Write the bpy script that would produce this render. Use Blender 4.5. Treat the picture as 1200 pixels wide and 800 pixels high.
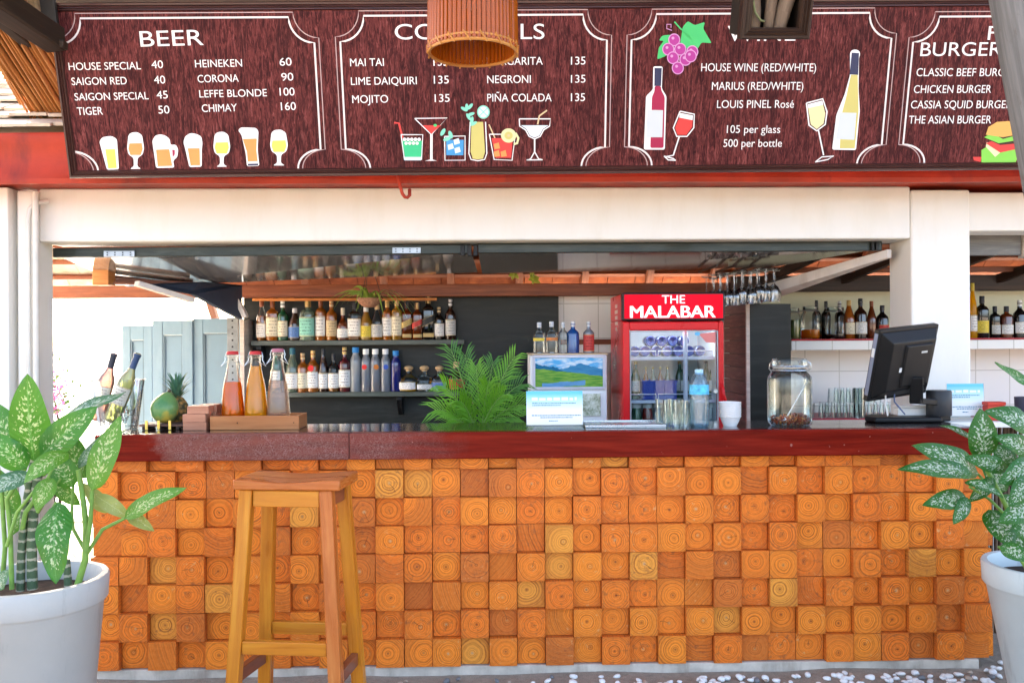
import bpy, bmesh, math, random
from mathutils import Vector, Matrix
R = math.radians
rnd = random.Random(7)
scene = bpy.context.scene
for o in list(bpy.data.objects):
    bpy.data.objects.remove(o)

# ------------------------------------------------------------------ camera, sky, sun, exposure
F = 1060.0                 # focal length in photograph pixels (1200 wide)
CAMZ = 1.48
ROLL = 0.006
YAW = R(1.1)
cam = bpy.data.cameras.new("Camera")
cam.sensor_width = 36.0
cam.lens = 36.0 * F / 1200.0
cam.clip_end = 2000.0
cam.clip_start = 0.05
cam_o = bpy.data.objects.new("Camera", cam)
scene.collection.objects.link(cam_o)
cam_o.location = (0, 0, CAMZ)
cam_o.rotation_euler = (R(90), ROLL, -YAW)
scene.camera = cam_o

SUN_DIR = Vector((-0.43, 0.75, 0.50)).normalized()      # towards the sun: behind the bar, to the left
sun_el = math.asin(SUN_DIR.z)
sun_az = math.atan2(SUN_DIR.x, SUN_DIR.y)
world = bpy.data.worlds.new("World")
scene.world = world
world.use_nodes = True
wn = world.node_tree
wn.nodes.clear()
w_out = wn.nodes.new("ShaderNodeOutputWorld")
w_bg = wn.nodes.new("ShaderNodeBackground")
w_sky = wn.nodes.new("ShaderNodeTexSky")
w_sky.sky_type = 'NISHITA'
w_sky.sun_disc = False
w_sky.sun_elevation = sun_el
w_sky.sun_rotation = sun_az
w_sky.air_density = 0.55
w_sky.dust_density = 4.0
w_sky.ozone_density = 0.3
w_bg.inputs[1].default_value = 0.15
w_tint = wn.nodes.new("ShaderNodeMix"); w_tint.data_type = 'RGBA'; w_tint.blend_type = 'MULTIPLY'; w_tint.inputs[0].default_value = 1.0
w_tint.inputs[7].default_value = (1.0, 0.93, 0.82, 1)      # hazy tropical air: a warmer sky
wn.links.new(w_sky.outputs[0], w_tint.inputs[6])
wn.links.new(w_tint.outputs[2], w_bg.inputs[0])
wn.links.new(w_bg.outputs[0], w_out.inputs[0])
sun = bpy.data.lights.new("Sun", 'SUN')
sun.energy = 4.0
sun.angle = R(0.53)
sun.color = (1.0, 0.95, 0.86)
sun_o = bpy.data.objects.new("Sun", sun)
scene.collection.objects.link(sun_o)
sun_o.rotation_euler = SUN_DIR.to_track_quat('Z', 'Y').to_euler()
vs = scene.view_settings
vs.view_transform = 'Standard'
vs.look = 'None'
vs.gamma = 1.0
vs.use_curve_mapping = False
vs.exposure = 3.5
scene.cycles.caustics_reflective = False
scene.cycles.caustics_refractive = False
scene.cycles.max_bounces = 10
scene.cycles.transparent_max_bounces = 24
scene.cycles.use_denoising = True

# ------------------------------------------------------------------ measuring helper (photograph pixel + depth -> metres)
def ray(px, py):
    dx, dy = px - 600.0, 400.0 - py
    c, s = math.cos(ROLL), math.sin(ROLL)
    x0, y0 = dx * c + dy * s, -dx * s + dy * c
    return Vector((math.sin(YAW) + x0 / F * math.cos(YAW), math.cos(YAW) - x0 / F * math.sin(YAW), y0 / F))
def at(px, py, V):
    d = ray(px, py)
    return Vector((0, 0, CAMZ)) + d * (V / d.y)
def X(px, V, py=400):
    return at(px, py, V).x
def Z(py, V, px=600):
    return at(px, py, V).z

# ------------------------------------------------------------------ materials
MATS = {}
class N:
    def __init__(s, name):
        s.m = bpy.data.materials.new(name)
        s.m.use_nodes = True
        s.t = s.m.node_tree
        s.t.nodes.clear()
        s.out = s.t.nodes.new("ShaderNodeOutputMaterial")
    def n(s, typ, **kw):
        nd = s.t.nodes.new("ShaderNode" + typ)
        for k, v in kw.items():
            setattr(nd, k, v)
        return nd
    def l(s, a, b):
        s.t.links.new(a, b)
    def val(s, sock, v):
        if isinstance(v, (int, float, tuple, list)):
            if isinstance(v, (tuple, list)) and len(v) == 3 and sock.type == 'RGBA':
                v = (*v, 1)
            sock.default_value = v
        else:
            s.l(v, sock)
    def math(s, op, a, b=0.0, c=None):
        nd = s.n("Math", operation=op)
        s.val(nd.inputs[0], a); s.val(nd.inputs[1], b)
        if c is not None: s.val(nd.inputs[2], c)
        return nd.outputs[0]
    def mix(s, f, a, b, mode='MIX'):
        nd = s.n("Mix", data_type='RGBA', blend_type=mode)
        s.val(nd.inputs[0], f); s.val(nd.inputs[6], a); s.val(nd.inputs[7], b)
        return nd.outputs[2]
    def noise(s, vec, scale, detail=4, rough=0.55, dist=0.0):
        nd = s.n("TexNoise")
        nd.inputs['Scale'].default_value = scale
        nd.inputs['Detail'].default_value = detail
        nd.inputs['Roughness'].default_value = rough
        nd.inputs['Distortion'].default_value = dist
        if vec is not None: s.l(vec, nd.inputs['Vector'])
        return nd
    def ramp(s, f, stops, interp='LINEAR'):
        nd = s.n("ValToRGB")
        cr = nd.color_ramp
        cr.interpolation = interp
        while len(cr.elements) < len(stops): cr.elements.new(0.5)
        for e, (p, c) in zip(cr.elements, stops):
            e.position = p
            e.color = (*c, 1) if len(c) == 3 else c
        s.l(f, nd.inputs[0])
        return nd.outputs[0]
    def coord(s, kind='Object', scale=None):
        tc = s.n("TexCoord")
        o = tc.outputs[kind]
        if scale is not None:
            mp = s.n("Mapping")
            mp.inputs['Scale'].default_value = scale
            s.l(o, mp.inputs[0])
            o = mp.outputs[0]
        return o
    def bsdf(s, color, rough=0.5, metal=0.0, coat=0.0, spec=0.25, bump=None, bump_s=0.3, bump_d=0.01, trans=0.0, emit=None, emit_s=0.0, coat_r=0.08):
        p = s.n("BsdfPrincipled")
        s.val(p.inputs['Base Color'], color)
        s.val(p.inputs['Roughness'], rough)
        s.val(p.inputs['Metallic'], metal)
        s.val(p.inputs['Coat Weight'], coat)
        p.inputs['Coat Roughness'].default_value = coat_r
        p.inputs['Specular IOR Level'].default_value = spec
        s.val(p.inputs['Transmission Weight'], trans)
        if emit is not None:
            s.val(p.inputs['Emission Color'], emit)
            p.inputs['Emission Strength'].default_value = emit_s
        if bump is not None:
            b = s.n("Bump")
            b.inputs['Strength'].default_value = bump_s
            b.inputs['Distance'].default_value = bump_d
            s.l(bump, b.inputs['Height'])
            s.l(b.outputs[0], p.inputs['Normal'])
        s.l(p.outputs[0], s.out.inputs[0])
        return p

def paint(name, col, rough=0.5, var=0.12, scale=6.0, bump=0.08, metal=0.0, coat=0.0, stain=None, fine=60.0):
    """painted or plain surface with uneven tone, gloss and a faint relief"""
    if name in MATS: return MATS[name]
    n = N(name)
    co = n.coord('Object')
    a = n.noise(co, scale, 6, 0.6)
    b = n.noise(co, fine, 3, 0.6)
    c = tuple(max(0, x * (1 - var)) for x in col)
    d = tuple(min(1, x * (1 + var)) for x in col)
    base = n.mix(n.ramp(a.outputs[0], [(0.3, (0, 0, 0)), (0.7, (1, 1, 1))]), c, d)
    if stain:
        st = n.noise(n.coord('Object', (3, 3, 0.7)), 2.2, 7, 0.65)
        base = n.mix(n.ramp(st.outputs[0], [(0.52, (0, 0, 0)), (0.78, (1, 1, 1))]), base, stain)
    r = n.math('MULTIPLY_ADD', a.outputs[0], 0.25, rough - 0.12)
    n.bsdf(base, r, metal, coat, bump=b.outputs[0], bump_s=bump, bump_d=0.004)
    MATS[name] = n.m
    return n.m

def plainmat(name, col, rough=0.5, metal=0.0, coat=0.0):
    if name in MATS: return MATS[name]
    n = N(name)
    n.bsdf(col, rough, metal, coat)
    MATS[name] = n.m
    return n.m

def wood(name, c_dark, c_mid, c_light, rough=0.4, coat=0.0, along=3.0, across=45.0, bump=0.25, worn=None):
    """grain runs along U of the mesh's own UV map (metres)"""
    if name in MATS: return MATS[name]
    n = N(name)
    uv = n.coord('UV', (along, across, 1))
    oi = n.n("ObjectInfo")
    add = n.n("VectorMath", operation='ADD')
    n.l(uv, add.inputs[0])
    sc = n.n("VectorMath", operation='SCALE')
    sc.inputs[0].default_value = (17, 31, 7)
    n.l(oi.outputs['Random'], sc.inputs['Scale'])
    n.l(sc.outputs[0], add.inputs[1])
    a = n.noise(add.outputs[0], 1.0, 8, 0.62, 0.4)
    big = n.noise(n.coord('UV', (1.2, 5, 1)), 1.3, 4, 0.6)
    col = n.ramp(a.outputs[0], [(0.28, c_dark), (0.5, c_mid), (0.72, c_light)])
    col = n.mix(n.math('MULTIPLY', big.outputs[0], 0.55), col, n.mix(0.5, c_dark, c_mid), 'MIX')
    if worn:
        w = n.noise(n.coord('UV', (5, 9, 1)), 2.0, 8, 0.7)
        col = n.mix(n.ramp(w.outputs[0], [(0.56, (0, 0, 0)), (0.7, (1, 1, 1))]), col, worn)
    r = n.math('MULTIPLY_ADD', a.outputs[0], 0.25, rough - 0.12)
    n.bsdf(col, r, 0, coat, bump=a.outputs[0], bump_s=bump, bump_d=0.003)
    MATS[name] = n.m
    return n.m

def clear_glass(name, tint=(0.93, 0.97, 0.96), refl=1.0, rough=0.02, dark=0.30):
    if name in MATS: return MATS[name]
    n = N(name)
    lw = n.n("LayerWeight"); lw.inputs['Blend'].default_value = 0.35
    edge = n.ramp(lw.outputs['Facing'], [(0.30, (1, 1, 1)), (0.62, (.5 + dark * .5 + .1 * (1 - dark),) * 3), (0.88, (dark, dark * 1.05, dark * 1.06))])
    tr = n.n("BsdfTransparent"); n.l(n.mix(1.0, edge, tint, 'MULTIPLY'), tr.inputs[0])
    gl = n.n("BsdfGlossy"); gl.inputs['Roughness'].default_value = rough
    n.val(gl.inputs[0], (0.95, 0.98, 1.0))
    fr = n.n("Fresnel"); fr.inputs[0].default_value = 1.45
    f = n.math('MULTIPLY', fr.outputs[0], 0.85 * refl)
    mx = n.n("MixShader"); n.l(f, mx.inputs[0]); n.l(tr.outputs[0], mx.inputs[1]); n.l(gl.outputs[0], mx.inputs[2])
    n.l(mx.outputs[0], n.out.inputs[0])
    MATS[name] = n.m
    return n.m

def tinted(name, col, clear=0.45, rough=0.06, gloss=1.1):
    """coloured bottle glass or liquid: part see-through, part glowing body, a hard gloss on top"""
    if name in MATS: return MATS[name]
    n = N(name)
    tr = n.n("BsdfTransparent"); n.val(tr.inputs[0], tuple(min(1, c * 1.25 + 0.03) for c in col))
    df = n.n("BsdfDiffuse"); n.val(df.inputs[0], col)
    tl = n.n("BsdfTranslucent"); n.val(tl.inputs[0], col)
    m1 = n.n("MixShader"); m1.inputs[0].default_value = 0.45; n.l(df.outputs[0], m1.inputs[1]); n.l(tl.outputs[0], m1.inputs[2])
    m2 = n.n("MixShader"); m2.inputs[0].default_value = 1 - clear; n.l(tr.outputs[0], m2.inputs[1]); n.l(m1.outputs[0], m2.inputs[2])
    gl = n.n("BsdfGlossy"); gl.inputs['Roughness'].default_value = rough
    fr = n.n("Fresnel"); fr.inputs[0].default_value = 1.5
    f = n.math('MULTIPLY_ADD', fr.outputs[0], gloss, 0.03 * gloss)
    m3 = n.n("MixShader"); n.l(f, m3.inputs[0]); n.l(m2.outputs[0], m3.inputs[1]); n.l(gl.outputs[0], m3.inputs[2])
    n.l(m3.outputs[0], n.out.inputs[0])
    MATS[name] = n.m
    return n.m

# ------------------------------------------------------------------ mesh builder
class MB:
    def __init__(s):
        s.v = []; s.f = []; s.mi = []; s.uv = []; s.col = []
    def face(s, idx, m=0, uv=None, col=None):
        s.f.append(tuple(idx)); s.mi.append(m); s.uv.append(uv); s.col.append(col)
    def pts(s, ps):
        b = len(s.v); s.v.extend([tuple(p) for p in ps]); return b
    def hexa(s, c, m=0, uvs=None, col=None):
        """c: 8 corners, bottom ring 0-3 then top ring 4-7, same winding"""
        b = s.pts(c)
        for k, q in enumerate(((3, 2, 1, 0), (4, 5, 6, 7), (0, 1, 5, 4), (1, 2, 6, 5), (2, 3, 7, 6), (3, 0, 4, 7))):
            s.face([b + i for i in q], m, None if uvs is None else [uvs[i] for i in q], col)
    def box(s, x0, x1, y0, y1, z0, z1, m=0):
        s.hexa([(x0, y0, z0), (x1, y0, z0), (x1, y1, z0), (x0, y1, z0), (x0, y0, z1), (x1, y0, z1), (x1, y1, z1), (x0, y1, z1)], m)
    def bar(s, p0, p1, w, h, m=0, up=(0, 0, 1), w1=None, h1=None):
        p0, p1 = Vector(p0), Vector(p1)
        d = (p1 - p0); L = d.length; d.normalize()
        side = d.cross(Vector(up))
        if side.length < 1e-5: side = d.cross(Vector((0, 1, 0)))
        side.normalize(); u = side.cross(d).normalized()
        w1 = w if w1 is None else w1; h1 = h if h1 is None else h1
        c = []
        for p, ww, hh in ((p0, w, h), (p1, w1, h1)):
            for a, b in ((-1, -1), (1, -1), (1, 1), (-1, 1)):
                c.append(p + side * (a * ww / 2) + u * (b * hh / 2))
        b = s.pts(c); o = rnd.random() * 3
        for i in range(4):
            j = (i + 1) % 4
            ww = (w, h)[i % 2]
            s.face((b + i, b + j, b + 4 + j, b + 4 + i), m, [(o, i * .31), (o, i * .31 + ww), (o + L, i * .31 + ww), (o + L, i * .31)])
        s.face((b + 3, b + 2, b + 1, b), m); s.face((b + 4, b + 5, b + 6, b + 7), m)
    def tube(s, path, rad, n=8, m=0, cap=True):
        path = [Vector(p) for p in path]
        if not isinstance(rad, (list, tuple)): rad = [rad] * len(path)
        rings = []; ref = None; Ls = [0]
        for i in range(1, len(path)): Ls.append(Ls[-1] + (path[i] - path[i - 1]).length)
        for i, p in enumerate(path):
            t = (path[min(i + 1, len(path) - 1)] - path[max(i - 1, 0)])
            t = t.normalized() if t.length > 1e-9 else Vector((0, 0, 1))
            if ref is None:
                ref = t.cross(Vector((0.3, 0.9, 0.2)))
                if ref.length < 1e-3: ref = t.cross(Vector((1, 0, 0)))
            ref = (ref - t * ref.dot(t)).normalized()
            q = t.cross(ref)
            rings.append(s.pts([p + (ref * math.cos(2 * math.pi * k / n) + q * math.sin(2 * math.pi * k / n)) * rad[i] for k in range(n)]))
        for i in range(len(path) - 1):
            for k in range(n):
                j = (k + 1) % n
                a = 2 * math.pi * max(rad[i], 1e-3) / n
                s.face((rings[i] + k, rings[i] + j, rings[i + 1] + j, rings[i + 1] + k), m,
                       [(Ls[i], k * a), (Ls[i], (k + 1) * a), (Ls[i + 1], (k + 1) * a), (Ls[i + 1], k * a)])
        if cap:
            s.face([rings[0] + k for k in range(n)][::-1], m); s.face([rings[-1] + k for k in range(n)], m)
    def lathe(s, prof, c=(0, 0, 0), n=20, m=0, cap0=False, cap1=False, mseg=None, sq=None):
        """prof: (radius, z) from bottom to top. sq=k flattens to a rounded square of power k"""
        c = Vector(c); rings = []
        for r, z in prof:
            ps = []
            for k in range(n):
                a = 2 * math.pi * (k + .5) / n
                q = 1.0
                if sq: q = (abs(math.cos(a)) ** sq + abs(math.sin(a)) ** sq) ** (-1 / sq)
                ps.append(c + Vector((math.cos(a) * r * q, math.sin(a) * r * q, z)))
            rings.append(s.pts(ps))
        for i in range(len(prof) - 1):
            for k in range(n):
                j = (k + 1) % n
                s.face((rings[i] + k, rings[i] + j, rings[i + 1] + j, rings[i + 1] + k), m if mseg is None else mseg[i])
        if cap0: s.face([rings[0] + k for k in range(n)][::-1], m if mseg is None else mseg[0])
        if cap1: s.face([rings[-1] + k for k in range(n)], m if mseg is None else mseg[-1])
    def sheet(s, grid, m=0, uv=None, close=False):
        """grid: rows of points"""
        R_, C_ = len(grid), len(grid[0])
        b = s.pts([p for row in grid for p in row])
        for i in range(R_ - 1):
            for j in range(C_ - 1):
                q = (b + i * C_ + j, b + i * C_ + j + 1, b + (i + 1) * C_ + j + 1, b + (i + 1) * C_ + j)
                s.face(q, m, None if uv is None else [uv[i][j], uv[i][j + 1], uv[i + 1][j + 1], uv[i + 1][j]])
    def extr(s, poly, d, m=0):
        """closed polygon extruded by vector d"""
        d = Vector(d); n = len(poly)
        b = s.pts(poly); t = s.pts([Vector(p) + d for p in poly])
        s.face([b + i for i in range(n)][::-1], m); s.face([t + i for i in range(n)], m)
        for i in range(n):
            j = (i + 1) % n
            s.face((b + i, b + j, t + j, t + i), m)
    def build(s, name, mats, parent=None, smooth=None, bevel=0.0, bseg=2, origin=None, recalc=True, col_attr=False):
        me = bpy.data.meshes.new(name)
        vs_ = s.v if origin is None else [(x - origin[0], y - origin[1], z - origin[2]) for x, y, z in s.v]
        me.from_pydata(vs_, [], s.f)
        if not isinstance(mats, (list, tuple)): mats = [mats]
        for m in mats: me.materials.append(m)
        for p, k in zip(me.polygons, s.mi): p.material_index = k
        ul = me.uv_layers.new(name="UVMap")
        V = me.vertices
        for p, u in zip(me.polygons, s.uv):
            if u is not None:
                for li, q in zip(p.loop_indices, u): ul.data[li].uv = q
            else:
                nx, ny, nz = (abs(t) for t in p.normal)
                for li in p.loop_indices:
                    co = V[me.loops[li].vertex_index].co
                    if nx >= ny and nx >= nz: q = (co.y, co.z)
                    elif ny >= nz: q = (co.x, co.z)
                    else: q = (co.x, co.y)
                    ul.data[li].uv = q
        if col_attr:
            ca = me.color_attributes.new("tint", 'FLOAT_COLOR', 'CORNER')
            for p, c in zip(me.polygons, s.col):
                for li in p.loop_indices: ca.data[li].color = (*(c or (0.5, 0.5, 0.5)), 1)
        if recalc:
            bm = bmesh.new(); bm.from_mesh(me)
            bmesh.ops.recalc_face_normals(bm, faces=bm.faces)
            bm.to_mesh(me); bm.free()
        if smooth is not None:
            for p in me.polygons: p.use_smooth = True
            me.set_sharp_from_angle(angle=R(smooth))
        o = bpy.data.objects.new(name, me)
        scene.collection.objects.link(o)
        if origin is not None: o.location = origin
        if parent is not None: o.parent = parent
        if bevel:
            bv = o.modifiers.new("Bevel", 'BEVEL'); bv.width = bevel; bv.segments = bseg
            bv.limit_method = 'ANGLE'; bv.angle_limit = R(40); bv.harden_normals = False
        return o

def thing(name, label, cat, loc=(0, 0, 0), group=None, rot=(0, 0, 0)):
    o = bpy.data.objects.new(name, None)
    o.empty_display_size = 0.05
    scene.collection.objects.link(o)
    o.location = loc; o.rotation_euler = rot
    return tag(o, label, cat, group)
def tag(o, label=None, cat=None, group=None, kind=None):
    if label: o['label'] = label
    if cat: o['category'] = cat
    if group: o['group'] = group
    if kind: o['kind'] = kind
    return o
def copy_thing(root, loc, label=None):
    r = root.copy(); scene.collection.objects.link(r); r.location = loc
    if label: r['label'] = label
    for ch in root.children:
        c = ch.copy(); scene.collection.objects.link(c); c.parent = r
        for g in ch.children:
            d = g.copy(); scene.collection.objects.link(d); d.parent = c
    return r

# shared materials
WHITE = paint("white_paint", (0.74, 0.73, 0.68), 0.6, 0.02, 3.0, 0.10, stain=(0.70, 0.68, 0.61))
WHITE2 = paint("white_enamel", (0.78, 0.79, 0.80), 0.35, 0.03, 4.0, 0.02)
BLACKM = paint("black_plastic", (0.006, 0.0065, 0.0075), 0.42, 0.2, 8.0, 0.05)
STEEL = paint("steel", (0.55, 0.57, 0.58), 0.28, 0.1, 10, 0.03, metal=1.0)
REDP = paint("red_fascia", (0.38, 0.036, 0.014), 0.5, 0.3, 2.6, 0.2, stain=(0.15, 0.022, 0.018))
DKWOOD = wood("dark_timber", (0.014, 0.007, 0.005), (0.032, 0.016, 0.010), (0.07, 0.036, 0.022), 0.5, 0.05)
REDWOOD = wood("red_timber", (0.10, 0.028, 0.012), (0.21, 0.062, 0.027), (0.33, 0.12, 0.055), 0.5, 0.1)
PALEWOOD = wood("pale_timber", (0.42, 0.34, 0.28), (0.58, 0.50, 0.43), (0.72, 0.66, 0.58), 0.6)
GLASS = clear_glass("clear_glass")
WHITEPLASTIC = plainmat("white_plastic", (0.75, 0.75, 0.74), 0.4)
SOIL = paint("soil", (0.035, 0.022, 0.014), 0.9, 0.5, 40, 0.8)
# ================================================================== SETTING: ground
def ground_mat():
    n = N("ground_earth")
    co = n.coord('Object')
    a = n.noise(co, 1.7, 8, 0.65); b = n.noise(co, 28, 6, 0.7); c = n.noise(co, 220, 3, 0.7)
    col = n.ramp(b.outputs[0], [(0.25, (0.15, 0.115, 0.085)), (0.5, (0.32, 0.255, 0.19)), (0.8, (0.48, 0.40, 0.31))])
    col = n.mix(n.ramp(a.outputs[0], [(0.35, (0, 0, 0)), (0.65, (1, 1, 1))]), col, n.mix(0.5, col, (0.33, 0.28, 0.22)))
    col = n.mix(0.35, col, n.ramp(c.outputs[0], [(0.3, (0.08, 0.07, 0.06)), (0.7, (0.5, 0.45, 0.4))]))
    h = n.math('ADD', n.math('MULTIPLY', b.outputs[0], 0.7), n.math('MULTIPLY', c.outputs[0], 0.3))
    n.bsdf(col, 0.85, bump=h, bump_s=0.8, bump_d=0.02)
    return n.m
g = MB()
# one sheet to the horizon, finer near the bar
xs = [-600, -60, -12] + [-5 + i * 0.25 for i in range(41)] + [12, 60, 600]
ys = [-600, -60, -8] + [0 + i * 0.25 for i in range(29)] + [20, 80, 600]
def gz(x, y):
    if abs(x) > 5 or y < 0.5 or y > 7: return 0.0
    return 0.006 * math.sin(x * 5.1 + y * 3) + 0.004 * math.sin(x * 11 - y * 7)
g.sheet([[(x, y, gz(x, y) - 0.006) for x in xs] for y in ys])
o = g.build("ground", ground_mat(), recalc=False); tag(o, kind='structure')
def sand_mat():
    n = N("pale_sand")
    a = n.noise(n.coord('Object'), 3, 8, 0.6)
    n.bsdf(n.ramp(a.outputs[0], [(0.3, (0.50, 0.45, 0.37)), (0.7, (0.66, 0.61, 0.52))]), 0.9, bump=a.outputs[0], bump_s=0.3)
    return n.m
g = MB(); g.box(-40, -3.0, 7.6, 40, -0.05, 0.012)
o = g.build("courtyard_sand", sand_mat()); tag(o, kind='structure')

# ================================================================== BUILDING
VB = 4.885   # front plane of beam and pillar
bld = thing("bar_building", "white open fronted bar building with red fascia and tiled roof", "building", (0, 5, 0))
def part(mb, name, mats, parent=None, **k):
    """a part given in world metres under a thing without rotation"""
    par = parent
    off = Vector((0, 0, 0))
    q = par
    while q is not None:
        off += q.location; q = q.parent
    mb.v = [(x - off.x, y - off.y, z - off.z) for x, y, z in mb.v]
    o = mb.build(name, mats, None, **k)
    if par is not None: o.parent = par
    return o
zb0, zb1 = Z(281.5, VB), Z(226, VB)
m = MB(); m.box(X(46, VB), X(1068, VB), VB, VB + 0.26, zb0, zb1 + 0.03)
part(m, "lintel_beam", WHITE, bld, bevel=0.012)
m = MB(); m.box(X(1137, VB) + 0.002, 5.2, VB + 0.03, VB + 0.25, Z(272, VB), zb1)
part(m, "lintel_beam", WHITE, bld, bevel=0.01)
# right pillar
m = MB(); m.box(X(1068, VB), X(1137.5, VB), VB - 0.004, VB + 0.275, 0, zb1 + 0.01)
part(m, "pillar", WHITE, bld, bevel=0.012)
# left pillar with its shaded return and the white wall beside it
m = MB(); m.box(X(26, VB), X(47, VB) - 0.003, VB - 0.05, VB + 0.16, 0, zb1 + 0.01)
part(m, "pillar", WHITE, bld, bevel=0.012)
m = MB(); m.box(-6.0, X(22, VB), VB - 0.1, VB + 0.1, 0, zb1 + 0.02)
part(m, "side_wall", WHITE, bld, bevel=0.006)
PIPE = paint("pipe_grey", (0.62, 0.60, 0.54), 0.4, 0.08, 10, 0.05)
for px, r, bend in ((33, 0.013, True), (42, 0.016, False)):
    m = MB(); x = X(px, VB - 0.09)
    pth = [(x, VB - 0.085, 0.0), (x, VB - 0.085, 1.2), (x, VB - 0.085, 2.14)]
    if bend: pth += [(x + .01, VB - 0.085, 2.19), (x + 0.035, VB - 0.07, 2.225), (x + .08, VB - 0.03, 2.24)]
    else: pth += [(x, VB - 0.085, 2.28)]
    m.tube(pth, r, 10)
    if bend:
        m.tube([(x - 0.022, VB - .085, 1.18), (x + 0.022, VB - .085, 1.18)], 0.02, 8)
    part(m, "drain_pipe", PIPE, bld, smooth=40)
# fascia / gutter and soffit
VF = 4.60
zf0, zf1 = Z(214, VF), Z(160, VF, 20) + 0.01
m = MB()
prof = [(VF + .03, zf1), (VF - 0.012, zf1 + 0.004), (VF - 0.02, zf1 - 0.02), (VF + 0.0, zf1 - 0.06), (VF + 0.008, (zf0 + zf1) / 2), (VF + 0.0, zf0 + 0.05), (VF - 0.022, zf0 + .02), (VF - 0.016, zf0 - 0.004), (VF + .03, zf0)]
nx = 40
rows = []
for i in range(nx + 1):
    x = -6 + 12 * i / nx
    rows.append([(x, y, z + 0.003 * math.sin(x * 2.3) + rnd.uniform(-.0015, .0015)) for y, z in prof])
m.sheet(rows)
part(m, "fascia", REDP, bld, smooth=50, recalc=False)
m = MB(); m.box(-6, 6, VF + 0.025, VB + 0.3, zb1 + 0.031, zb1 + 0.05)
part(m, "soffit", REDP, bld)
m = MB()
p = at(468, 200, VF - .04)
m.tube([at(465, 196, VF - .03), at(467, 212, VF - .045), at(469.5, 220, VF - .046), at(471.5, 227, VF - .045), at(474.5, 231, VF - .043), at(477.5, 231.5, VF - .04), at(480, 229, VF - .034), at(480, 222, VF - .02)], 0.009, 8)
part(m, "gutter_bracket", REDP, bld, smooth=60)
# tiled roof: front slope in scalloped courses
def tile_mat(name, a, b, c, moss):
    n = N(name)
    co = n.coord('Object')
    q = n.noise(co, 9, 6, 0.65); w = n.noise(co, 45, 4, .6); s_ = n.noise(co, 1.4, 5, .6)
    col = n.ramp(q.outputs[0], [(0.3, a), (0.5, b), (0.72, c)])
    col = n.mix(n.ramp(s_.outputs[0], [(0.5, (0, 0, 0)), (0.68, (1, 1, 1))]), col, moss)
    n.bsdf(col, 0.85, bump=w.outputs[0], bump_s=0.5, bump_d=0.006)
    return n.m
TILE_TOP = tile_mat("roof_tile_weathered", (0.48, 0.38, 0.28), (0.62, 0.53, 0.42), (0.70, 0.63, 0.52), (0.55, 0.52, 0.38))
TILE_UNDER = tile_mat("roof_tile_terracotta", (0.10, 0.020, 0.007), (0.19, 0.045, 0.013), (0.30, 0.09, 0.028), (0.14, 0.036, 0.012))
RZ, RV = 3.10, 5.62       # ridge
sl = (RZ - zf1) / (RV - VF)
def tiles(mb, xa, xb, fn, n_c, tw=0.20, lift=0.035):
    """courses of overlapping tiles; fn(t) -> (y, z, upnormal) with t from eave 0 to ridge 1"""
    for c in range(n_c):
        y0, z0, nrm = fn(c / n_c); y1, z1, _ = fn((c + 1.12) / n_c)
        k = int((xb - xa) / tw)
        off = (c % 2) * tw * .5
        for i in range(-1, k + 1):
            x0 = xa + i * tw + off; x1 = x0 + tw - 0.006
            x0 = max(x0, xa); x1 = min(x1, xb)
            if x1 - x0 < .03: continue
            j = rnd.uniform(-.008, .008); e = rnd.uniform(-0.02, 0.02)
            d0 = Vector((0, nrm[0], nrm[1])) * (lift + j); d1 = Vector((0, nrm[0], nrm[1])) * 0.008
            th = Vector((0, nrm[0], nrm[1])) * 0.016
            A = Vector((x0, y0, z0)) + d0; B = Vector((x1, y0, z0)) + d0
            ev = Vector((0, y1 - y0, z1 - z0)).normalized() * e
            A -= ev; B -= ev
            C = Vector((x1, y1, z1)) + d1; D = Vector((x0, y1, z1)) + d1
            mb.hexa([A, B, C, D, A + th, B + th, C + th, D + th])
m = MB()
nf = Vector((-(RZ - zf1), RV - VF)).normalized()
tiles(m, -6, 6, lambda t: (VF - 0.02 + (RV - VF) * t, zf1 + (RZ - zf1) * t, nf), 7)
off_ = Vector((0, nf[0], nf[1])) * 0.004
m.sheet([[Vector((-6, VF + .02, zf1)) - off_, Vector((6, VF + .02, zf1)) - off_], [Vector((-6, RV, RZ)) - off_, Vector((6, RV, RZ)) - off_]])
part(m, "roof", TILE_TOP, bld)
# rear slope, seen from below inside the bar
EV, EZ = 6.95, Z(347, 6.95) 
def back(t): return (EV + (RV - EV) * t, EZ + (RZ - EZ) * t)
nb = Vector((RZ - EZ, EV - RV)).normalized()
XL = X(120, 6.3)
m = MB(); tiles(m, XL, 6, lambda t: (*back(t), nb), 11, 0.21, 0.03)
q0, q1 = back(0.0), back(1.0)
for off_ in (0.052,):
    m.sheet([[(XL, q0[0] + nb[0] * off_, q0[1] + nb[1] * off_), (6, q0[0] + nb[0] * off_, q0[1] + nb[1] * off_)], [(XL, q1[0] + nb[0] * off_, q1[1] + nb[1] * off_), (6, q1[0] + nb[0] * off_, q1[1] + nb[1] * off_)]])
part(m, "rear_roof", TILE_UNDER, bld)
m = MB()
def left_eave(t): return back(t * 0.30)
tiles(m, -5.5, XL - .02, lambda t: (*left_eave(t), nb), 3, 0.21, 0.03)
part(m, "rear_roof", TILE_TOP, bld)
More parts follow.
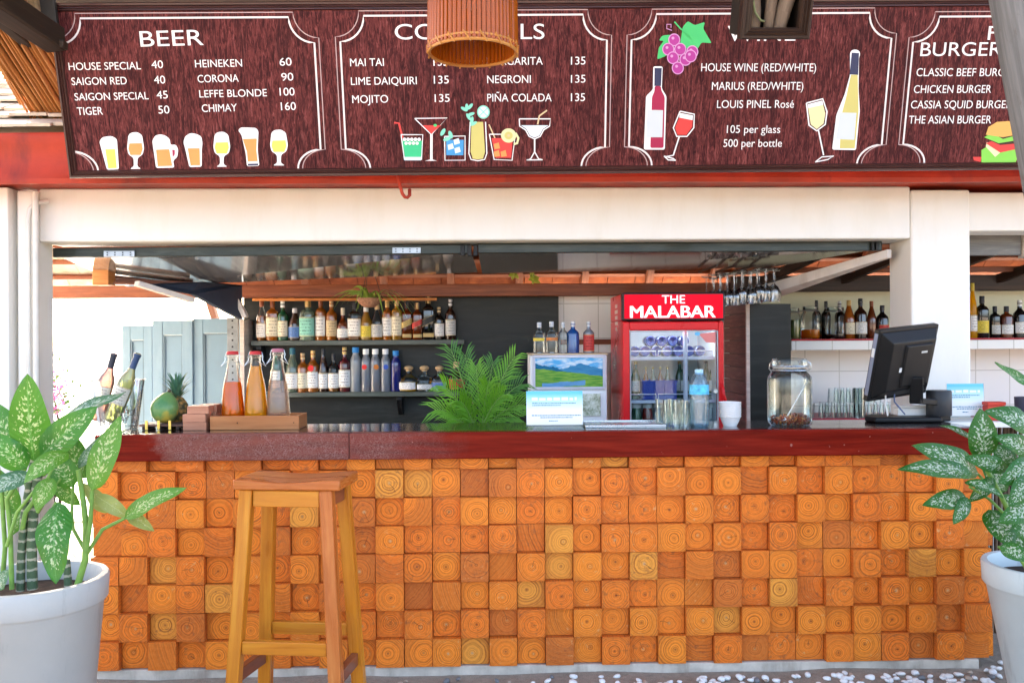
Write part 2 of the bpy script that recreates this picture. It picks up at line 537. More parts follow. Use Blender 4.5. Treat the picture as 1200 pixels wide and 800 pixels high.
# rafters under the rear slope
for i, x in enumerate([-4.9, -4.3, -3.62, X(230, 6.6), X(345, 6.4), X(443, 6.4), X(525, 6.4), X(610, 6.4), X(692, 6.4), X(772, 6.4), X(850, 6.4), 2.1, 2.75, 3.5, 4.2]):
    t1 = 0.99 if x > XL else 0.3
    y0, z0 = back(-0.11); y1, z1 = back(t1)
    off = Vector((0, -nb[0], -nb[1])) * 0.045
    m = MB(); m.bar(Vector((x, y0, z0)) + off, Vector((x + rnd.uniform(-.02, .02), y1, z1)) + off, 0.05, 0.06, up=(0, nb[0], nb[1]))
    part(m, "rafter", REDWOOD, bld, bevel=0.004)
for t in (0.12, 0.2, 0.27, 0.42, 0.55, 0.7):
    y0, z0 = back(t); m = MB()
    xa = -5.4 if t < 0.29 else XL
    m.bar((xa, y0 - nb[0] * .002, z0 - nb[1] * .002), (6, y0 - nb[0] * .002, z0 - nb[1] * .002), 0.03, 0.02, up=(0, nb[0], nb[1]))
    part(m, "roof_batten", REDWOOD, bld)
# wall plate: the long reddish beam
VP = 6.32
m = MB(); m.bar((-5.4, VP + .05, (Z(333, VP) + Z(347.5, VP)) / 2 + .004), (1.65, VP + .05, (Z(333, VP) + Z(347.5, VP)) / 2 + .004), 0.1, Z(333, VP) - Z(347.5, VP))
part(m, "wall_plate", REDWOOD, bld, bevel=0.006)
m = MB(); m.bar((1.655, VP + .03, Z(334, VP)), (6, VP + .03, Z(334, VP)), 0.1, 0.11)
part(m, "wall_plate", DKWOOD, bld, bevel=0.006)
m = MB(); m.bar((1.66, VP - .12, Z(318, VP - .12)), (6, VP - .12, Z(318, VP - .12)), 0.05, 0.036)
part(m, "tie_beam", REDWOOD, bld, bevel=0.004)
for i in range(7):
    x = 1.9 + i * 0.55
    m = MB(); m.bar((x, VP, Z(330, VP)), (x + .22, 5.75, Z(296, 5.75)), 0.045, 0.06)
    part(m, "rafter", DKWOOD, bld, bevel=0.004)
m = MB(); m.box(1.7, 6, 5.35, 6.25, 2.165, 2.18)
part(m, "ceiling_board", DKWOOD, bld)
# back walls
VW = 6.52
def tilewall_mat():
    n = N("white_wall_tile")
    br = n.n("TexBrick"); br.offset = 0.0; br.squash = 1.0
    br.inputs['Scale'].default_value = 1.0
    br.inputs['Mortar Size'].default_value = 0.004
    br.inputs['Brick Width'].default_value = 0.25; br.inputs['Row Height'].default_value = 0.25
    n.val(br.inputs['Color1'], (0.80, 0.79, 0.76)); n.val(br.inputs['Color2'], (0.77, 0.765, 0.74)); n.val(br.inputs['Mortar'], (0.55, 0.54, 0.50))
    n.l(n.coord('UV'), br.inputs['Vector'])
    n.bsdf(br.outputs[0], 0.22, bump=br.outputs['Fac'], bump_s=-0.3, bump_d=0.002)
    return n.m
TW = tilewall_mat()
m = MB(); m.box(X(655, VW), 6, VW, VW + .12, 0, Z(346, VW))
part(m, "back_wall", TW, bld)
UPW = paint("cream_green_wall", (0.62, 0.63, 0.46), 0.6, 0.06, 3, 0.08)
m = MB(); m.box(1.67, 6, VW - 0.012, VW - 0.003, Z(398, VW), Z(335, VW))
part(m, "upper_wall", UPW, bld)
BOARDDK = wood("black_board", (0.006, 0.007, 0.006), (0.013, 0.015, 0.013), (0.035, 0.040, 0.034), 0.42, 0.05, 2.0, 14.0, 0.2)
m = MB(); m.box(X(287, VW), X(655, VW) - .003, VW - .03, VW + .08, 0, Z(346, VW))
part(m, "back_board", BOARDDK, bld, bevel=0.003)
# end post of the black wall, its pale edge
m = MB(); m.box(X(284, VW - .2), X(289, VW - .2), VW - .26, VW - .031, 0, Z(373, VW - .2))
part(m, "post", PALEWOOD, bld, bevel=.003)
# brown battens on the white wall
for py in (401, 458):
    m = MB(); m.box(X(657, VW), X(735, VW), VW - 0.022, VW - 0.002, Z(py + 3, VW), Z(py - 3, VW))
    part(m, "wall_rail", REDWOOD, bld, bevel=.002)
m = MB(); m.tube([at(712, 413, VW - .05), at(712, 500, VW - .05)], 0.045, 12)
part(m, "water_pipe", paint("pipe_taupe", (0.45, 0.36, 0.32), .5), bld, smooth=40)
for x0 in (296, 312):
    m = MB(); m.tube([at(x0, 351, VP - .06), at(x0 + 200 if x0 > 300 else 345, 350.5, VP - .06)], 0.011, 8)
    part(m, "copper_pipe", paint("copper_pipe", (0.62, 0.25, 0.08), 0.3, .1, 8, .02, metal=.6), bld, smooth=40)

# ---------------------------------------------------------------- folding shutters held up over the counter
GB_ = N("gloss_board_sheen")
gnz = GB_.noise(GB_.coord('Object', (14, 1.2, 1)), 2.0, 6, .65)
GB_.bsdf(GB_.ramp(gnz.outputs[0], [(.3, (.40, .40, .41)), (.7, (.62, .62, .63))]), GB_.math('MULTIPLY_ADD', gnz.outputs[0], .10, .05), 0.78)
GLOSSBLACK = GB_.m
GREENBLK = wood("greenblack_edge", (0.010, 0.015, 0.011), (0.022, 0.030, 0.023), (0.07, 0.08, 0.072), 0.4, 0.15, 4, 30, .1)
def slab4(mb, a, b, c, d, th, m=0):
    """a b front left/right, c d back right/left: panel with thickness upwards"""
    up = Vector((0, 0, th))
    mb.hexa([a, b, c, d, a + up, b + up, c + up, d + up], m)
def shutter(lab, fl, fr, br, bl, Vf, Vb):
    A, B = at(*fl, Vf), at(*fr, Vf); C, D = at(*br, Vb), at(*bl, Vb)
    t = thing("folding_shutter", lab, "shutter", ((A + B) / 2))
    m = MB(); slab4(m, A, B, C, D, 0.03)
    part(m, "panel", GLOSSBLACK, t, bevel=.002)
    m = MB(); h = Vector((0, 0, 0.027)); off = Vector((0, -0.022, .012))
    m.bar(A + off, B + off, 0.04, 0.052)
    part(m, "front_rail", GREENBLK, t, bevel=.004)
    return t, A, B
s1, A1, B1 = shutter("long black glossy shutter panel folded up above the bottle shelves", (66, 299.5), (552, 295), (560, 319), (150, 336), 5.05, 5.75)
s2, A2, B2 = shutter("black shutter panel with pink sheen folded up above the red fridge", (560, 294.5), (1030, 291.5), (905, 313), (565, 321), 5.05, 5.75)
HINGE = paint("hinge_steel", (0.30, 0.33, 0.36), 0.35, .2, 20, .05, metal=.9)
def hinge(t, px, py, wpx):
    m = MB(); V = 5.0
    a, b = at(px, py + 4, V), at(px + wpx, py - 3, V)
    m.box(a.x, b.x, V - .006, V + 0.006, a.z, b.z)
    for i in range(4):
        for j in range(2):
            c = Vector((a.x + (b.x - a.x) * (i + .5) / 4, V - .008, a.z + (b.z - a.z) * (.3 + .4 * j)))
            m.tube([c, c + Vector((0, -.003, 0))], 0.004, 6, 1)
    part(m, "hinge", [HINGE, BLACKM], t, bevel=.001)
hinge(s1, 122, 297, 36); hinge(s1, 460, 293, 33); 
m = MB()
for px in (542, 550, 557):
    a = at(px, 293.5, 5.0); m.box(a.x - .01, a.x + .012, 4.985, 5.02, a.z - .03, a.z + .03)
part(m, "latch", BLACKM, s1, bevel=.003)
m = MB()
for px in (1022, 1027):
    a = at(px, 289.5, 5.0); m.box(a.x - .008, a.x + .008, 4.985, 5.02, a.z - .02, a.z + .025)
part(m, "latch", BLACKM, s2, bevel=.003)
# third panel to the right of the pillar
A, B, C, D = at(1138, 300, 5.2), at(1197, 300, 5.2), at(1185, 299, 5.9), at(1130, 303, 5.9)
t = thing("folding_shutter", "grey weathered shutter panel right of the white pillar", "shutter", A)
m = MB(); m.box(A.x - .1, B.x, 5.2, 5.235, Z(299, 5.2, 1170), Z(276, 5.2, 1170))
part(m, "panel", wood("grey_board", (0.09, 0.09, 0.09), (0.17, 0.17, 0.165), (0.30, 0.30, 0.29), .5, .1, 3, 30), t, bevel=.004)
m = MB(); m.box(B.x + .002, B.x + .03, 5.18, 5.24, Z(302, 5.2, 1170), Z(275, 5.2, 1170))
part(m, "side_rail", PALEWOOD, t, bevel=.003)
# struts
STRUTW = paint("strut_white", (0.66, 0.60, 0.55), 0.55, 0.14, 5, .1, stain=(0.45, 0.36, 0.30))
t = thing("shutter_strut", "white diagonal plank propping the panel beside the pillar", "strut", at(1040, 300, 4.96))
m = MB()
P = [at(1040, 292, 4.99), at(1040, 302, 4.99), at(884, 357, 5.9), at(862, 357, 5.9), at(862, 343, 5.9)]
m.extr(P, (0.028, 0.01, 0))
part(m, "plank", STRUTW, t, bevel=.003)
t = thing("shutter_strut", "white and navy triangular prop under the black panel at far left", "strut", at(170, 335, 5.2))
m = MB()
P = [at(165, 333, 5.25), at(228, 345, 5.5), at(284, 374, 6.0), at(284, 334, 6.0), at(240, 330, 5.6)]
m.extr(P, (-0.03, 0, 0))
part(m, "gusset", paint("navy_board", (0.035, 0.045, 0.07), .4, .2), t, bevel=.002)
m = MB(); m.bar(at(160, 332, 5.24), at(226, 352, 5.52), 0.05, 0.03); m.bar(at(270, 334, 5.98), at(288, 372, 5.98), 0.06, 0.03)
part(m, "plank", STRUTW, t, bevel=.003)
t = thing("timber_block", "orange timber block at the end of the shutter frame", "timber block", at(108, 320, 5.35))
m = MB(); a, b = at(108, 334, 5.35), at(127, 301, 5.35); m.box(a.x, b.x, 5.35, 5.45, a.z, b.z)
part(m, "block", wood("orange_timber", (0.30, 0.10, 0.03), (0.5, 0.2, 0.06), (0.62, 0.3, 0.1), .5), t, bevel=.004)
t = thing("batten_bundle", "bundle of thin red brown battens under the shutter panel", "battens", at(115, 328, 5.4))
for i in range(4):
    m = MB(); m.bar(at(110 + i * 3, 331 - i * 3.0, 5.40 + .05 * i), at(222 + i * 4, 334 - i * 2.4, 5.6 + .05 * i), 0.05, 0.015)
    part(m, "batten", REDWOOD, t, bevel=.002)

# ---------------------------------------------------------------- dark cabinet beside the fridge
VC = 5.7
t = thing("tall_cabinet", "tall black cabinet with maroon slatted side beside the fridge", "cabinet", (X(900, VC), VC, 0))
m = MB(); m.box(X(878, VC) + .004, X(927, VC), VC, VC + .5, 0, Z(356, VC, 900))
part(m, "body", BOARDDK, t, bevel=.003)
m = MB()
ztop = Z(351, VC, 880)
n_s = 20
MAROON = wood("maroon_slats", (0.10, 0.022, 0.02), (0.19, 0.05, 0.042), (0.36, 0.17, 0.15), .45, .2, 6, 60)
for i in range(n_s):
    z0 = ztop * i / n_s; 
    m.box(X(878, VC) - .018, X(878, VC) + .002, VC + .02, VC + .56, z0 + .004, z0 + ztop / n_s)
part(m, "slatted_side", MAROON, t, bevel=.002)
m = MB(); m.box(X(878, VC) - .02, X(878, VC) + .003, VC - .004, VC + .018, 0, ztop)
part(m, "corner_strip", PALEWOOD, t)
# ================================================================== BAR COUNTER
VK = 4.03
zk_bot, zk_slab0, zk_top = 0.034, Z(538, VK, 300) , Z(507, VK, 300)
xk0, xk1 = X(105, VK, 700), X(1163, VK, 650)
ctr = thing("bar_counter", "long bar counter clad in orange end-grain wood blocks with dark red top", "bar counter", (0, VK + .2, 0))
def block_mat():
    n = N("end_grain_block")
    uvn = n.n("UVMap", uv_map="UVMap")
    tint = n.n("Attribute", attribute_name="tint")
    sp = n.n("SeparateColor"); n.l(tint.outputs['Color'], sp.inputs[0])
    r1, r2, r3 = sp.outputs[0], sp.outputs[1], sp.outputs[2]
    # distort the ring distance per block
    comb = n.n("CombineXYZ"); n.l(n.math('MULTIPLY', r1, 91.0), comb.inputs[0]); n.l(n.math('MULTIPLY', r2, 57.0), comb.inputs[1])
    add = n.n("VectorMath", operation='ADD'); n.l(uvn.outputs[0], add.inputs[0]); n.l(comb.outputs[0], add.inputs[1])
    nz = n.noise(add.outputs[0], 16, 3, 0.5)
    nzf = n.noise(add.outputs[0], 70, 5, 0.65)
    ln = n.n("VectorMath", operation='LENGTH'); n.l(uvn.outputs[0], ln.inputs[0])
    d = n.math('MULTIPLY_ADD', n.math('SUBTRACT', nz.outputs[0], 0.5), n.math('MULTIPLY_ADD', r3, 0.022, 0.008), ln.outputs['Value'])
    wv = n.math('MULTIPLY_ADD', d, n.math('MULTIPLY_ADD', r2, 110.0, 120.0), n.math('MULTIPLY', r1, 400.0))
    n1 = n.n("TexNoise", noise_dimensions='1D'); n1.inputs['Scale'].default_value = 1.0; n1.inputs['Detail'].default_value = 2.0; n.l(wv, n1.inputs['W'])
    sine = n.math('MULTIPLY_ADD', n.math('SINE', n.math('MULTIPLY_ADD', d, n.math('MULTIPLY_ADD', r2, 300.0, 420.0), n.math('MULTIPLY', nzf.outputs[0], 2.5))), 0.5, 0.5)
    ring = n.math('MULTIPLY', n.ramp(n1.outputs[0], [(0.46, (0, 0, 0)), (0.62, (1, 1, 1)), (0.74, (.25, .25, .25))]), n.math('MULTIPLY_ADD', sine, .6, .5))
    broad = n.ramp(n.math('MULTIPLY', d, 10.0), [(0.0, (.5, .5, .5)), (.22, (0, 0, 0)), (.55, (.3, .3, .3)), (.8, (1, 1, 1))])
    light = n.mix(r1, (0.93, 0.265, 0.022), (0.86, 0.185, 0.016))
    light = n.mix(n.math('GREATER_THAN', r3, 0.86), light, (0.66, 0.16, 0.022))
    light = n.mix(n.math('LESS_THAN', r2, 0.09), light, (0.84, 0.33, 0.045))
    dark = n.mix(0.80, light, (0.20, 0.028, 0.006))
    ringk = n.math('MULTIPLY', ring, n.math('MULTIPLY_ADD', nz.outputs[0], 1.3, 0.40))
    col = n.mix(ringk, light, dark)
    col = n.mix(n.math('MULTIPLY', broad, 0.42), col, n.mix(0.5, dark, (0.36, 0.085, 0.02)))
    # blotches and knots on some blocks
    bl = n.noise(add.outputs[0], 34, 4, .7)
    blk = n.math('MULTIPLY', n.ramp(bl.outputs[0], [(0.55, (0, 0, 0)), (0.66, (1, 1, 1))]), n.math('MULTIPLY', n.math('GREATER_THAN', r1, 0.66), 0.65))
    col = n.mix(blk, col, (0.21, 0.062, 0.028))
    pale = n.math('MULTIPLY', n.ramp(bl.outputs[0], [(0.30, (1, 1, 1)), (0.40, (0, 0, 0))]), n.math('MULTIPLY', n.math('GREATER_THAN', r2, 0.6), 0.6))
    col = n.mix(pale, col, (0.66, 0.40, 0.18))
    # pith
    pith = n.ramp(n.math('MULTIPLY', d, 100.0), [(0.16, (1, 1, 1)), (0.40, (0, 0, 0))])
    col = n.mix(n.math('MULTIPLY', pith, 0.78), col, n.mix(n.math('GREATER_THAN', r3, 0.55), (0.10, 0.022, 0.012), (0.52, 0.33, 0.18)))
    halo = n.ramp(n.math('MULTIPLY', d, 100.0), [(0.5, (1, 1, 1)), (1.6, (0, 0, 0))])
    col = n.mix(n.math('MULTIPLY', halo, 0.32), col, n.mix(n.math('GREATER_THAN', r3, 0.5), (0.30, 0.05, 0.012), (0.60, 0.33, 0.12)))
    # radial checks
    sx = n.n("SeparateXYZ"); n.l(uvn.outputs[0], sx.inputs[0])
    ang = n.math('ARCTAN2', sx.outputs[1], sx.outputs[0])
    ck = n.math('ABSOLUTE', n.math('SINE', n.math('ADD', n.math('MULTIPLY', ang, 0.5), n.math('MULTIPLY_ADD', nz.outputs[0], 0.5, n.math('MULTIPLY', r2, 9.0)))))
    ckm = n.math('MULTIPLY', n.math('LESS_THAN', n.math('MULTIPLY', ck, ln.outputs['Value']), 0.0006), n.math('MULTIPLY', n.math('LESS_THAN', ln.outputs['Value'], n.math('MULTIPLY', r3, 0.05)), n.math('GREATER_THAN', r1, .45)))
    col = n.mix(n.math('MULTIPLY', ckm, .75), col, (0.08, 0.02, 0.01))
    col = n.mix(0.14, col, n.ramp(nzf.outputs[0], [(0.3, (0.16, 0.04, 0.01)), (0.7, (0.8, 0.4, 0.12))]))
    rough = n.math('MULTIPLY_ADD', nzf.outputs[0], 0.3, 0.30)
    h = n.math('ADD', n.math('MULTIPLY', ring, -0.6), n.math('MULTIPLY', nzf.outputs[0], 0.8))
    n.bsdf(col, rough, 0, 0.03, spec=.14, bump=h, bump_s=0.25, bump_d=0.0025, coat_r=.2)
    return n.m
m = MB()
T = 0.1255
rows_n = 8
ncol = 32
Tx = (xk1 - xk0) / ncol
for r in range(rows_n):
    z1 = zk_bot + (r + 1) * T
    z0 = zk_bot + r * T
    if r == rows_n - 1: z1 = zk_slab0 - 0.001
    if z1 - z0 < .01: continue
    for c in range(ncol + 1):
        out = ((r + c) % 2 == 0)
        if rnd.random() < 0.10: out = not out
        dep = rnd.uniform(0.0, 0.006) + (0.0 if out else 0.031)
        if c == ncol:      # the deeper end row that shows at the right
            if (r % 2): continue
            dep = 0.055
        j = lambda a=.0012: rnd.uniform(-a, a)
        x0 = xk0 + c * Tx + 0.0011 + j(.0006); x1 = xk0 + (c + 1) * Tx - 0.0011 + j(.0006)
        if c == ncol: x1 = x0 + .03
        y0 = VK + dep; y1 = VK + 0.09
        za, zb_ = z0 + 0.001 + j(.0006), z1 - 0.001 + j(.0006)
        col = (rnd.random(), rnd.random(), rnd.random())
        cx, cz = rnd.gauss(0, .010), rnd.gauss(0, .010)
        if rnd.random() < 0.16: cx, cz = rnd.choice([(-.07, .05), (.08, .03), (.02, .09), (.3, .1), (-.25, .2)])
        b = m.pts([(x0, y0 + j(), za), (x1, y0 + j(), za), (x1, y0 + j(), zb_), (x0, y0 + j(), zb_), (x0, y1, za), (x1, y1, za), (x1, y1, zb_), (x0, y1, zb_)])
        mx, mz = (x0 + x1) / 2, (z0 + T / 2 + z0 + T / 2) / 2
        U = lambda x, z: (x - mx - cx, z - mz - cz)
        uv4 = [U(x0, za), U(x1, za), U(x1, zb_), U(x0, zb_)]
        m.face((b, b + 1, b + 2, b + 3), 0, uv4, col)
        for q in ((0, 3, 7, 4), (1, 5, 6, 2), (3, 2, 6, 7), (0, 4, 5, 1)):
            pts = [m.v[b + i] for i in q]
            m.face([b + i for i in q], 0, [(0.04 + .3 * (p[1] - y0), p[0] + p[2]) for p in pts], col)
part(m, "block_cladding", block_mat(), ctr, bevel=0.0010, bseg=2, col_attr=True, smooth=30)
m = MB(); m.box(xk0 + .012, xk1 - .01, VK + 0.062, VK + .42, .05, zk_slab0 - .002)
part(m, "core", plainmat("core_dark", (.02, .009, .005), .9), ctr)
m = MB()
m.box(xk0 + .02, X(1150, VK, 775), VK + 0.018, VK + 0.4, -0.02, zk_bot - 0.002)
part(m, "plinth", paint("plinth_concrete", (0.52, 0.47, 0.40), 0.85, 0.25, 9, .8, stain=(0.22, 0.18, 0.14)), ctr, bevel=.004)
def counter_mat():
    n = N("lacquered_counter")
    co = n.coord('UV', (2.0, 26, 1))
    a = n.noise(co, 1.2, 8, .62, .3)
    oc = n.coord('Object')
    base = n.ramp(a.outputs[0], [(0.3, (0.09, 0.006, 0.004)), (0.55, (0.165, 0.011, 0.006)), (0.78, (0.24, 0.022, 0.011))])
    # worn lacquer's pale grey sheen painted into the colour over the left half
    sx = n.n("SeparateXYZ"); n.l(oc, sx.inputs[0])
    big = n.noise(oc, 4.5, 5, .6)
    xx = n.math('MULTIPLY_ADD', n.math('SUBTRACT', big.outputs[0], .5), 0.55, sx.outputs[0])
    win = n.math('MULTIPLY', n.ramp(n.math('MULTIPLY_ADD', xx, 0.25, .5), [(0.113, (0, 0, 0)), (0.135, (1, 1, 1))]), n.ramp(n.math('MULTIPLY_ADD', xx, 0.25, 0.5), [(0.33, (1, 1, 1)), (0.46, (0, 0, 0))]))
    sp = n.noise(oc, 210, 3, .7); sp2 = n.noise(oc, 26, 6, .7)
    worn_sheen = n.mix(n.ramp(sp.outputs[0], [(0.42, (0, 0, 0)), (0.62, (1, 1, 1))]), (0.15, 0.075, 0.058), (0.42, 0.31, 0.27))
    worn_sheen = n.mix(n.ramp(sp2.outputs[0], [(0.4, (0, 0, 0)), (0.65, (1, 1, 1))]), worn_sheen, (0.24, 0.13, 0.10))
    col = n.mix(n.math('MULTIPLY', win, 0.45), base, worn_sheen)
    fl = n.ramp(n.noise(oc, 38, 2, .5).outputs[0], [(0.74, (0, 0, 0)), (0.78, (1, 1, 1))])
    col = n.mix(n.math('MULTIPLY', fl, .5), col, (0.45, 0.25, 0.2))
    rough = n.math('MULTIPLY_ADD', sp2.outputs[0], 0.2, n.math('MULTIPLY_ADD', win, 0.15, 0.13))
    n.bsdf(col, rough, 0, 0.0, spec=.04, bump=n.math('ADD', a.outputs[0], n.math('MULTIPLY', n.math('MULTIPLY', sp.outputs[0], win), 1.2)), bump_s=0.22, bump_d=0.003)
    return n.m
xs0, xs1 = X(111, VK - .04, 520), X(1152, VK - .04, 515)
m = MB()
jx = [xs0, X(410, VK), xs1]
for i in range(2):
    m.bar((jx[i] + (.0012 if i else 0), VK - .045 + .035, (zk_top + zk_slab0) / 2), (jx[i + 1], VK - .045 + .035, (zk_top + zk_slab0) / 2), 0.07, zk_top - zk_slab0)
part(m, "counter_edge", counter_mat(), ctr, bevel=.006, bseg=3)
def top_mat():
    n = N("counter_top_gloss")
    co = n.coord('UV', (2.0, 20, 1)); a = n.noise(co, 1.2, 7, .6)
    col = n.ramp(a.outputs[0], [(0.3, (0.014, 0.010, 0.009)), (0.7, (0.045, 0.030, 0.026))])
    b = n.noise(n.coord('Object'), 14, 6, .7)
    n.bsdf(col, n.math('MULTIPLY_ADD', b.outputs[0], .22, .03), 0, .5)
    return n.m
m = MB(); m.box(xs0, xs1, VK + .026, VK + .44, zk_slab0 + .02, zk_top - .0015)
part(m, "counter_top", top_mat(), ctr, bevel=.004)
CT = zk_top          # height on which things stand
CTOP = zk_top - 0.0015

# ================================================================== MENU BOARD
BL, TL, BR = at(83, 209, 4.45), at(57, 4, 4.25), at(1187, 199, 4.45)
ex = (BR - BL).normalized()
ey = (TL - BL); ey = (ey - ex * ey.dot(ex)).normalized()
en = ex.cross(ey).normalized()       # towards the viewer
BM = Matrix((ex, ey, en)).transposed().to_4x4(); BM.translation = BL
BMI = BM.inverted()
def bp(px, py):
    d = ray(px, py); o = Vector((0, 0, CAMZ))
    t = (BL - o).dot(en) / d.dot(en)
    q = BMI @ (o + d * t)
    return Vector((q.x, q.y))
board = bpy.data.objects.new("menu_board", None); scene.collection.objects.link(board)
board.matrix_world = BM
tag(board, "long maroon wood grain drinks menu board with white lettering above the bar", "menu board")
bw = bp(1400, 195).x; bh = (TL - BL).dot(ey)
def bw_mat():
    n = N("maroon_woodgrain_print")
    co = n.coord('Object', (100, 15.0, 1))
    a = n.noise(co, 1.0, 9, .74, 1.1)
    w = n.noise(n.coord('Object', (14, 1.6, 1)), 1.0, 5, .6, 0.8)
    col = n.ramp(a.outputs[0], [(0.30, (0.012, 0.0020, 0.0022)), (0.44, (0.042, 0.0075, 0.0085)), (0.56, (0.14, 0.030, 0.028)), (0.72, (0.31, 0.10, 0.092))])
    col = n.mix(n.ramp(w.outputs[0], [(0.52, (0, 0, 0)), (0.60, (1, 1, 1)), (0.66, (0.1, .1, .1))]), col, n.mix(.55, col, (0.018, 0.004, 0.005)))
    n.bsdf(col, 0.6, coat=0.0, spec=0.12)
    return n.m
m = MB(); m.box(0.02, bw - .02, 0.02, bh - .02, -0.03, 0.0)
m.build("panel", bw_mat(), board)
FRAME = wood("board_frame_wood", (0.022, 0.007, 0.006), (0.05, 0.016, 0.013), (0.11, 0.042, 0.034), .35, .3)
fw = 0.048
def molding(mb, a, b, inw, mw=0.78):
    """stepped frame moulding along a-b, inw = inward unit vector"""
    a, b, inw = Vector(a), Vector(b), Vector(inw); nrm = Vector((0, 0, 1))
    prof = [(0, -.032), (0, 0.012), (0.006, 0.022), (0.016, 0.022), (0.019, 0.014), (0.030, 0.018), (0.033, 0.010), (0.042, 0.012), (0.048, 0.002), (0.048, -.032)]
    d = (b - a).normalized()
    rows = []
    for p, s in ((a, 1), (b, -1)):
        rows.append([p + inw * (u * mw) + nrm * h + d * (u * mw * s) for u, h in prof])
    k = len(prof); b0 = mb.pts(rows[0]); b1 = mb.pts(rows[1]); L = (b - a).length
    for i in range(k - 1):
        mb.face((b0 + i, b0 + i + 1, b1 + i + 1, b1 + i), 0, [(0, i * .03), (0, i * .03 + .03), (L, i * .03 + .03), (L, i * .03)])
for a, b, i in (((0, 0, 0), (bw, 0, 0), (0, 1, 0)), ((0, bh, 0), (bw, bh, 0), (0, -1, 0)), ((0, 0, 0), (0, bh, 0), (1, 0, 0)), ((bw, 0, 0), (bw, bh, 0), (-1, 0, 0))):
    m = MB(); molding(m, a, b, i); m.build("frame", FRAME, board, smooth=25)
INK = {}
def ink(name, c):
    if name not in INK: INK[name] = plainmat("print_" + name, c, 0.5)
    return INK[name]
WH = ink("white", (0.80, 0.78, 0.77)); LINE = ink("line_white", (0.74, 0.68, 0.66)); LINE2 = ink("line_dim", (0.46, 0.32, 0.31))
def b3(p, z): q = bp(*p) if not isinstance(p, Vector) else p; return (q.x, q.y, z)
def stroke(mb, pts, w, z, m=0, close=False):
    P = [bp(*p) if not isinstance(p, Vector) else p for p in pts]
    if close: P = P + [P[0], P[1]]
    L = []; Rr = []
    for i, p in enumerate(P):
        t = (P[min(i + 1, len(P) - 1)] - P[max(i - 1, 0)])
        if t.length < 1e-9: t = Vector((1, 0))
        t.normalize(); nn = Vector((-t.y, t.x)) * (w / 2)
        L.append((*(p + nn), z)); Rr.append((*(p - nn), z))
    mb.sheet([L, Rr], m)
def panel_border(xl_t, xr_t, xl_b, xr_b, yt, name="border_line"):
    """double line with scooped corners; px positions of the inner line at top and bottom"""
    m = MB()
    for off, w, mi, rr in ((0, 0.0085, 0, 0.115), (0.022, 0.0045, 1, 0.115)):
        A, B = bp(xl_t, yt), bp(xr_t, yt)
        top = A.y + off
        xl = (bp(xl_t, 42).x + bp(xl_b, 180).x) / 2 - off; xr = (bp(xr_t, 42).x + bp(xr_b, 180).x) / 2 + off
        bot = 0.047
        sc = rr
        pts = []
        # from the bottom left scoop up, over and down
        for k in range(9):
            a = k / 8 * math.pi / 2
            pts.append(Vector((xl + sc * math.cos(a), bot - .012 + sc * math.sin(a) * .8)))
        pts.append(Vector((xl, bot + sc * .8 - .012)))
        for k in range(9):
            a = -math.pi / 2 + k / 8 * math.pi / 2
            pts.append(Vector((xl + sc * math.cos(a), top + sc * math.sin(a))))
        for k in range(9):
            a = math.pi + k / 8 * math.pi / 2
            pts.append(Vector((xr + sc * math.cos(a), top + sc * math.sin(a))))
        for k in range(9):
            a = math.pi / 2 + k / 8 * math.pi / 2
            pts.append(Vector((xr + sc * math.cos(a), bot - .012 + sc * math.sin(a) * .8)))
        stroke(m, pts, w, 0.0012 + .0004 * mi, mi)
    m.build(name, [LINE, LINE2], board, recalc=False)
panel_border(67, 366, 85, 378, 22)
panel_border(399, 709, 405, 711, 19)
panel_border(739, 1045, 738, 1032, 17)
panel_border(1073, 1375, 1055, 1345, 20)
FONT_CACHE = {}
def text_mesh(body, bold=0.0, shear=0.0, spacing=1.0):
    cu = bpy.data.curves.new("txt", 'FONT'); cu.body = body; cu.offset = bold; cu.shear = shear; cu.space_character = spacing
    cu.resolution_u = 6; cu.fill_mode = 'FRONT'
    ob = bpy.data.objects.new("txt", cu); scene.collection.objects.link(ob)
    dg = bpy.context.evaluated_depsgraph_get()
    me = bpy.data.meshes.new_from_object(ob.evaluated_get(dg))
    bpy.data.objects.remove(ob); bpy.data.curves.remove(cu)
    v = [tuple(q.co) for q in me.vertices]; f = [tuple(p.vertices) for p in me.polygons]
    bpy.data.meshes.remove(me)
    return v, f
CAPH = None
def cap_height():
    global CAPH
    if CAPH is None:
        v, _ = text_mesh("H"); CAPH = max(q[1] for q in v)
    return CAPH
def add_text(mb, body, x0, x1, y, cap, z=0.0014, bold=0.012, m=0, y1=None):
    v, f = text_mesh(body, 0.0)
    a = min(q[0] for q in v); b = max(q[0] for q in v)
    A = bp(x0, y); B = bp(x1, y if y1 is None else y1)
    C = bp((x0 + x1) / 2, y - cap)
    hh = (C - (A + B) / 2).y / cap_height()
    sx = (B - A).x / (b - a)
    base = mb.pts([(A.x + (q[0] - a) * sx, A.y + q[1] * hh + (B.y - A.y) * (q[0] - a) / (b - a), z) for q in v])
    for p in f: mb.face([base + i for i in p], m)
    if bold:      # a second pass beside the first thickens the strokes
        base = mb.pts([(A.x + (q[0] - a) * sx + (x1 - x0) / len(body) * .0002 + .0022 * (1.6 if cap > 12 else 1), A.y + q[1] * hh + (B.y - A.y) * (q[0] - a) / (b - a) - .0006, z + .0003) for q in v])
        for p in f: mb.face([base + i for i in p], m)
HEADS = [("BEER", 165, 239, 55, 19, 53), ("COCKTAILS", 463, 638, 46.5, 18, 46), ("WINE", 852, 932, 48.5, 18, 48), ("F", 1157, 1168, 47, 16, 47), ("BURGERS", 1078, 1184, 66, 16, 65.5)]
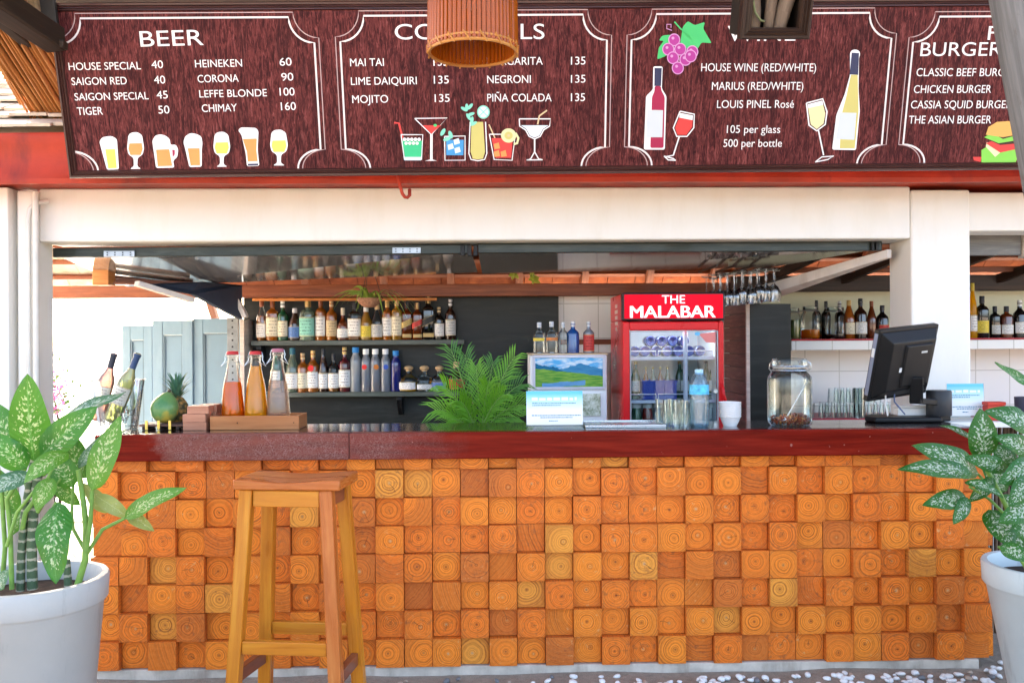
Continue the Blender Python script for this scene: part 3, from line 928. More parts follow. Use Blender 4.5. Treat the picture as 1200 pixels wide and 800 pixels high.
for body, x0, x1, y, cap, y1 in HEADS:
    m = MB(); add_text(m, body, x0, x1, y, cap, bold=0.0, y1=y1)
    m.build("heading_lettering", WH, board, recalc=False)
LISTS = [
 [("HOUSE SPECIAL", 81, 165.5, 82.5, 81.5), ("40", 178, 191.5, 80.5, 80), ("SAIGON RED", 84.5, 149, 100, 99), ("40", 181, 194, 98.3, 98), ("SAIGON SPECIAL", 88, 174.5, 118, 116.5), ("45", 184, 197, 116, 115.5), ("TIGER", 91, 121, 135, 134.5), ("50", 186, 199, 133.3, 133),
  ("HEINEKEN", 229, 284, 79.3, 78.3), ("60", 328, 342, 77.3, 77), ("CORONA", 232, 280, 97, 96), ("90", 330, 344, 95, 94.5), ("LEFFE BLONDE", 234, 313, 114.5, 113), ("100", 328, 345.5, 112.3, 112), ("CHIMAY", 237, 278, 131.5, 130.5), ("160", 329.5, 347, 129.3, 129)],
 [("MAI TAI", 410.5, 450, 78, 77.5), ("135", 508, 525, 77.5, 77.3), ("LIME DAIQUIRI", 411.5, 488.5, 99.8, 99), ("135", 508.5, 526, 98.3, 98), ("MOJITO", 413, 455, 121, 120.5), ("135", 509.5, 527, 119.8, 119.5),
  ("MARGARITA", 570, 636, 76.5, 76), ("135", 669, 686, 76, 75.8), ("NEGRONI", 571, 622, 97.8, 97.4), ("135", 669, 686, 97.3, 97), ("PI\u00d1A COLADA", 571, 646.5, 119.3, 119), ("135", 669, 685.5, 118.8, 118.6)],
 [("HOUSE WINE (RED/WHITE)", 821.5, 956, 83.8, 84), ("MARIUS (RED/WHITE)", 834, 941, 105.6, 105.5), ("LOUIS PINEL Ros\u00e9", 840, 930, 126.8, 126.5), ("105 per glass", 851.5, 914, 156, 156), ("500 per bottle", 847.5, 916, 172.3, 172.2)],
 [("CLASSIC BEEF BURGER", 1073.5, 1190, 89.5, 89.5), ("CHICKEN BURGER", 1070.5, 1161, 109.3, 109), ("CASSIA SQUID BURGER", 1067, 1185, 127.3, 127), ("THE ASIAN BURGER", 1064.5, 1161, 145, 144.8)]]
for L in LISTS:
    m = MB()
    for body, x0, x1, y, y1 in L: add_text(m, body, x0, x1, y, 9.2 if not body.endswith(("glass", "bottle")) else 9, bold=0.0, y1=y1)
    m.build("price_lettering", WH, board, recalc=False)
# ---- printed pictures
def ell(cx, cy, rx, ry, a0=0, a1=360, n=20, rot=0):
    o = []
    for k in range(n + (0 if a1 - a0 == 360 else 1)):
        a = R(a0 + (a1 - a0) * k / n); x, y = rx * math.cos(a), -ry * math.sin(a)
        c, s = math.cos(R(rot)), math.sin(R(rot))
        o.append((cx + x * c + y * s, cy - x * s + y * c))
    return o
class Pic:
    def __init__(s): s.m = MB(); s.mats = []; s.z = 0.001
    def mi(s, c):
        if c not in s.mats: s.mats.append(c)
        return s.mats.index(c)
    def poly(s, c, pts):
        s.z += 0.00025
        if 8 <= len(pts) <= 18:      # round the corners of drawn outlines
            for cut in (1.3, .5):
                q = []
                for i in range(len(pts)):
                    (ax, ay), (bx, by) = pts[i], pts[(i + 1) % len(pts)]
                    k = min(.25, cut / max(.01, math.hypot(bx - ax, by - ay)))
                    q += [(ax + (bx - ax) * k, ay + (by - ay) * k), (bx - (bx - ax) * k, by - (by - ay) * k)]
                pts = q
        b = s.m.pts([b3(p, s.z) for p in pts]); s.m.face([b + i for i in range(len(pts))], s.mi(c)); return s
    def line(s, c, pts, w=1.0, close=False):
        s.z += 0.00025
        stroke(s.m, pts, w * 0.0042, s.z, s.mi(c), close); return s
    def done(s, label=None):
        # triangulate so that concave outlines fill properly
        o = s.m.build("printed_picture", [INK[c] for c in s.mats], board, recalc=False)
        bm = bmesh.new(); bm.from_mesh(o.data); bmesh.ops.triangulate(bm, faces=bm.faces, ngon_method='EAR_CLIP'); bm.to_mesh(o.data); bm.free()
        if label: o['label'] = label
for nm, c in dict(foam=(0.80, 0.80, 0.80), yellow=(0.68, 0.62, 0.12), orange=(0.72, 0.30, 0.09), green=(0.04, 0.50, 0.22), mint=(0.22, 0.62, 0.48), blue=(0.06, 0.30, 0.60), pblue=(0.50, 0.66, 0.78), red=(0.66, 0.055, 0.05), olive=(0.56, 0.50, 0.16), tan=(0.62, 0.48, 0.28), navy=(0.035, 0.04, 0.09), wine=(0.36, 0.02, 0.07), grape=(0.42, 0.045, 0.28), grape2=(0.62, 0.30, 0.55), leaf=(0.07, 0.52, 0.16), label=(0.58, 0.63, 0.66), bun=(0.70, 0.38, 0.10), patty=(0.05, 0.02, 0.015), lettuce=(0.22, 0.58, 0.08), cream=(0.72, 0.66, 0.40), ice=(0.62, 0.74, 0.82), pale=(0.70, 0.68, 0.36)).items(): ink(nm, c)
INK["white"] = WH
# seven beers
p = Pic(); p.poly("foam", [(116.5, 166), (120, 161), (126, 160), (131, 159.5), (137, 163), (137.5, 168), (139.5, 198.5), (125.5, 199)]).poly("yellow", [(123.5, 175), (135, 174.8), (137, 197), (127, 197.5)]).done("picture of a tall glass of pale beer")
def tulip(cx, top, bot, w, liq, lab):
    p = Pic(); h = bot - top
    bowl = [(cx - w * .42, top + 3), (cx - w * .25, top), (cx + w * .1, top - .6), (cx + w * .38, top + 3), (cx + w * .5, top + h * .42), (cx + w * .42, top + h * .6), (cx + w * .12, top + h * .7), (cx + w * .1, bot - 3), (cx + w * .34, bot), (cx - w * .34, bot), (cx - w * .1, bot - 3), (cx - w * .12, top + h * .7), (cx - w * .42, top + h * .6), (cx - w * .5, top + h * .42)]
    p.poly("foam", bowl)
    p.poly(liq, [(cx - w * .36, top + h * .3), (cx + w * .36, top + h * .29), (cx + w * .42, top + h * .45), (cx + w * .3, top + h * .62), (cx - w * .3, top + h * .62), (cx - w * .42, top + h * .45)])
    p.done(lab)
tulip(159, 155.5, 198, 20, "orange", "picture of a stemmed glass of amber beer")
p = Pic(); p.poly("foam", [(178.5, 165), (182, 159), (188, 157.5), (194, 159), (199, 163), (200, 170), (206, 169.5), (209, 175), (208, 184), (203, 188.5), (204.5, 196.5), (183, 197)]).poly("orange", [(183, 175.5), (198.5, 175), (202, 194.5), (185, 195)]).poly("wine", [(202, 175.5), (205, 176), (205, 181), (202.5, 184.5)]).done("picture of a beer mug with handle")
p = Pic(); p.poly("foam", [(215, 167), (217, 160), (223, 156), (230, 157), (236, 160), (237.5, 168), (236.5, 175), (236.5, 195.5), (222, 196), (217, 174)]).poly("orange", [(220, 174), (234, 173.8), (234.5, 193.8), (223.5, 194)]).done("picture of a pint glass of amber beer")
tulip(260, 155, 195.5, 20, "yellow", "picture of a stemmed glass of golden beer")
p = Pic(); p.poly("foam", [(279, 153), (282, 149.5), (289, 149.5), (300, 150), (303, 154), (302, 175), (304, 194.5), (289.5, 195), (288, 180), (283, 158)]).poly("orange", [(284.5, 163), (301, 162.5), (300.5, 176), (302, 189), (290.5, 189.5), (289.5, 178)]).poly("navy", [(290.5, 192), (302.5, 191.7), (302.8, 194), (290.5, 194.3)]).done("picture of a curved wheat beer glass")
tulip(327, 152.5, 194, 21, "yellow", "picture of a stemmed glass of yellow beer")
# cocktails
p = Pic(); p.line("red", [(462, 144), (467.5, 144.5), (472, 162)], 2.2).line("foam", [(470, 158), (474, 187), (494, 187), (495.5, 158), (470, 158)], 1.2).poly("green", [(471.5, 165), (494.5, 165), (493.5, 184), (474.5, 184)]).poly("ice", [(474, 184), (493.5, 184), (493.5, 188), (474, 188)])
for k in range(5): p.poly("foam", ell(474 + k * 4.3, 163.5, 2.2, 2.2, n=8))
for k in range(4): p.poly("foam", ell(476 + k * 4.3, 168, 2, 2, n=8))
p.done("picture of a green cocktail with a red straw")
p = Pic(); p.line("foam", [(486, 139), (524, 138.5), (505.5, 158), (486, 139)], 1.2).poly("red", [(495, 147), (517, 147), (505.5, 157)]).poly("white", [(504.2, 157), (507, 157), (507, 187), (512, 188.5), (498, 188.7), (504, 187)]).poly("leaf", ell(510, 147, 2.2, 1.8, n=8)).done("picture of a red martini")
p = Pic(); p.line("foam", [(521, 160), (521.5, 188), (545, 187.8), (545, 159.5), (521, 160)], 1.2).poly("blue", [(523, 164), (543.5, 164), (543, 182), (523, 182)])
for x, y in ((528, 172), (535, 166), (536, 176)): p.poly("ice", [(x - 3.5, y - 2), (x + 2.5, y - 4), (x + 4, y + 2), (x - 2.5, y + 4)])
for x, y, r in ((519, 155, 60), (524, 163, 20), (528, 158, 110)): p.poly("mint", ell(x, y, 5, 2.4, n=10, rot=r))
p.done("picture of a blue iced cocktail with mint")
p = Pic(); p.line("foam", [(551, 143), (549.5, 180), (552, 187), (560, 188.5), (568, 187), (570.5, 180), (569, 143)], 1.2).poly("olive", [(552.5, 143), (566, 143), (568.5, 178), (566, 186), (560, 187), (554, 186), (551.5, 178)]).poly("mint", ell(566.5, 131.5, 7.5, 8, n=16)).poly("ice", ell(566.5, 131.5, 6, 6.5, n=16)).line("mint", [(562, 127), (571, 136)], 1).line("mint", [(571, 127), (562, 136)], 1)
for x, y, r in ((547, 126, 90), (551, 125, 50), (544, 128, 150), (552, 134, 20), (549, 137, 120), (555, 145, 30), (553, 141, 80)): p.poly("mint", ell(x, y, 4.6, 2, n=10, rot=r))
p.done("picture of a tall yellow cocktail with lime and mint")
p = Pic(); p.line("tan", [(573, 146), (580, 162)], 1.4).line("foam", [(573.5, 157.5), (579, 187), (600, 188), (604, 157.5), (573.5, 157.5)], 1.2).poly("red", [(576, 162), (601, 162), (599, 185), (581, 185)]).poly("pale", ell(596, 159, 9, 8.5, n=16)).poly("olive", ell(596, 159, 5, 4.6, n=12)).poly("tan", ell(596, 159, 1.6, 1.6, n=8)).line("pale", [(604, 156), (607.5, 162), (606, 168), (602, 169)], 2.6)
for x, y in ((582, 171), (590, 180), (582, 180)): p.poly("orange", [(x - 3.5, y - 2), (x + 2.5, y - 4), (x + 4, y + 3), (x - 2.5, y + 4)])
p.done("picture of a red iced cocktail with a yellow twist")
p = Pic(); p.line("foam", [(608.5, 139.5), (609, 148), (616, 152.5), (620, 160), (626.5, 163), (633, 160), (637, 152.5), (644, 148), (645, 139.5), (608.5, 139.5)], 1.3).poly("ice", [(610.5, 147), (643, 147), (636, 151.5), (632, 159), (626.5, 161.5), (621, 159), (617, 151.5)]).line("tan", [(630, 146), (632, 136), (641, 129.5)], 1.8).line("foam", [(626.5, 163), (626.5, 180)], 1.6).line("foam", [(626.5, 178), (622, 186), (617, 187.5), (636, 187.3), (631, 186), (626.5, 178)], 1.3).done("picture of a margarita glass with a straw")
# wine panel
p = Pic()
for (x, y, r) in ((790, 36, 0),): p.poly("leaf", [(783, 41), (773, 43), (776, 37), (771, 33)] and [(770, 70), (772, 56), (778, 48), (772, 48), (776, 42), (786, 41), (790, 56), (780, 66)])
p.poly("leaf", [(798, 45), (800, 32), (806, 25), (814, 30), (826, 26), (824, 34), (834, 51), (822, 50), (816, 60), (806, 58), (797, 53)])
for x, y in ((790, 47), (783, 58), (797, 58), (788.5, 68), (803, 70), (811, 61), (794, 80), (809, 66)): p.poly("grape2", ell(x, y, 7.2, 7.6, n=14)).poly("grape", ell(x, y, 6, 6.4, n=14)).poly("grape2", ell(x - 1.5, y - 2, 1.8, 1.8, n=8))
p.line("leaf", [(790, 26), (797, 34), (806, 40), (812, 46)], 1.5).line("grape2", [(787, 36), (781, 34), (781, 29), (786, 29), (786, 33)], .9).done("picture of a bunch of purple grapes with leaves")
p = Pic(); p.poly("foam", [(765.5, 78), (776.5, 78), (775.5, 104), (781, 113), (779, 175.5), (754.5, 175.5), (757, 113), (765, 105)]).poly("wine", [(767, 101), (774.5, 101), (775, 106), (779, 114), (777.5, 173.5), (762, 173.5), (764, 114), (767, 107)]).poly("navy", [(767, 80), (775.5, 80), (774.5, 101), (766.8, 101)]).poly("label", [(758.5, 129), (777, 129.3), (776, 161), (758, 161)]).done("picture of a bottle of red wine")
p = Pic(); p.line("foam", [(797, 130.5), (813.5, 134), (813, 150), (805, 160), (793, 160), (789, 150), (797, 130.5)], 1.4).poly("red", [(796, 138), (811.5, 141), (811, 149), (804, 158.5), (794, 158), (791, 150)]).poly("foam", [(796.5, 132.5), (812, 135.5), (811.5, 141), (796, 138)]).line("foam", [(796, 160), (789, 182), (780, 184)], 1.6).line("foam", [(778, 183), (789, 186), (792, 188), (783, 187.5), (778, 183)], 1.3).done("picture of a glass of red wine")
p = Pic(); p.line("foam", [(945, 121), (964, 116), (969, 131), (967, 146), (957, 153.5), (948, 147), (945, 121)], 1.6).poly("pale", [(947, 127), (964.5, 123), (967, 133), (965, 145), (957, 151.5), (950, 146)]).poly("foam", [(946.5, 122.5), (963.5, 118), (964.5, 123), (947, 127)]).line("foam", [(959, 153), (965, 182)], 1.6).line("foam", [(955, 190), (963, 184), (977, 183), (970, 187), (955, 190)], 1.3).done("picture of a glass of white wine")
p = Pic(); p.poly("foam", [(996, 63), (997.5, 59.5), (1002, 58), (1007, 60), (1008, 64), (1006.5, 68), (1006, 105), (1007.5, 130), (1003, 176), (975, 175.5), (980, 135), (990, 110), (996, 88)]).poly("olive", [(997, 88), (1005, 88), (1006, 130), (1001.5, 174), (984, 174), (986, 135), (992, 112)]).poly("navy", [(998, 62), (1006.5, 62.5), (1005.5, 88), (995.5, 87.5)]).poly("label", [(984.5, 132), (1003.5, 132.5), (1001, 164), (979.5, 163)]).done("picture of a bottle of white wine")
# burger
p = Pic(); p.poly("lettuce", [(1150, 176), (1158, 171), (1175, 173), (1192, 170), (1196, 178), (1190, 190), (1150, 191)]).poly("cream", [(1155, 172), (1166, 184), (1180, 172), (1194, 172), (1193, 166), (1156, 167)]).poly("red", [(1155, 168), (1166, 164), (1192, 168), (1190, 175), (1172, 179)]).poly("red", [(1140, 184), (1150, 184), (1149, 190), (1141, 188)]).poly("patty", [(1156, 163), (1172, 170), (1194, 168), (1196, 161), (1158, 158)]).poly("lettuce", [(1153, 161), (1162, 156), (1175, 163), (1194, 158), (1194, 164), (1170, 168)]).poly("bun", [(1155, 158), (1158, 149), (1168, 143), (1182, 142), (1194, 148), (1196, 157), (1175, 161)])
p.done("picture of a burger with lettuce and tomato")
# two timber hangers holding the top of the board to the front roof
BRKT = paint("bracket_dark", (0.02, 0.018, 0.017), .5, .3, 12, .2)
m = MB(); m.box(-0.02, 0.05, bh - .14, bh + .03, .023, .05); m.box(-.015, 0.01, bh - .18, bh - .13, .023, .06)
m.build("hanger", BRKT, board, bevel=.006)

# ================================================================== FRONT ROOF (reed-lined lean-to the lamp hangs from)
SLP = 0.52
def fr(V): return 2.66 + SLP * (4.81 - V)
froof = thing("front_roof", "reed lined roof on dark rafters at upper left above the menu board", "roof", (0, 3, 3.4))
REED = wood("reed_lining", (0.22, 0.075, 0.018), (0.42, 0.17, 0.045), (0.62, 0.34, 0.13), .5, .1, 2.0, 30)
xr = -2.385
LIFT = 0.36
V0, V1 = 4.86, 2.5
VM = 4.38          # the main part of the roof stops above the board
THATCH = paint("thatch", (0.30, 0.20, 0.10), .9, .4, 20, .8)
xe = -2.10
m = MB()
m.hexa([(xr, V1, fr(V1) + .02), (xe, V1, fr(V1) + .02), (xe, V0, fr(V0) + .02), (xr, V0, fr(V0) + .02), (xr, V1, fr(V1) + .12), (xe, V1, fr(V1) + .12), (xe, V0, fr(V0) + .12), (xr, V0, fr(V0) + .12)])
part(m, "verge_thatch", THATCH, froof)
m = MB()
m.hexa([(xe - .2, V1, fr(V1) + LIFT), (3.4, V1, fr(V1) + LIFT), (3.4, VM, fr(VM) + LIFT), (xe - .2, VM, fr(VM) + LIFT), (xe - .2, V1, fr(V1) + LIFT + .1), (3.4, V1, fr(V1) + LIFT + .1), (3.4, VM, fr(VM) + LIFT + .1), (xe - .2, VM, fr(VM) + LIFT + .1)])
part(m, "thatch", THATCH, froof)
m = MB()
for i in range(12):
    x = xr + .012 + i * 0.024 + rnd.uniform(-.006, .006)
    a, b = (V0 + rnd.uniform(-.1, .12)), V1
    dz = rnd.uniform(-.004, .006)
    m.tube([(x, a, fr(a) + dz), (x + rnd.uniform(-.02, .02), (a + b) / 2, fr((a + b) / 2) + dz - .004), (x + rnd.uniform(-.03, .03), b, fr(b) + dz)], rnd.uniform(.008, .015), 6)
for i in range(14):
    x = xr - rnd.uniform(0.0, .05); a = rnd.uniform(3.9, 5.0); b = a - rnd.uniform(.3, .9)
    m.tube([(x, a, fr(a) + rnd.uniform(-.02, .06)), (x + rnd.uniform(0, .05), b, fr(b) + rnd.uniform(-.01, .05))], rnd.uniform(.005, .011), 5)
part(m, "reed_lining", REED, froof, smooth=60)
RAFT = wood("rafter_weathered", (0.010, 0.006, 0.004), (0.026, 0.016, 0.010), (0.09, 0.055, 0.036), .6, 0, 2, 40, .4)
for k, (a, b, w, h) in enumerate([
        (at(-60, -36, 3.55), at(66, 48, 4.22), 0.09, 0.11),
        (at(-40, -10, 3.9), at(74, 84, 4.66), 0.05, 0.05)]):
    m = MB(); m.bar(a, b, w, h, up=(0, SLP, 1)); part(m, "rafter", RAFT, froof, bevel=.006)
for x in (-1.2, 0.1, 1.3, 2.6):
    m = MB(); m.bar((x, VM, fr(VM) + LIFT - .05), (x, V1, fr(V1) + LIFT - .05), .08, .09, up=(0, SLP, 1)); part(m, "rafter", RAFT, froof, bevel=.006)
m = MB(); m.bar((xr, 4.30, TL.z + .075), (3.4, 4.30, TL.z + .105), .09, .09); part(m, "purlin", RAFT, froof, bevel=.006)
m = MB(); m.bar(at(50, 52, 4.19), at(77, 53, 4.19), .05, .035); part(m, "cleat", RAFT, froof, bevel=.004)
m = MB(); m.tube([at(34, 87, 4.62), at(66, 86, 4.62)], 0.028, 12); m.tube([at(27, 76, 4.6), at(36, 74, 4.6)], .016, 8)
part(m, "bamboo_pole", wood("bamboo_pale", (0.42, 0.32, 0.22), (0.6, 0.5, 0.38), (0.72, 0.64, 0.52), .45, .1), froof, smooth=50)

# leaning post in front at the right
t = thing("timber_post", "leaning grey weathered timber post at the right edge", "post", (1.9, 2.55, 0))
POSTM = wood("weathered_post", (0.07, 0.07, 0.07), (0.15, 0.15, 0.15), (0.24, 0.24, 0.24), .75, 0, 3.0, 60, .5, worn=(0.11, 0.10, 0.09))
m = MB()
Vp = 2.5
left = [(1144, -60), (1155, 0), (1168, 75), (1178, 130), (1191, 200), (1200, 250), (1212, 320), (1230, 420), (1248, 520), (1269, 640), (1297, 800), (1325, 960)]
rad = [.105] * 12
path = []
for (px, py), r in zip(left, rad):
    q = at(px, py, Vp); path.append((q.x + r + .026, Vp, q.z))
path.insert(0, (path[0][0] - .12, Vp, 4.0)); rad.insert(0, .118)
m.tube(path[::-1], rad[::-1], 18)
part(m, "trunk", POSTM, t, smooth=60)
m = MB()
for (px, py) in ((1190, 28), (1196, 186), (1199, 120)):
    q = at(px, py, Vp); m.tube([q + Vector((0, -.112, 0)), q + Vector((0, -.096, 0))], .004, 7)
part(m, "nail_hole", BLACKM, t)
# ornament box at the top
t = thing("carved_post_box", "dark moulded timber box holding driftwood hanging before the word wine", "hanging box", at(906, -30, 3.2))
VO = 3.2
a, b = at(866, 47, VO), at(947, 45.5, VO)
bwid = b.x - a.x; bhei = .34
t.location = (a.x, VO, (a.z + b.z) / 2); t.rotation_euler = (R(112), 0, 0)
m = MB()
for p_, q_, i_ in (((0, 0, 0), (bwid, 0, 0), (0, 1, 0)), ((0, bhei, 0), (bwid, bhei, 0), (0, -1, 0)), ((0, 0, 0), (0, bhei, 0), (1, 0, 0)), ((bwid, 0, 0), (bwid, bhei, 0), (-1, 0, 0))):
    molding(m, p_, q_, i_, 0.80)
m.build("frame", DKWOOD, t, smooth=25)
BXM = wood("box_inside_dark", (0.008, 0.006, 0.005), (0.018, 0.013, 0.01), (0.04, 0.03, 0.022), .7)
m = MB(); w_ = .012
m.box(.02, bwid - .02, .02, bhei - .02, -.20, -.19); m.box(.01, .01 + w_, .01, bhei - .01, -.188, -.033); m.box(bwid - .01 - w_, bwid - .01, .01, bhei - .01, -.188, -.033)
m.box(.024, bwid - .024, .01, .01 + w_, -.188, -.033); m.box(.024, bwid - .024, bhei - .02, bhei - .01, -.188, -.033)
m.build("case", BXM, t)
DRIFT = wood("driftwood", (0.10, 0.065, 0.04), (0.27, 0.20, 0.145), (0.52, 0.45, 0.36), .8, 0, 2, 20, .6)
m = MB()
for x_, w, lean in ((.072, .030, -.022), (.125, .022, .004), (.165, .030, .030)):
    m.tube([(x_, .024, -.09), (x_ + lean * .3, .09, -.085), (x_ + lean, .17, -.09), (x_ + lean * 1.5, .30, -.095)], [w * .8, w * .9, w, w * 1.15], 9)
m.build("driftwood", DRIFT, t, smooth=60)
m = MB(); m.tube([(.045, .15, -.05), (.06, .09, -.045), (.085, .06, -.05), (.10, .058, -.06)], .0045, 6)
m.build("vine_stem", paint("vine_green", (.25, .28, .14), .7), t, smooth=60)
m = MB(); m.bar((bwid / 2, bhei - .009, -.11), (bwid / 2, fr(VO + .1) + LIFT - t.location.z + .05, -.11), .10, .10, up=(0, 0, 1)); m.build("hanging_post", DKWOOD, t)
# lamp
t = thing("pendant_lamp", "glossy amber bamboo slat pendant lamp covering part of the cocktails heading", "lamp", at(554, 61, 3.05))
VL = 3.05
c = at(554, 61, VL); rb = 51 * VL / F
SLAT = wood("bamboo_slat_lacquer", (0.13, 0.020, 0.002), (0.32, 0.070, 0.004), (0.52, 0.16, 0.010), .2, .2, 2, 50, .15)
hh = 0.34
m = MB(); ns = 58
for i in range(ns):
    a = 2 * math.pi * i / ns
    d = Vector((math.cos(a), math.sin(a), 0)); q = 0.93
    w = 2 * math.pi * rb / ns * .5
    m.tube([c + d * rb, c + d * (rb * .985) + Vector((0, 0, hh * .5)), c + d * (rb * q) + Vector((0, 0, hh))], w * .98, 6)
part(m, "slat", SLAT, t, smooth=60)
m = MB()
for z, r2, w in ((-.003, rb + .000, .006), (0.014, rb + .003, .0045), (hh, rb * .93, .008)):
    ring = [c + Vector((math.cos(2 * math.pi * k / 48) * r2, math.sin(2 * math.pi * k / 48) * r2, z)) for k in range(49)]
    m.tube(ring, w, 6, cap=False)
for k in range(18):
    a = 2 * math.pi * k / 18; a2 = a + .16
    m.tube([c + Vector((math.cos(a) * (rb + .007), math.sin(a) * (rb + .007), .022)), c + Vector((math.cos(a2) * (rb + .006), math.sin(a2) * (rb + .006), -.012))], .003, 5)
part(m, "rim_binding", wood("rattan", (0.26, 0.08, 0.01), (0.42, 0.17, 0.03), (0.60, 0.32, 0.08), .4, .1), t, smooth=60)
m = MB(); m.tube([c + Vector((0, 0, hh - .02)), c + Vector((0, 0, fr(VL) + LIFT - c.z + .05))], .006, 8); part(m, "cord", BLACKM, t)
m = MB(); m.tube([c + Vector((0, 0, hh - .01)), c + Vector((0, 0, hh - .10))], .022, 12); part(m, "lamp_holder", BLACKM, t, smooth=40)
m = MB(); m.lathe([(0.012, 0.10), (.03, .06), (.034, .035), (.025, .012), (.004, 0)], c + Vector((0, 0, hh - .20)), 14); part(m, "bulb", WHITEPLASTIC, t, smooth=60)
for k in range(3):
    a = k * 2.1; m = MB(); m.bar(c + Vector((0, 0, hh)), c + Vector((math.cos(a) * rb * .92, math.sin(a) * rb * .92, hh)), .012, .008); part(m, "spoke", SLAT, t)
# ================================================================== STOOL
STOOLW = wood("stool_honey_wood", (0.36, 0.10, 0.010), (0.56, 0.20, 0.016), (0.70, 0.33, 0.035), .3, .12, 2.2, 26, .15)
STOOLR = wood("stool_red_wood", (0.30, 0.065, 0.012), (0.46, 0.13, 0.026), (0.62, 0.25, 0.07), .28, .15, 2.2, 26, .15)
STOOLB = wood("stool_brown_wood", (0.12, 0.03, 0.015), (0.21, 0.06, 0.028), (0.34, 0.12, 0.06), .35, .3, 2.2, 26, .15)
VS = 3.28
s0 = at(336, 568, VS)
srot = R(-6.5)
stool = thing("bar_stool", "tall honey wood bar stool with a saddle seat before the counter", "bar stool", (s0.x + .01, VS + .13, 0), rot=(0, 0, srot))
zs = Z(575, VS, 336)       # underside of the seat
SH = 0.038
m = MB()
W2, D2 = .199, .125
rows_t = []; nxs, nys = 15, 7
for j in range(nys):
    y = -D2 + 2 * D2 * j / (nys - 1)
    rows_t.append([(-W2 + 2 * W2 * i / (nxs - 1), y, zs + SH - .011 * math.cos((i / (nxs - 1) - .5) * math.pi) ** 2 ) for i in range(nxs)])
b0 = len(m.v)
m.sheet(rows_t, 0, [[(p[0], p[1]) for p in r] for r in rows_t])
rows_b = [[(x, y, zs) for x, y, z in r] for r in rows_t]
m.sheet(rows_b, 0, [[(p[0], p[1] + .5) for p in r] for r in rows_b])
n0 = nxs * nys
for j in (0, nys - 1):
    for i in range(nxs - 1):
        q = (b0 + j * nxs + i, b0 + j * nxs + i + 1, b0 + n0 + j * nxs + i + 1, b0 + n0 + j * nxs + i)
        m.face(q, 0, [(m.v[k][0], m.v[k][2]) for k in q])
for i in (0, nxs - 1):
    for j in range(nys - 1):
        q = (b0 + j * nxs + i, b0 + (j + 1) * nxs + i, b0 + n0 + (j + 1) * nxs + i, b0 + n0 + j * nxs + i)
        m.face(q, 0, [(m.v[k][1], m.v[k][2]) for k in q])
m.build("seat", STOOLR, stool, bevel=.006, bseg=3, smooth=40)
def sx(px, py, V=VS): return X(px, V, py) - stool.location.x
LT = [(-.158, -.088), (.140, -.088), (-.140, .088), (.150, .088)]
LBt = [(-.215, -.135), (.196, -.135), (-.185, .14), (.205, .14)]
def legat(k, z):
    f = 1 - z / zs
    return Vector((LT[k][0] + (LBt[k][0] - LT[k][0]) * f, LT[k][1] + (LBt[k][1] - LT[k][1]) * f, z))
for k in range(4):
    m = MB(); m.bar(legat(k, 0), legat(k, zs - .001), .049, .046, up=(0, 1, 0)); m.build("leg", (STOOLW, STOOLR, STOOLW, STOOLW)[k], stool, bevel=.005)
for (a, b, z, w, h, mt) in ((0, 1, zs - .034, .026, .06, STOOLW), (2, 3, zs - .034, .026, .06, STOOLW), (0, 2, zs - .034, .026, .06, STOOLB), (1, 3, zs - .034, .026, .06, STOOLB)):
    m = MB(); A, B = legat(a, z), legat(b, z); d = (B - A).normalized() * .027
    m.bar(A + d, B - d, w, h); m.build("apron", mt, stool, bevel=.003)
for (a, b, z, mt) in ((0, 1, .375, STOOLW), (2, 3, .375, STOOLW), (0, 2, .265, STOOLB), (1, 3, .265, STOOLB)):
    m = MB(); A, B = legat(a, z), legat(b, z); d = (B - A).normalized() * .026
    m.bar(A + d, B - d, .028, .048); m.build("stretcher", mt, stool, bevel=.003)

# ================================================================== BOTTLES
CAPM = {n_: paint("cap_" + n_, c_, .4, .1, 20, .03) for n_, c_ in dict(brown=(.22, .07, .03), gold=(.50, .33, .12), tan=(.55, .38, .2), green=(.02, .12, .06), silver=(.55, .56, .58), teal=(.03, .12, .16), dark=(.03, .03, .035), white=(.75, .75, .73), blue=(.03, .2, .5), cork=(.50, .34, .18), red=(.45, .03, .03), cream=(.62, .55, .42), yellow=(.6, .45, .06)).items()}
LABM = {}
def labm(nm, col):
    """paper label with a few printed lines and a darker emblem"""
    if nm in LABM: return LABM[nm]
    n = N("label_" + nm)
    uv = n.coord('UV')
    sx_ = n.n("SeparateXYZ"); n.l(uv, sx_.inputs[0])
    row = n.math('FRACT', n.math('MULTIPLY', sx_.outputs[1], 6.0))
    ln = n.math('MULTIPLY', n.math('GREATER_THAN', row, 0.55), n.math('GREATER_THAN', n.noise(n.coord('UV', (26, 6, 1)), 1.0, 2).outputs[0], .50))
    ln = n.math('MULTIPLY', ln, n.math('LESS_THAN', n.math('ABSOLUTE', n.math('SUBTRACT', sx_.outputs[0], .5)), .33))
    dk = tuple(c * .25 for c in col)
    c = n.mix(n.math('MULTIPLY', ln, .75), col, dk)
    ed = n.math('GREATER_THAN', n.math('ABSOLUTE', n.math('SUBTRACT', sx_.outputs[1], .5)), .44)
    c = n.mix(n.math('MULTIPLY', ed, .6), c, (.45, .33, .15))
    n.bsdf(c, .5)
    LABM[nm] = n.m
    return n.m
LABC = dict(cream=(.68, .62, .46), white=(.74, .73, .70), mint=(.22, .52, .42), yellow=(.68, .52, .06), gold=(.5, .36, .12), black=(.03, .03, .03), grey=(.5, .5, .48), blue=(.1, .2, .45), red=(.5, .05, .04), orange=(.68, .22, .06), kraft=(.55, .42, .24), green=(.1, .3, .14))
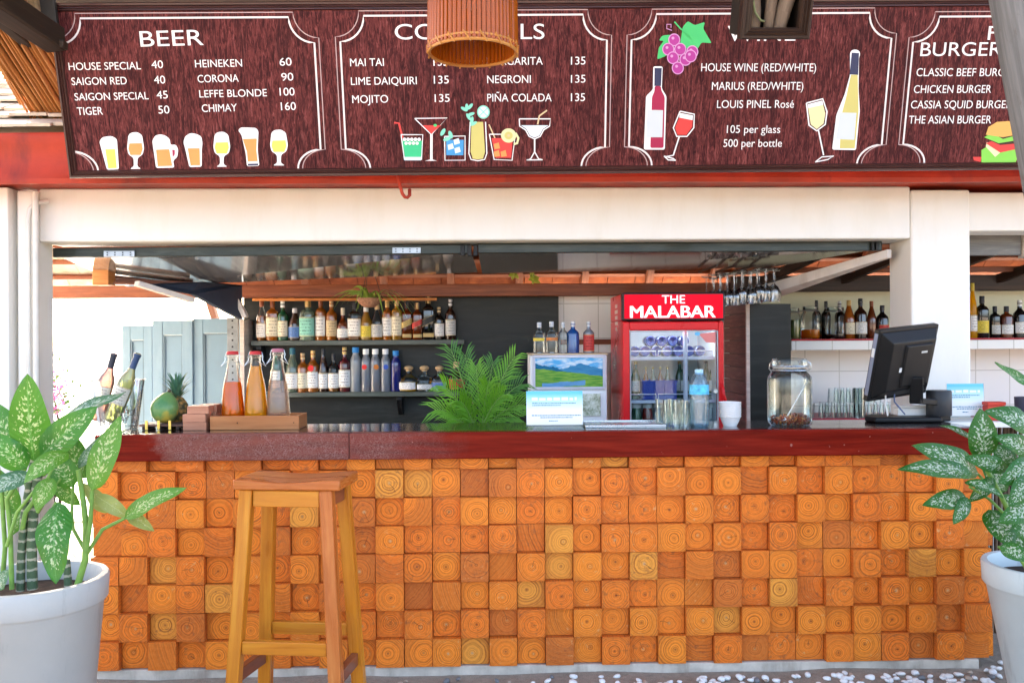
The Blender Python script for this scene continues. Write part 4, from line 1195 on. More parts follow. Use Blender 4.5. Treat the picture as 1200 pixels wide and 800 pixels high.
GM = dict(amber=tinted("liquor_amber", (.62, .18, .012), .45), darkamber=tinted("liquor_dark_amber", (.26, .05, .008), .4), gold=tinted("liquor_gold", (.70, .36, .03), .5), green=tinted("bottle_green", (.02, .17, .07), .4), palegreen=tinted("bottle_pale_green", (.35, .5, .38), .7), black=tinted("bottle_black", (.012, .011, .010), .1), brown=tinted("bottle_brown", (.05, .018, .01), .25), cobalt=tinted("bottle_cobalt", (.02, .04, .36), .4), blue=tinted("bottle_blue", (.02, .16, .55), .35), wine=tinted("bottle_wine", (.15, .01, .02), .3), clear=clear_glass("bottle_clear", (.92, .95, .95), 1.0), frost=tinted("bottle_frost", (.62, .68, .74), .55), silverblue=tinted("bottle_silver_blue", (.50, .56, .64), .55), redliq=tinted("liquor_red", (.5, .03, .02), .35), orangeliq=tinted("liquor_orange", (.88, .26, .010), .4, gloss=.25), yellowliq=tinted("liquor_yellow", (.95, .50, .012), .45, gloss=.25), pink=tinted("wine_rose", (.72, .42, .34), .55), white_wine=tinted("wine_pale", (.62, .64, .32), .55), water=tinted("bottle_water", (.45, .66, .80), .7), brownclear=tinted("liquor_faint_brown", (.66, .52, .42), .7, gloss=.3), pickle=tinted("pickle", (.25, .3, .08), .3))
SHAPES = {
 'round': ([(0.90, 0), (1, .02), (1, .60), (.93, .66), (.62, .72), (.40, .76), (.34, .80), (.33, .90), (.40, .91), (.40, .93), (.33, .94), (.33, 1)], (.10, .50), .84),
 'shoulder': ([(0.92, 0), (1, .02), (1, .66), (.96, .70), (.75, .745), (.42, .775), (.36, .80), (.36, 1)], (.10, .58), .83),
 'slope': ([(0.92, 0), (1, .02), (1, .50), (.92, .58), (.62, .72), (.42, .82), (.36, .87), (.36, 1)], (.08, .44), .86),
 'slim': ([(0.92, 0), (1, .02), (1, .66), (.97, .70), (.86, .76), (.62, .82), (.54, .85), (.54, 1)], (.12, .62), .88),
 'squat': ([(0.92, 0), (1, .02), (1, .40), (.94, .48), (.68, .58), (.38, .64), (.30, .68), (.30, .80)], (.08, .36), .78),
 'jug': ([(.86, 0), (1, .04), (1, .42), (.8, .55), (.5, .63), (.36, .68), (.34, 1)], (.08, .42), .80),
}
def bottle(px, py_t, py_b, wpx, V, label, body, lab, cap, shape='round', zbase=None, liquid=None, fill=.3, labspan=None, stripes=None, dot=None, sq=None, group=None, name="liquor_bottle", capball=False):
    B = at(px, py_b, V); T_ = at(px, py_t, V)
    if zbase is None: zbase = B.z
    h = T_.z - zbase; r = wpx * V / F / 2 * 1.1
    t = thing(name, label, "bottle", (B.x, V, zbase), group, rot=(0, 0, rnd.uniform(-.3, .3)))
    prof, ls, cz = SHAPES[shape]
    ls = labspan or ls
    hh_ = h * (1.0 if not capball else 1.0)
    P = [(a * r, b * hh_) for a, b in prof]
    m = MB(); m.lathe([(0.001, 0.001)] + P, n=18, sq=sq, cap1=True)
    m.build("glass_body", GM[body], t, smooth=35)
    if liquid:
        lp = [(max(.001, a * r - .0016), b * h) for a, b in prof if b <= fill]
        lp = [(0.001, .002)] + [(a, b + .002) for a, b in lp] + [(lp[-1][0], fill * h)]
        m = MB(); m.lathe(lp, n=18, sq=sq, cap1=True); m.build("liquid", GM[liquid], t, smooth=35)
    # cap
    rc = prof[-1][0] * r * 1.12
    m = MB()
    if capball:
        m.lathe([(rc * .9, .77 * h), (rc * 1.0, .80 * h), (rc * 1.0, .815 * h), (rc * 1.45, .84 * h), (rc * 1.7, .89 * h), (rc * 1.5, .95 * h), (rc * .8, .992 * h), (.0005, h)], n=14)
    else:
        m.lathe([(rc * .98, cz * h), (rc, cz * h + .002), (rc, h - .001), (rc * .92, h + .0015), (.0005, h + .0018)], n=14, cap0=True)
    m.build("cap", CAPM[cap], t, smooth=40)
    # label wraps the front
    if lab:
        m = MB(); k = 10; g1 = []; g2 = []; u1 = []; u2 = []
        for i in range(k + 1):
            a = -math.pi / 2 + (i / k - .5) * 2.3
            q = 1.0
            if sq: q = (abs(math.cos(a)) ** sq + abs(math.sin(a)) ** sq) ** (-1 / sq)
            rr = r * q * 1.012 + .0006
            g1.append((math.cos(a) * rr, math.sin(a) * rr, ls[0] * h)); g2.append((math.cos(a) * rr, math.sin(a) * rr, ls[1] * h))
            u1.append((i / k, 0)); u2.append((i / k, 1))
        if stripes:
            # slanted band: raise one side
            d = .16 * h
            g1 = [(x, y, z + d * (i / k - .5)) for i, (x, y, z) in enumerate(g1)]; g2 = [(x, y, z + d * (i / k - .5)) for i, (x, y, z) in enumerate(g2)]
        m.sheet([g1, g2], 0, [u1, u2]); m.build("label", labm(lab, LABC[lab]), t, smooth=60)
        if stripes:
            m = MB(); g1 = []; g2 = []
            for i in range(k + 1):
                a = -math.pi / 2 + (i / k - .5) * 1.6
                rr = r * 1.014 * ((abs(math.cos(a)) ** sq + abs(math.sin(a)) ** sq) ** (-1 / sq) if sq else 1)
                g1.append((math.cos(a) * rr, math.sin(a) * rr, .06 * h)); g2.append((math.cos(a) * rr, math.sin(a) * rr, .15 * h))
            m.sheet([g1, g2]); m.build("lower_label", labm("gold", LABC["gold"]), t)
    if dot:
        m = MB(); c = Vector((0, -r * (1.02 if not sq else 1.0) - .0012, .58 * h))
        ring = [c + Vector((math.cos(2 * math.pi * q / 12) * r * .5, 0.0, math.sin(2 * math.pi * q / 12) * r * .5)) for q in range(12)]
        m.extr(ring, (0, .001, 0)); m.build("emblem", plainmat("emblem_" + dot, dict(red=(.55, .02, .02), orange=(.65, .2, .03), blue=(.04, .1, .45))[dot], .5), t)
    return t

# shelves on the black wall
VSH = 6.36
def shelf(lab, px0, px1, py, brackets, depth=.16):
    y1 = VW - .03; y0 = y1 - depth
    a, b = X(px0, y0), X(px1, y0); zt = Z(py, y0 + .05, (px0 + px1) / 2)
    t = thing("wall_shelf", lab, "shelf", ((a + b) / 2, y1, zt))
    SH_ = wood("shelf_board_dark", (0.035, 0.045, 0.038), (0.07, 0.085, 0.072), (0.15, 0.17, 0.15), .35, .2, 2.5, 20, .15)
    m = MB(); m.bar((a, (y0 + y1) / 2, zt - .017), (b, (y0 + y1) / 2, zt - .017), y1 - y0 - .002, .034); part(m, "board", SH_, t, bevel=.003)
    for px in brackets:
        x = X(px, y0); m = MB()
        m.extr([(x - .018, y0 + .02, zt - .036), (x - .018, y0 + .02, zt - .06), (x - .018, y1 - .05, zt - .17), (x - .018, y1 - .002, zt - .17), (x - .018, y1 - .002, zt - .036)], (.036, 0, 0))
        part(m, "bracket", BLACKM, t, bevel=.002)
    return zt
zA = shelf("upper dark shelf of spirit bottles on the black wall", 294, 544, 398.5, (302, 536))
zB = shelf("lower dark shelf of bottles on the black wall behind the palm", 306, 538, 458.5, (467, 524))
GA, GB = "bottles on the upper dark shelf", "bottles on the lower dark shelf"
for a in [
 (307, 353, 12, "clear whisky bottle half amber, leftmost on the upper dark shelf", 'clear', 'white', 'brown', 'slope', 'amber', .62),
 (319.5, 352, 13, "broad shouldered whisky bottle with tall cream label and brown cap", 'amber', 'cream', 'brown', 'shoulder', None, 0),
 (331.5, 353, 12, "green bottle with cream label on the upper dark shelf", 'green', 'cream', 'white', 'round', None, 0),
 (345.5, 361.5, 13, "short dark bottle with silver cap beside the green one", 'brown', 'blue', 'silver', 'slope', None, 0),
 (361, 352, 16, "wide pale green bottle with mint label and gold cap", 'palegreen', 'mint', 'gold', 'shoulder', None, 0),
 (376, 350, 12, "whisky bottle with long white label right of the mint one", 'amber', 'white', 'brown', 'shoulder', None, 0),
 (388.5, 352, 12, "whisky bottle with kraft label and tan cap left of a short one", 'amber', 'kraft', 'tan', 'round', None, 0),
 (402, 361, 13, "short dark amber bottle with low white label", 'darkamber', 'white', 'cream', 'squat', None, 0),
 (416, 355, 14, "clear square bottle with white label just left of the basket", 'clear', 'white', 'dark', 'shoulder', 'amber', .24),
 (429, 360, 13, "bottle with bright yellow label under the hanging basket", 'gold', 'yellow', 'white', 'slope', None, 0),
 (442, 357, 13, "clear bottle with grey label just right of the basket", 'clear', 'grey', 'tan', 'slope', 'orangeliq', .26),
 (454, 352.5, 11, "slim amber bottle with white label and gold cap", 'amber', 'white', 'gold', 'shoulder', None, 0),
 (465, 350.5, 12, "gold liquor bottle with cream label left of the slanted labels", 'gold', 'cream', 'tan', 'shoulder', None, 0)]:
    bottle(a[0], a[1], 397, a[2], VSH, a[3], a[4], a[5], a[6], a[7], zA + .0005, a[8], a[9], group=GA, sq=3.5 if a[7] == 'shoulder' and a[2] > 12 else None)
for px, top, w, lab, body, lb, cap in (
 (476.5, 354, 11, "red amber square bottle with slanted gold label", 'darkamber', 'gold', 'dark'),
 (489, 355, 11, "square bottle with slanted red label", 'darkamber', 'red', 'gold'),
 (502, 347, 13, "tallest black square bottle with slanted dark label", 'black', 'black', 'gold')):
    bottle(px, top, 397, w, VSH, lab, body, lb, cap, 'shoulder', zA + .0005, labspan=(.36, .52), stripes=True, sq=4, group=GA)
bottle(514.5, 360, 397, 11, VSH, "small dark bottle with square white label near the shelf end", 'black', 'white', 'tan', 'round', zA + .0005, group=GA)
bottle(528, 351, 397, 11.5, VSH, "dark bottle with grey label, rightmost on the upper dark shelf", 'brown', 'grey', 'silver', 'round', zA + .0005, group=GA)
for a in [
 (324, 408, 12, "dark green bottle half hidden behind the swing-top bottles", 'green', 'white', 'dark', 'round', None, 0, None, None),
 (343, 408, 15, "pale green gin bottle with white label and teal cap", 'palegreen', 'white', 'teal', 'slope', None, 0, None, None),
 (355, 414, 13, "amber rum bottle with cream label and short tan cap", 'amber', 'cream', 'tan', 'round', None, 0, None, None),
 (367, 411, 13, "amber rum bottle with white label and a red emblem", 'amber', 'white', 'gold', 'round', None, 0, None, 'red'),
 (379, 409, 11, "slim brown bottle with dark cap and white label", 'brown', 'white', 'dark', 'slope', None, 0, None, None),
 (391, 415, 12, "clear bottle with dark grey cap and amber at its base", 'clear', 'white', 'dark', 'round', 'amber', .35, None, None),
 (404, 407, 13, "dark red bottle with gold cap and white label", 'wine', 'white', 'gold', 'round', None, 0, None, None),
 (417, 407, 12, "clear vodka bottle with tall blue cap", 'frost', None, 'blue', 'slim', None, 0, None, None),
 (429, 409, 11, "silver bottle with red dot emblem and red base", 'silverblue', None, 'white', 'slim', 'redliq', .16, None, 'red'),
 (440, 409, 11, "silver bottle with orange dot emblem", 'silverblue', None, 'white', 'slim', 'orangeliq', .22, None, 'orange'),
 (452, 409, 11, "silver bottle with blue dot emblem", 'silverblue', None, 'white', 'slim', 'cobalt', .14, None, 'blue'),
 (464, 411, 11, "cobalt blue bottle on the lower dark shelf", 'cobalt', None, 'blue', 'slim', None, 0, None, None)]:
    bottle(a[0], a[1], 457, a[2], VSH, a[3], a[4], a[5], a[6], a[7], zB + .0005, a[8], a[9], dot=a[11], group=GB)
bottle(479, 428, 457, 18, VSH, "squat tequila bottle half full of gold with cork ball", 'clear', 'white', 'cork', 'squat', zB + .0005, 'yellowliq', .36, sq=3.5, capball=True, group=GB)
bottle(497.5, 428, 457, 18, VSH, "squat clear tequila bottle with pale label and cork ball", 'clear', 'white', 'cork', 'squat', zB + .0005, sq=3.5, capball=True, group=GB, labspan=(.08, .28))
bottle(515, 428, 457, 16, VSH, "squat clear bottle with blue label left of the palm", 'clear', 'blue', 'cork', 'squat', zB + .0005, sq=3.5, capball=True, group=GB)
bottle(535, 424, 457, 18, VSH, "round dark bottle with red label partly behind palm fronds", 'brown', 'red', 'cork', 'jug', zB + .0005, group=GB)

# ================================================================== DISPLAY CABINET with landscape picture
VD = 5.4
zd = Z(415, VD, 665)
t = thing("display_cabinet", "white metal drinks cabinet with landscape picture left of red fridge", "cabinet", (X(665, VD), VD, 0))
xa, xb = X(621, VD), X(711, VD)
m = MB(); m.box(xa, xb, VD, VD + .4, 0, zd - .006); part(m, "body", WHITE2, t, bevel=.006)
m = MB(); m.box(xa - .005, xb + .005, VD - .008, VD + .41, zd - .004, zd + .006); part(m, "top_board", wood("tan_board", (.4, .27, .15), (.55, .4, .25), (.65, .5, .34), .5), t, bevel=.002)
def landscape():
    n = N("landscape_picture")
    uv = n.coord('UV'); s_ = n.n("SeparateXYZ"); n.l(uv, s_.inputs[0]); u, v = s_.outputs[0], s_.outputs[1]
    nz = n.noise(n.coord('UV', (5, 9, 1)), 1.0, 6, .6); nn = nz.outputs[0]
    big = n.noise(n.coord('UV', (3.2, .01, 1)), 1.7, 5, .55).outputs[0]
    sky = n.mix(n.ramp(nn, [(.42, (0, 0, 0)), (.58, (1, 1, 1))]), (.10, .38, .66), (.62, .70, .74))
    mtn_h = n.math('ADD', n.math('MULTIPLY', n.math('SUBTRACT', big, .5), .35), n.math('SUBTRACT', .63, n.math('MULTIPLY', n.math('ABSOLUTE', n.math('SUBTRACT', u, .68)), 0.55)))
    mtn_h2 = n.math('SUBTRACT', n.math('ADD', .82, n.math('MULTIPLY', n.math('SUBTRACT', big, .5), .4)), n.math('MULTIPLY', u, .62))
    c = n.mix(n.math('LESS_THAN', v, n.math('ADD', mtn_h, .16)), sky, n.mix(nn, (.01, .10, .28), (.10, .34, .50)))
    c = n.mix(n.math('LESS_THAN', v, mtn_h2), c, n.mix(nn, (.01, .05, .14), (.03, .22, .36)))
    hill = n.math('SUBTRACT', .64, n.math('MULTIPLY', u, .28))
    gr = n.mix(n.ramp(n.noise(n.coord('UV', (3, 16, 1)), 1.6, 5, .6).outputs[0], [(.35, (0, 0, 0)), (.65, (1, 1, 1))]), (.03, .22, .035), (.30, .46, .08))
    c = n.mix(n.math('LESS_THAN', v, n.math('ADD', hill, n.math('MULTIPLY', n.math('SUBTRACT', nn, .5), .12))), c, gr)
    lake = n.math('MULTIPLY', n.math('LESS_THAN', n.math('ABSOLUTE', n.math('SUBTRACT', v, n.math('MULTIPLY_ADD', u, .16, .02))), n.math('MULTIPLY_ADD', nn, .14, .01)), n.math('LESS_THAN', n.math('ABSOLUTE', n.math('SUBTRACT', u, .42)), .32))
    c = n.mix(lake, c, n.mix(nn, (.02, .12, .34), (.25, .5, .7)))
    n.bsdf(c, .6, spec=.05)
    return n.m
def quad(mb, x0, x1, y, z0, z1, m_=0):
    mb.sheet([[(x0, y, z0), (x1, y, z0)], [(x0, y, z1), (x1, y, z1)]], m_, [[(0, 0), (1, 0)], [(0, 1), (1, 1)]])
m = MB(); x0, x1, z0, z1 = X(627, VD), X(706, VD), Z(453, VD, 665), Z(419, VD, 665)
quad(m, x0, x1, VD - .008, z0, z1); part(m, "picture", landscape(), t, recalc=False)
fr_ = .016
m = MB()
for (a, b, c, d) in ((x0 - fr_, x1 + fr_, z1, z1 + fr_), (x0 - fr_, x1 + fr_, z0 - fr_, z0), (x0 - fr_, x0, z0, z1), (x1, x1 + fr_, z0, z1)):
    m.box(a, b, VD - .016, VD - .001, c, d)
part(m, "picture_frame", paint("frame_lilac", (.55, .54, .60), .4), t, bevel=.002)
m = MB(); a, b = at(622, 498, VD), at(706, 461, VD)
m.box(xa + .03, xb - .04, VD - .012, VD - .002, zk_top - .05, b.z)
MOTTLE = N("mottled_window")  # pale green and white mottle coloured onto the window panel
vz = MOTTLE.noise(MOTTLE.coord('Object'), 38, 6, .7); 
MOTTLE.bsdf(MOTTLE.ramp(vz.outputs[0], [(.35, (.22, .26, .16)), (.5, (.55, .58, .46)), (.65, (.75, .77, .70))]), .15, coat=.3)
part(m, "lower_window", MOTTLE.m, t, bevel=.002)
for px, top, w, lab, body, lb, cap, liq in (
 (632, 378, 13, "clear bottle with yellow label, leftmost on the display cabinet", 'clear', 'yellow', 'silver', None),
 (646.5, 377, 13, "clear bottle with orange label on the display cabinet", 'clear', 'orange', 'silver', None),
 (660, 378, 11, "plain clear bottle left of the blue one on the cabinet", 'clear', None, 'silver', None),
 (671.5, 377, 13.5, "bright blue bottle on the display cabinet", 'blue', None, 'silver', None),
 (690, 377, 12, "silver bottle tinged red, rightmost on the display cabinet", 'silverblue', 'red', 'silver', None)):
    bottle(px, top, 414, w, VD + .08, lab, body, lb, cap, 'round', zd + .0065, liq, 0, labspan=(.40, .50) if lb in ('yellow', 'orange') else (.05, .6), group="bottles on the display cabinet")

# ================================================================== FRIDGE
VR = 5.3
fx0, fx1 = X(730, VR), X(848.5, VR); fzt = Z(342.5, VR, 790)
FD = .56
RED = paint("fridge_red", (0.62, 0.010, 0.014), .3, .06, 5, .02, coat=.05)
t = fridge = thing("drinks_fridge", "red upright glass door drinks fridge with lit sign on top", "fridge", ((fx0 + fx1) / 2, VR, 0))
th = .03
zh = Z(375.5, VR, 790)      # bottom of the sign header
m = MB()
m.box(fx0, fx0 + th, VR + .045, VR + FD, .08, zh); m.box(fx1 - th, fx1, VR + .045, VR + FD, .08, zh)
m.box(fx0 + th, fx1 - th, VR + FD - th, VR + FD, .08, zh)
m.box(fx0 + th, fx1 - th, VR + .05, VR + FD - th, .08, .3); m.box(fx0, fx1, VR + .045, VR + FD, zh + .001, fzt - .004)
part(m, "cabinet", RED, t, bevel=.006)
INN = paint("fridge_liner", (.72, .75, .78), .4, .03, 5, .02)
m = MB(); e = .003
m.box(fx0 + th + e, fx0 + th + .008, VR + .06, VR + FD - th - .01, .31, zh - .02)
m.box(fx1 - th - .008, fx1 - th - e, VR + .06, VR + FD - th - .01, .31, zh - .02)
m.box(fx0 + th + .009, fx1 - th - .009, VR + FD - th - .009, VR + FD - th - .002, .31, zh - .02)
m.box(fx0 + th + .009, fx1 - th - .009, VR + .06, VR + FD - th - .01, zh - .018, zh - .008)
part(m, "liner", INN, t)
# door frame
dz0, dz1 = .10, zh - .006
m = MB(); wl, wr, wt = X(738, VR) - fx0, fx1 - X(842, VR), .052
m.box(fx0, fx0 + wl, VR, VR + .042, dz0, dz1); m.box(fx1 - wr, fx1, VR, VR + .042, dz0, dz1)
m.box(fx0 + wl, fx1 - wr, VR, VR + .042, dz1 - wt, dz1); m.box(fx0 + wl, fx1 - wr, VR, VR + .042, dz0, dz0 + .2)
door = part(m, "door", RED, t, bevel=.008)
m = MB()
m.box(fx0 + wl + .001, fx1 - wr - .001, VR + .012, VR + .018, dz0 + .201, dz1 - wt - .001)
part(m, "door_glass", clear_glass("door_glass", (.90, .95, .96), .75), door)
m = MB(); gx0, gx1 = fx0 + wl, fx1 - wr; gz1 = dz1 - wt
m.box(gx0 + .001, gx0 + .008, VR + .004, VR + .011, dz0 + .2, gz1 - .001); m.box(gx1 - .008, gx1 - .001, VR + .004, VR + .011, dz0 + .2, gz1 - .001); m.box(gx0 + .009, gx1 - .009, VR + .004, VR + .011, gz1 - .009, gz1 - .002)
part(m, "seal", plainmat("seal_grey", (.35, .36, .38), .5), door)
m = MB(); hx = fx1 - wr * .5
m.tube([(hx, VR - .002, Z(452, VR)), (hx, VR - .03, Z(456, VR)), (hx + .004, VR - .032, Z(464, VR)), (hx + .014, VR - .03, Z(470, VR)), (hx + .018, VR - .002, Z(474, VR))], .010, 8); part(m, "handle", RED, door, smooth=50)
m = MB(); p = at(838, 458, VR); m.tube([p + Vector((0, -.012, 0)), p + Vector((0, .0, 0))], .013, 12); part(m, "lock", STEEL, door)
m = MB(); q = at(822, 391, VR)
m.extr([(q.x - .015, VR + .0105, q.z), (q.x + .085, VR + .0105, q.z + .01), (q.x + .085, VR + .0105, q.z - .055), (q.x + .03, VR + .0105, q.z - .05), (q.x + .004, VR + .0105, q.z - .02)], (0, .001, 0)); part(m, "sticker", plainmat("sticker_pink", (.68, .22, .2), .5), door)
m = MB(); m.extr([Vector((q.x - .022, VR + .0085, q.z)) + Vector((math.cos(k * .7) * .017, 0, math.sin(k * .7) * .011)) for k in range(9)], (0, .001, 0)); part(m, "sticker", plainmat("sticker_blue", (.12, .42, .7), .5), door)
# header with lit sign
m = MB(); m.box(fx0 - .004, fx1 + .004, VR - .008, VR + .05, zh, fzt); part(m, "sign_case", plainmat("sign_case_black", (.02, .012, .014), .35), t, bevel=.008)
SG = N("lit_red_sign")
vg = SG.noise(SG.coord('Object'), 2.5, 2)
SG.bsdf((.22, .002, .006), .5, spec=.05, emit=SG.mix(vg.outputs[0], (.80, .002, .012), (.95, .012, .05)), emit_s=0.085)
m = MB(); m.box(fx0 + .008, fx1 - .008, VR - .014, VR - .0085, zh + .012, fzt - .012); face = part(m, "sign_face", SG.m, t, bevel=.002)
LT_ = N("lit_white_letter"); LT_.bsdf((.8, .8, .8), .4, emit=(1, .88, .92), emit_s=.12)
def vtext(mb, body, x0, x1, y, zb__, zt, bold=.02):
    v, f = text_mesh(body, 0.0); a = min(q[0] for q in v); b = max(q[0] for q in v)
    s_ = (x1 - x0) / (b - a); hz = (zt - zb__) / cap_height()
    for k in range(3 if bold else 1):
        base = mb.pts([(x0 + (q[0] - a) * s_ + (k - 1) * bold * .11, y - .0003 * k, zb__ + q[1] * hz + (.0 if k == 1 else .0004)) for q in v])
        for p in f: mb.face([base + i for i in p], 0)
yl = VR - .0155
m = MB(); vtext(m, "THE", X(776, yl), X(803, yl), yl, Z(355.5, yl, 790), Z(346, yl, 790), .0); part(m, "lettering", LT_.m, face, recalc=False)
m = MB(); vtext(m, "MALABAR", X(739, yl), X(838.5, yl), yl, Z(372, yl, 790), Z(358.5, yl, 790), .022); part(m, "lettering", LT_.m, face, recalc=False)
# side emblem
m = MB()
for k, (w, dz) in enumerate(((.10, .07), (.13, .035), (.11, 0), (.12, -.035), (.06, -.07))):
    m.box(fx0 - .0015, fx0 - .0003, VR + .28 - w / 2, VR + .28 + w / 2, Z(373, VR + .3) + dz - .011, Z(373, VR + .3) + dz + .011)
part(m, "side_emblem", plainmat("emblem_cream", (.72, .6, .52), .5), t)
# shelves, light
SHW = plainmat("shelf_wire_white", (.66, .64, .74), .35)
shz = [Z(422 - 4, VR + .06, 790), Z(472 - 3.5, VR + .06, 790), .62]
for z in shz:
    m = MB(); m.box(fx0 + th + .012, fx1 - th - .012, VR + .06, VR + FD - .06, z - .018, z)
    for k in range(3):
        x0 = fx0 + th + .02 + k * (fx1 - fx0 - 2 * th - .03) / 3; x1 = x0 + (fx1 - fx0 - 2 * th - .03) / 3 - .015
        m.tube([(x0, VR + .062, z), (x0, VR + .062, z + .035), (x1, VR + .062, z + .035), (x1, VR + .062, z)], .0035, 6)
    part(m, "rack", SHW, t)
LED = N("fridge_tube"); LED.bsdf((.8, .8, .8), .4, emit=(.85, .93, 1), emit_s=5.0)
m = MB(); m.tube([(fx0 + .09, VR + .085, zh - .03), (fx1 - .09, VR + .085, zh - .03)], .009, 8); part(m, "light_tube", LED.m, t)
m = MB(); xm = X(806, VR); m.tube([(xm, VR + .07, .35), (xm, VR + .07, zh - .035)], .014, 8); part(m, "mullion_tube", SHW, t)
# contents
m = MB()
def can_bottle(x, y, z, r, h, mat_, lab, cat, nm, capm='blue', grp=None):
    q = thing(nm, lab, cat, (x, y, z), grp)
    m = MB(); m.lathe([(.001, 0), (r * .95, .001), (r, .01), (r, h * .58), (r * .55, h * .76), (r * .36, h * .82), (r * .36, h)], n=14, cap1=True); m.build("glass_body", mat_, q, smooth=40)
    m = MB(); m.lathe([(r * .4, h * .93), (r * .42, h * .935), (r * .42, h + .001), (.0005, h + .002)], n=10); m.build("cap", CAPM[capm], q, smooth=40)
    m = MB(); k = 8
    g1 = [(math.cos(-math.pi / 2 + (i / k - .5) * 2.2) * (r + .0007), math.sin(-math.pi / 2 + (i / k - .5) * 2.2) * (r + .0007), h * .2) for i in range(k + 1)]
    m.sheet([g1, [(a, b, h * .5) for a, b, c in g1]], 0, [[(i / k, 0) for i in range(k + 1)], [(i / k, 1) for i in range(k + 1)]]); m.build("label", labm("white", LABC["white"]), q)
    return q
BPL = tinted("blue_purple_bottle", (.10, .12, .42), .3)
for i in range(7):       # bottles lying with their round bases to the front
    x = fx0 + .085 + i * .066; z = shz[0] + .034
    for lv in range(2):
        if lv and i in (0, 6): continue
        xx = x + (.033 if lv else 0); zz = z + (.060 if lv else 0)
        if lv and i == 5: continue
        q = thing("water_bottle", "blue water bottle lying on the top rack inside the red fridge", "bottle", (xx, VR + .10 + rnd.uniform(0, .02), zz), "blue bottles lying in the fridge", rot=(R(-90), rnd.uniform(0, 1), 0))
        m = MB(); m.lathe([(.004, .008), (.012, .002), (.026, 0), (.0315, .006), (.0315, .02), (.029, .03), (.0315, .04), (.0315, .13), (.012, .19), (.011, .21)], n=16, cap1=True, cap0=True); m.build("bottle_body", BPL, q, smooth=40)
        m = MB(); m.lathe([(.013, .205), (.013, .225), (.001, .226)], n=10); m.build("cap", CAPM['blue'], q)
# crate on second rack
CR = paint("crate_blue", (.03, .06, .34), .45, .1, 10, .05)
cx0, cx1 = X(752, VR + .12), X(792, VR + .12); cz = shz[1] + .0005
q = thing("bottle_crate", "blue plastic crate of small bottles on fridge's middle rack", "crate", ((cx0 + cx1) / 2, VR + .12, cz))
m = MB(); H_ = .115
for (a, b, c, d) in ((cx0, cx1, VR + .10, VR + .108), (cx0, cx1, VR + .292, VR + .30), (cx0, cx0 + .008, VR + .109, VR + .291), (cx1 - .008, cx1, VR + .109, VR + .291)):
    m.box(a, b, c, d, cz + .003, cz + H_)
for k in range(4): m.box(cx0 + .006 + k * (cx1 - cx0 - .02) / 3, cx0 + .014 + k * (cx1 - cx0 - .02) / 3, VR + .095, VR + .0995, cz + .004, cz + H_ - .004)
m.box(cx0 - .004, cx1 + .004, VR + .094, VR + .099, cz + H_ - .012, cz + H_); m.box(cx0, cx1, VR + .1, VR + .3, cz, cz + .0025)
part(m, "crate", CR, q, bevel=.002)
for k in range(4):
    can_bottle(cx0 + .03 + k * .044, VR + .16, cz + .003, .018, .19, GM['palegreen'] if k % 2 else GM['amber'], "small bottle standing in the blue crate inside the fridge", "bottle", "beer_bottle", 'gold', "bottles in the blue crate")
for k, (px, mt, cp) in enumerate(((744, 'green', 'gold'), (797, 'green', 'gold'), (801, 'palegreen', 'white'), (828, 'green', 'dark'), (834, 'green', 'gold'))):
    can_bottle(X(px, VR + .2), VR + .18 + .04 * (k % 2), shz[1] + .0005, .027, .225, GM[mt], "green beer bottle beside the blue crate inside the fridge", "bottle", "beer_bottle", cp, "green bottles on the middle rack")
for k, (px, mt, lab) in enumerate(((745, 'green', "green jar on the lowest visible fridge rack"), (758, 'redliq', "red jar on the lowest visible fridge rack"), (770, 'frost', "pale jar beside the red one in the fridge"), (832, 'frost', "pale jar at the right end of the lower rack"))):
    q = thing("jar", lab, "jar", (X(px, VR + .16), VR + .15, shz[2] + .0005))
    m = MB(); m.lathe([(.001, .001), (.03, .002), (.032, .01), (.032, .42), (.026, .45), (.026, .46)], n=14, cap1=True); m.build("jar_body", GM[mt], q, smooth=40)
    m = MB(); m.lathe([(.028, .455), (.028, .48), (.001, .481)], n=14); m.build("lid", CAPM['white'], q, smooth=30)

# ================================================================== THINGS ON THE COUNTER
def disc_prof(mb, prof, c, n=24, m=0): mb.lathe(prof, c, n, m)
# wooden tray with three swing-top bottles
TRW = wood("tray_wood", (0.30, 0.10, 0.035), (0.44, 0.17, 0.06), (0.56, 0.26, 0.11), .35, .2, 2, 30, .1)
Vt = 4.19
t = thing("bottle_tray", "low wooden tray box under the three swing-top bottles", "tray", (X(298, Vt), Vt, CTOP))
a, b = X(246, Vt), X(350, Vt); zt0, zt1 = CTOP + .0005, Z(487, Vt, 298)
m = MB(); m.bar((a, Vt, (zt0 + zt1) / 2), (b, Vt, (zt0 + zt1) / 2), .014, zt1 - zt0); part(m, "front_board", TRW, t, bevel=.002)
m = MB(); m.bar((a, Vt + .17, (zt0 + zt1) / 2), (b, Vt + .17, (zt0 + zt1) / 2), .014, zt1 - zt0); part(m, "back_board", TRW, t, bevel=.002)
for x in (a + .006, b - .006):
    m = MB(); m.bar((x, Vt + .0075, (zt0 + zt1) / 2), (x, Vt + .1625, (zt0 + zt1) / 2), .012, zt1 - zt0 - .001); part(m, "end_board", TRW, t, bevel=.002)
m = MB(); m.box(a + .013, b - .013, Vt + .008, Vt + .162, zt1 - .022, zt1 - .012); part(m, "base_board", TRW, t)
m = MB()
for px in (278, 344):
    for dz in (.012, -.012):
        q = Vector((X(px, Vt), Vt - .0085, (zt0 + zt1) / 2)); m.tube([q, q + Vector((0, .002, 0))], .0028, 6)
part(m, "screw", BLACKM, t)
FRUIT = paint("fruit_peel", (.62, .24, .04), .5, .3, 60, .3)
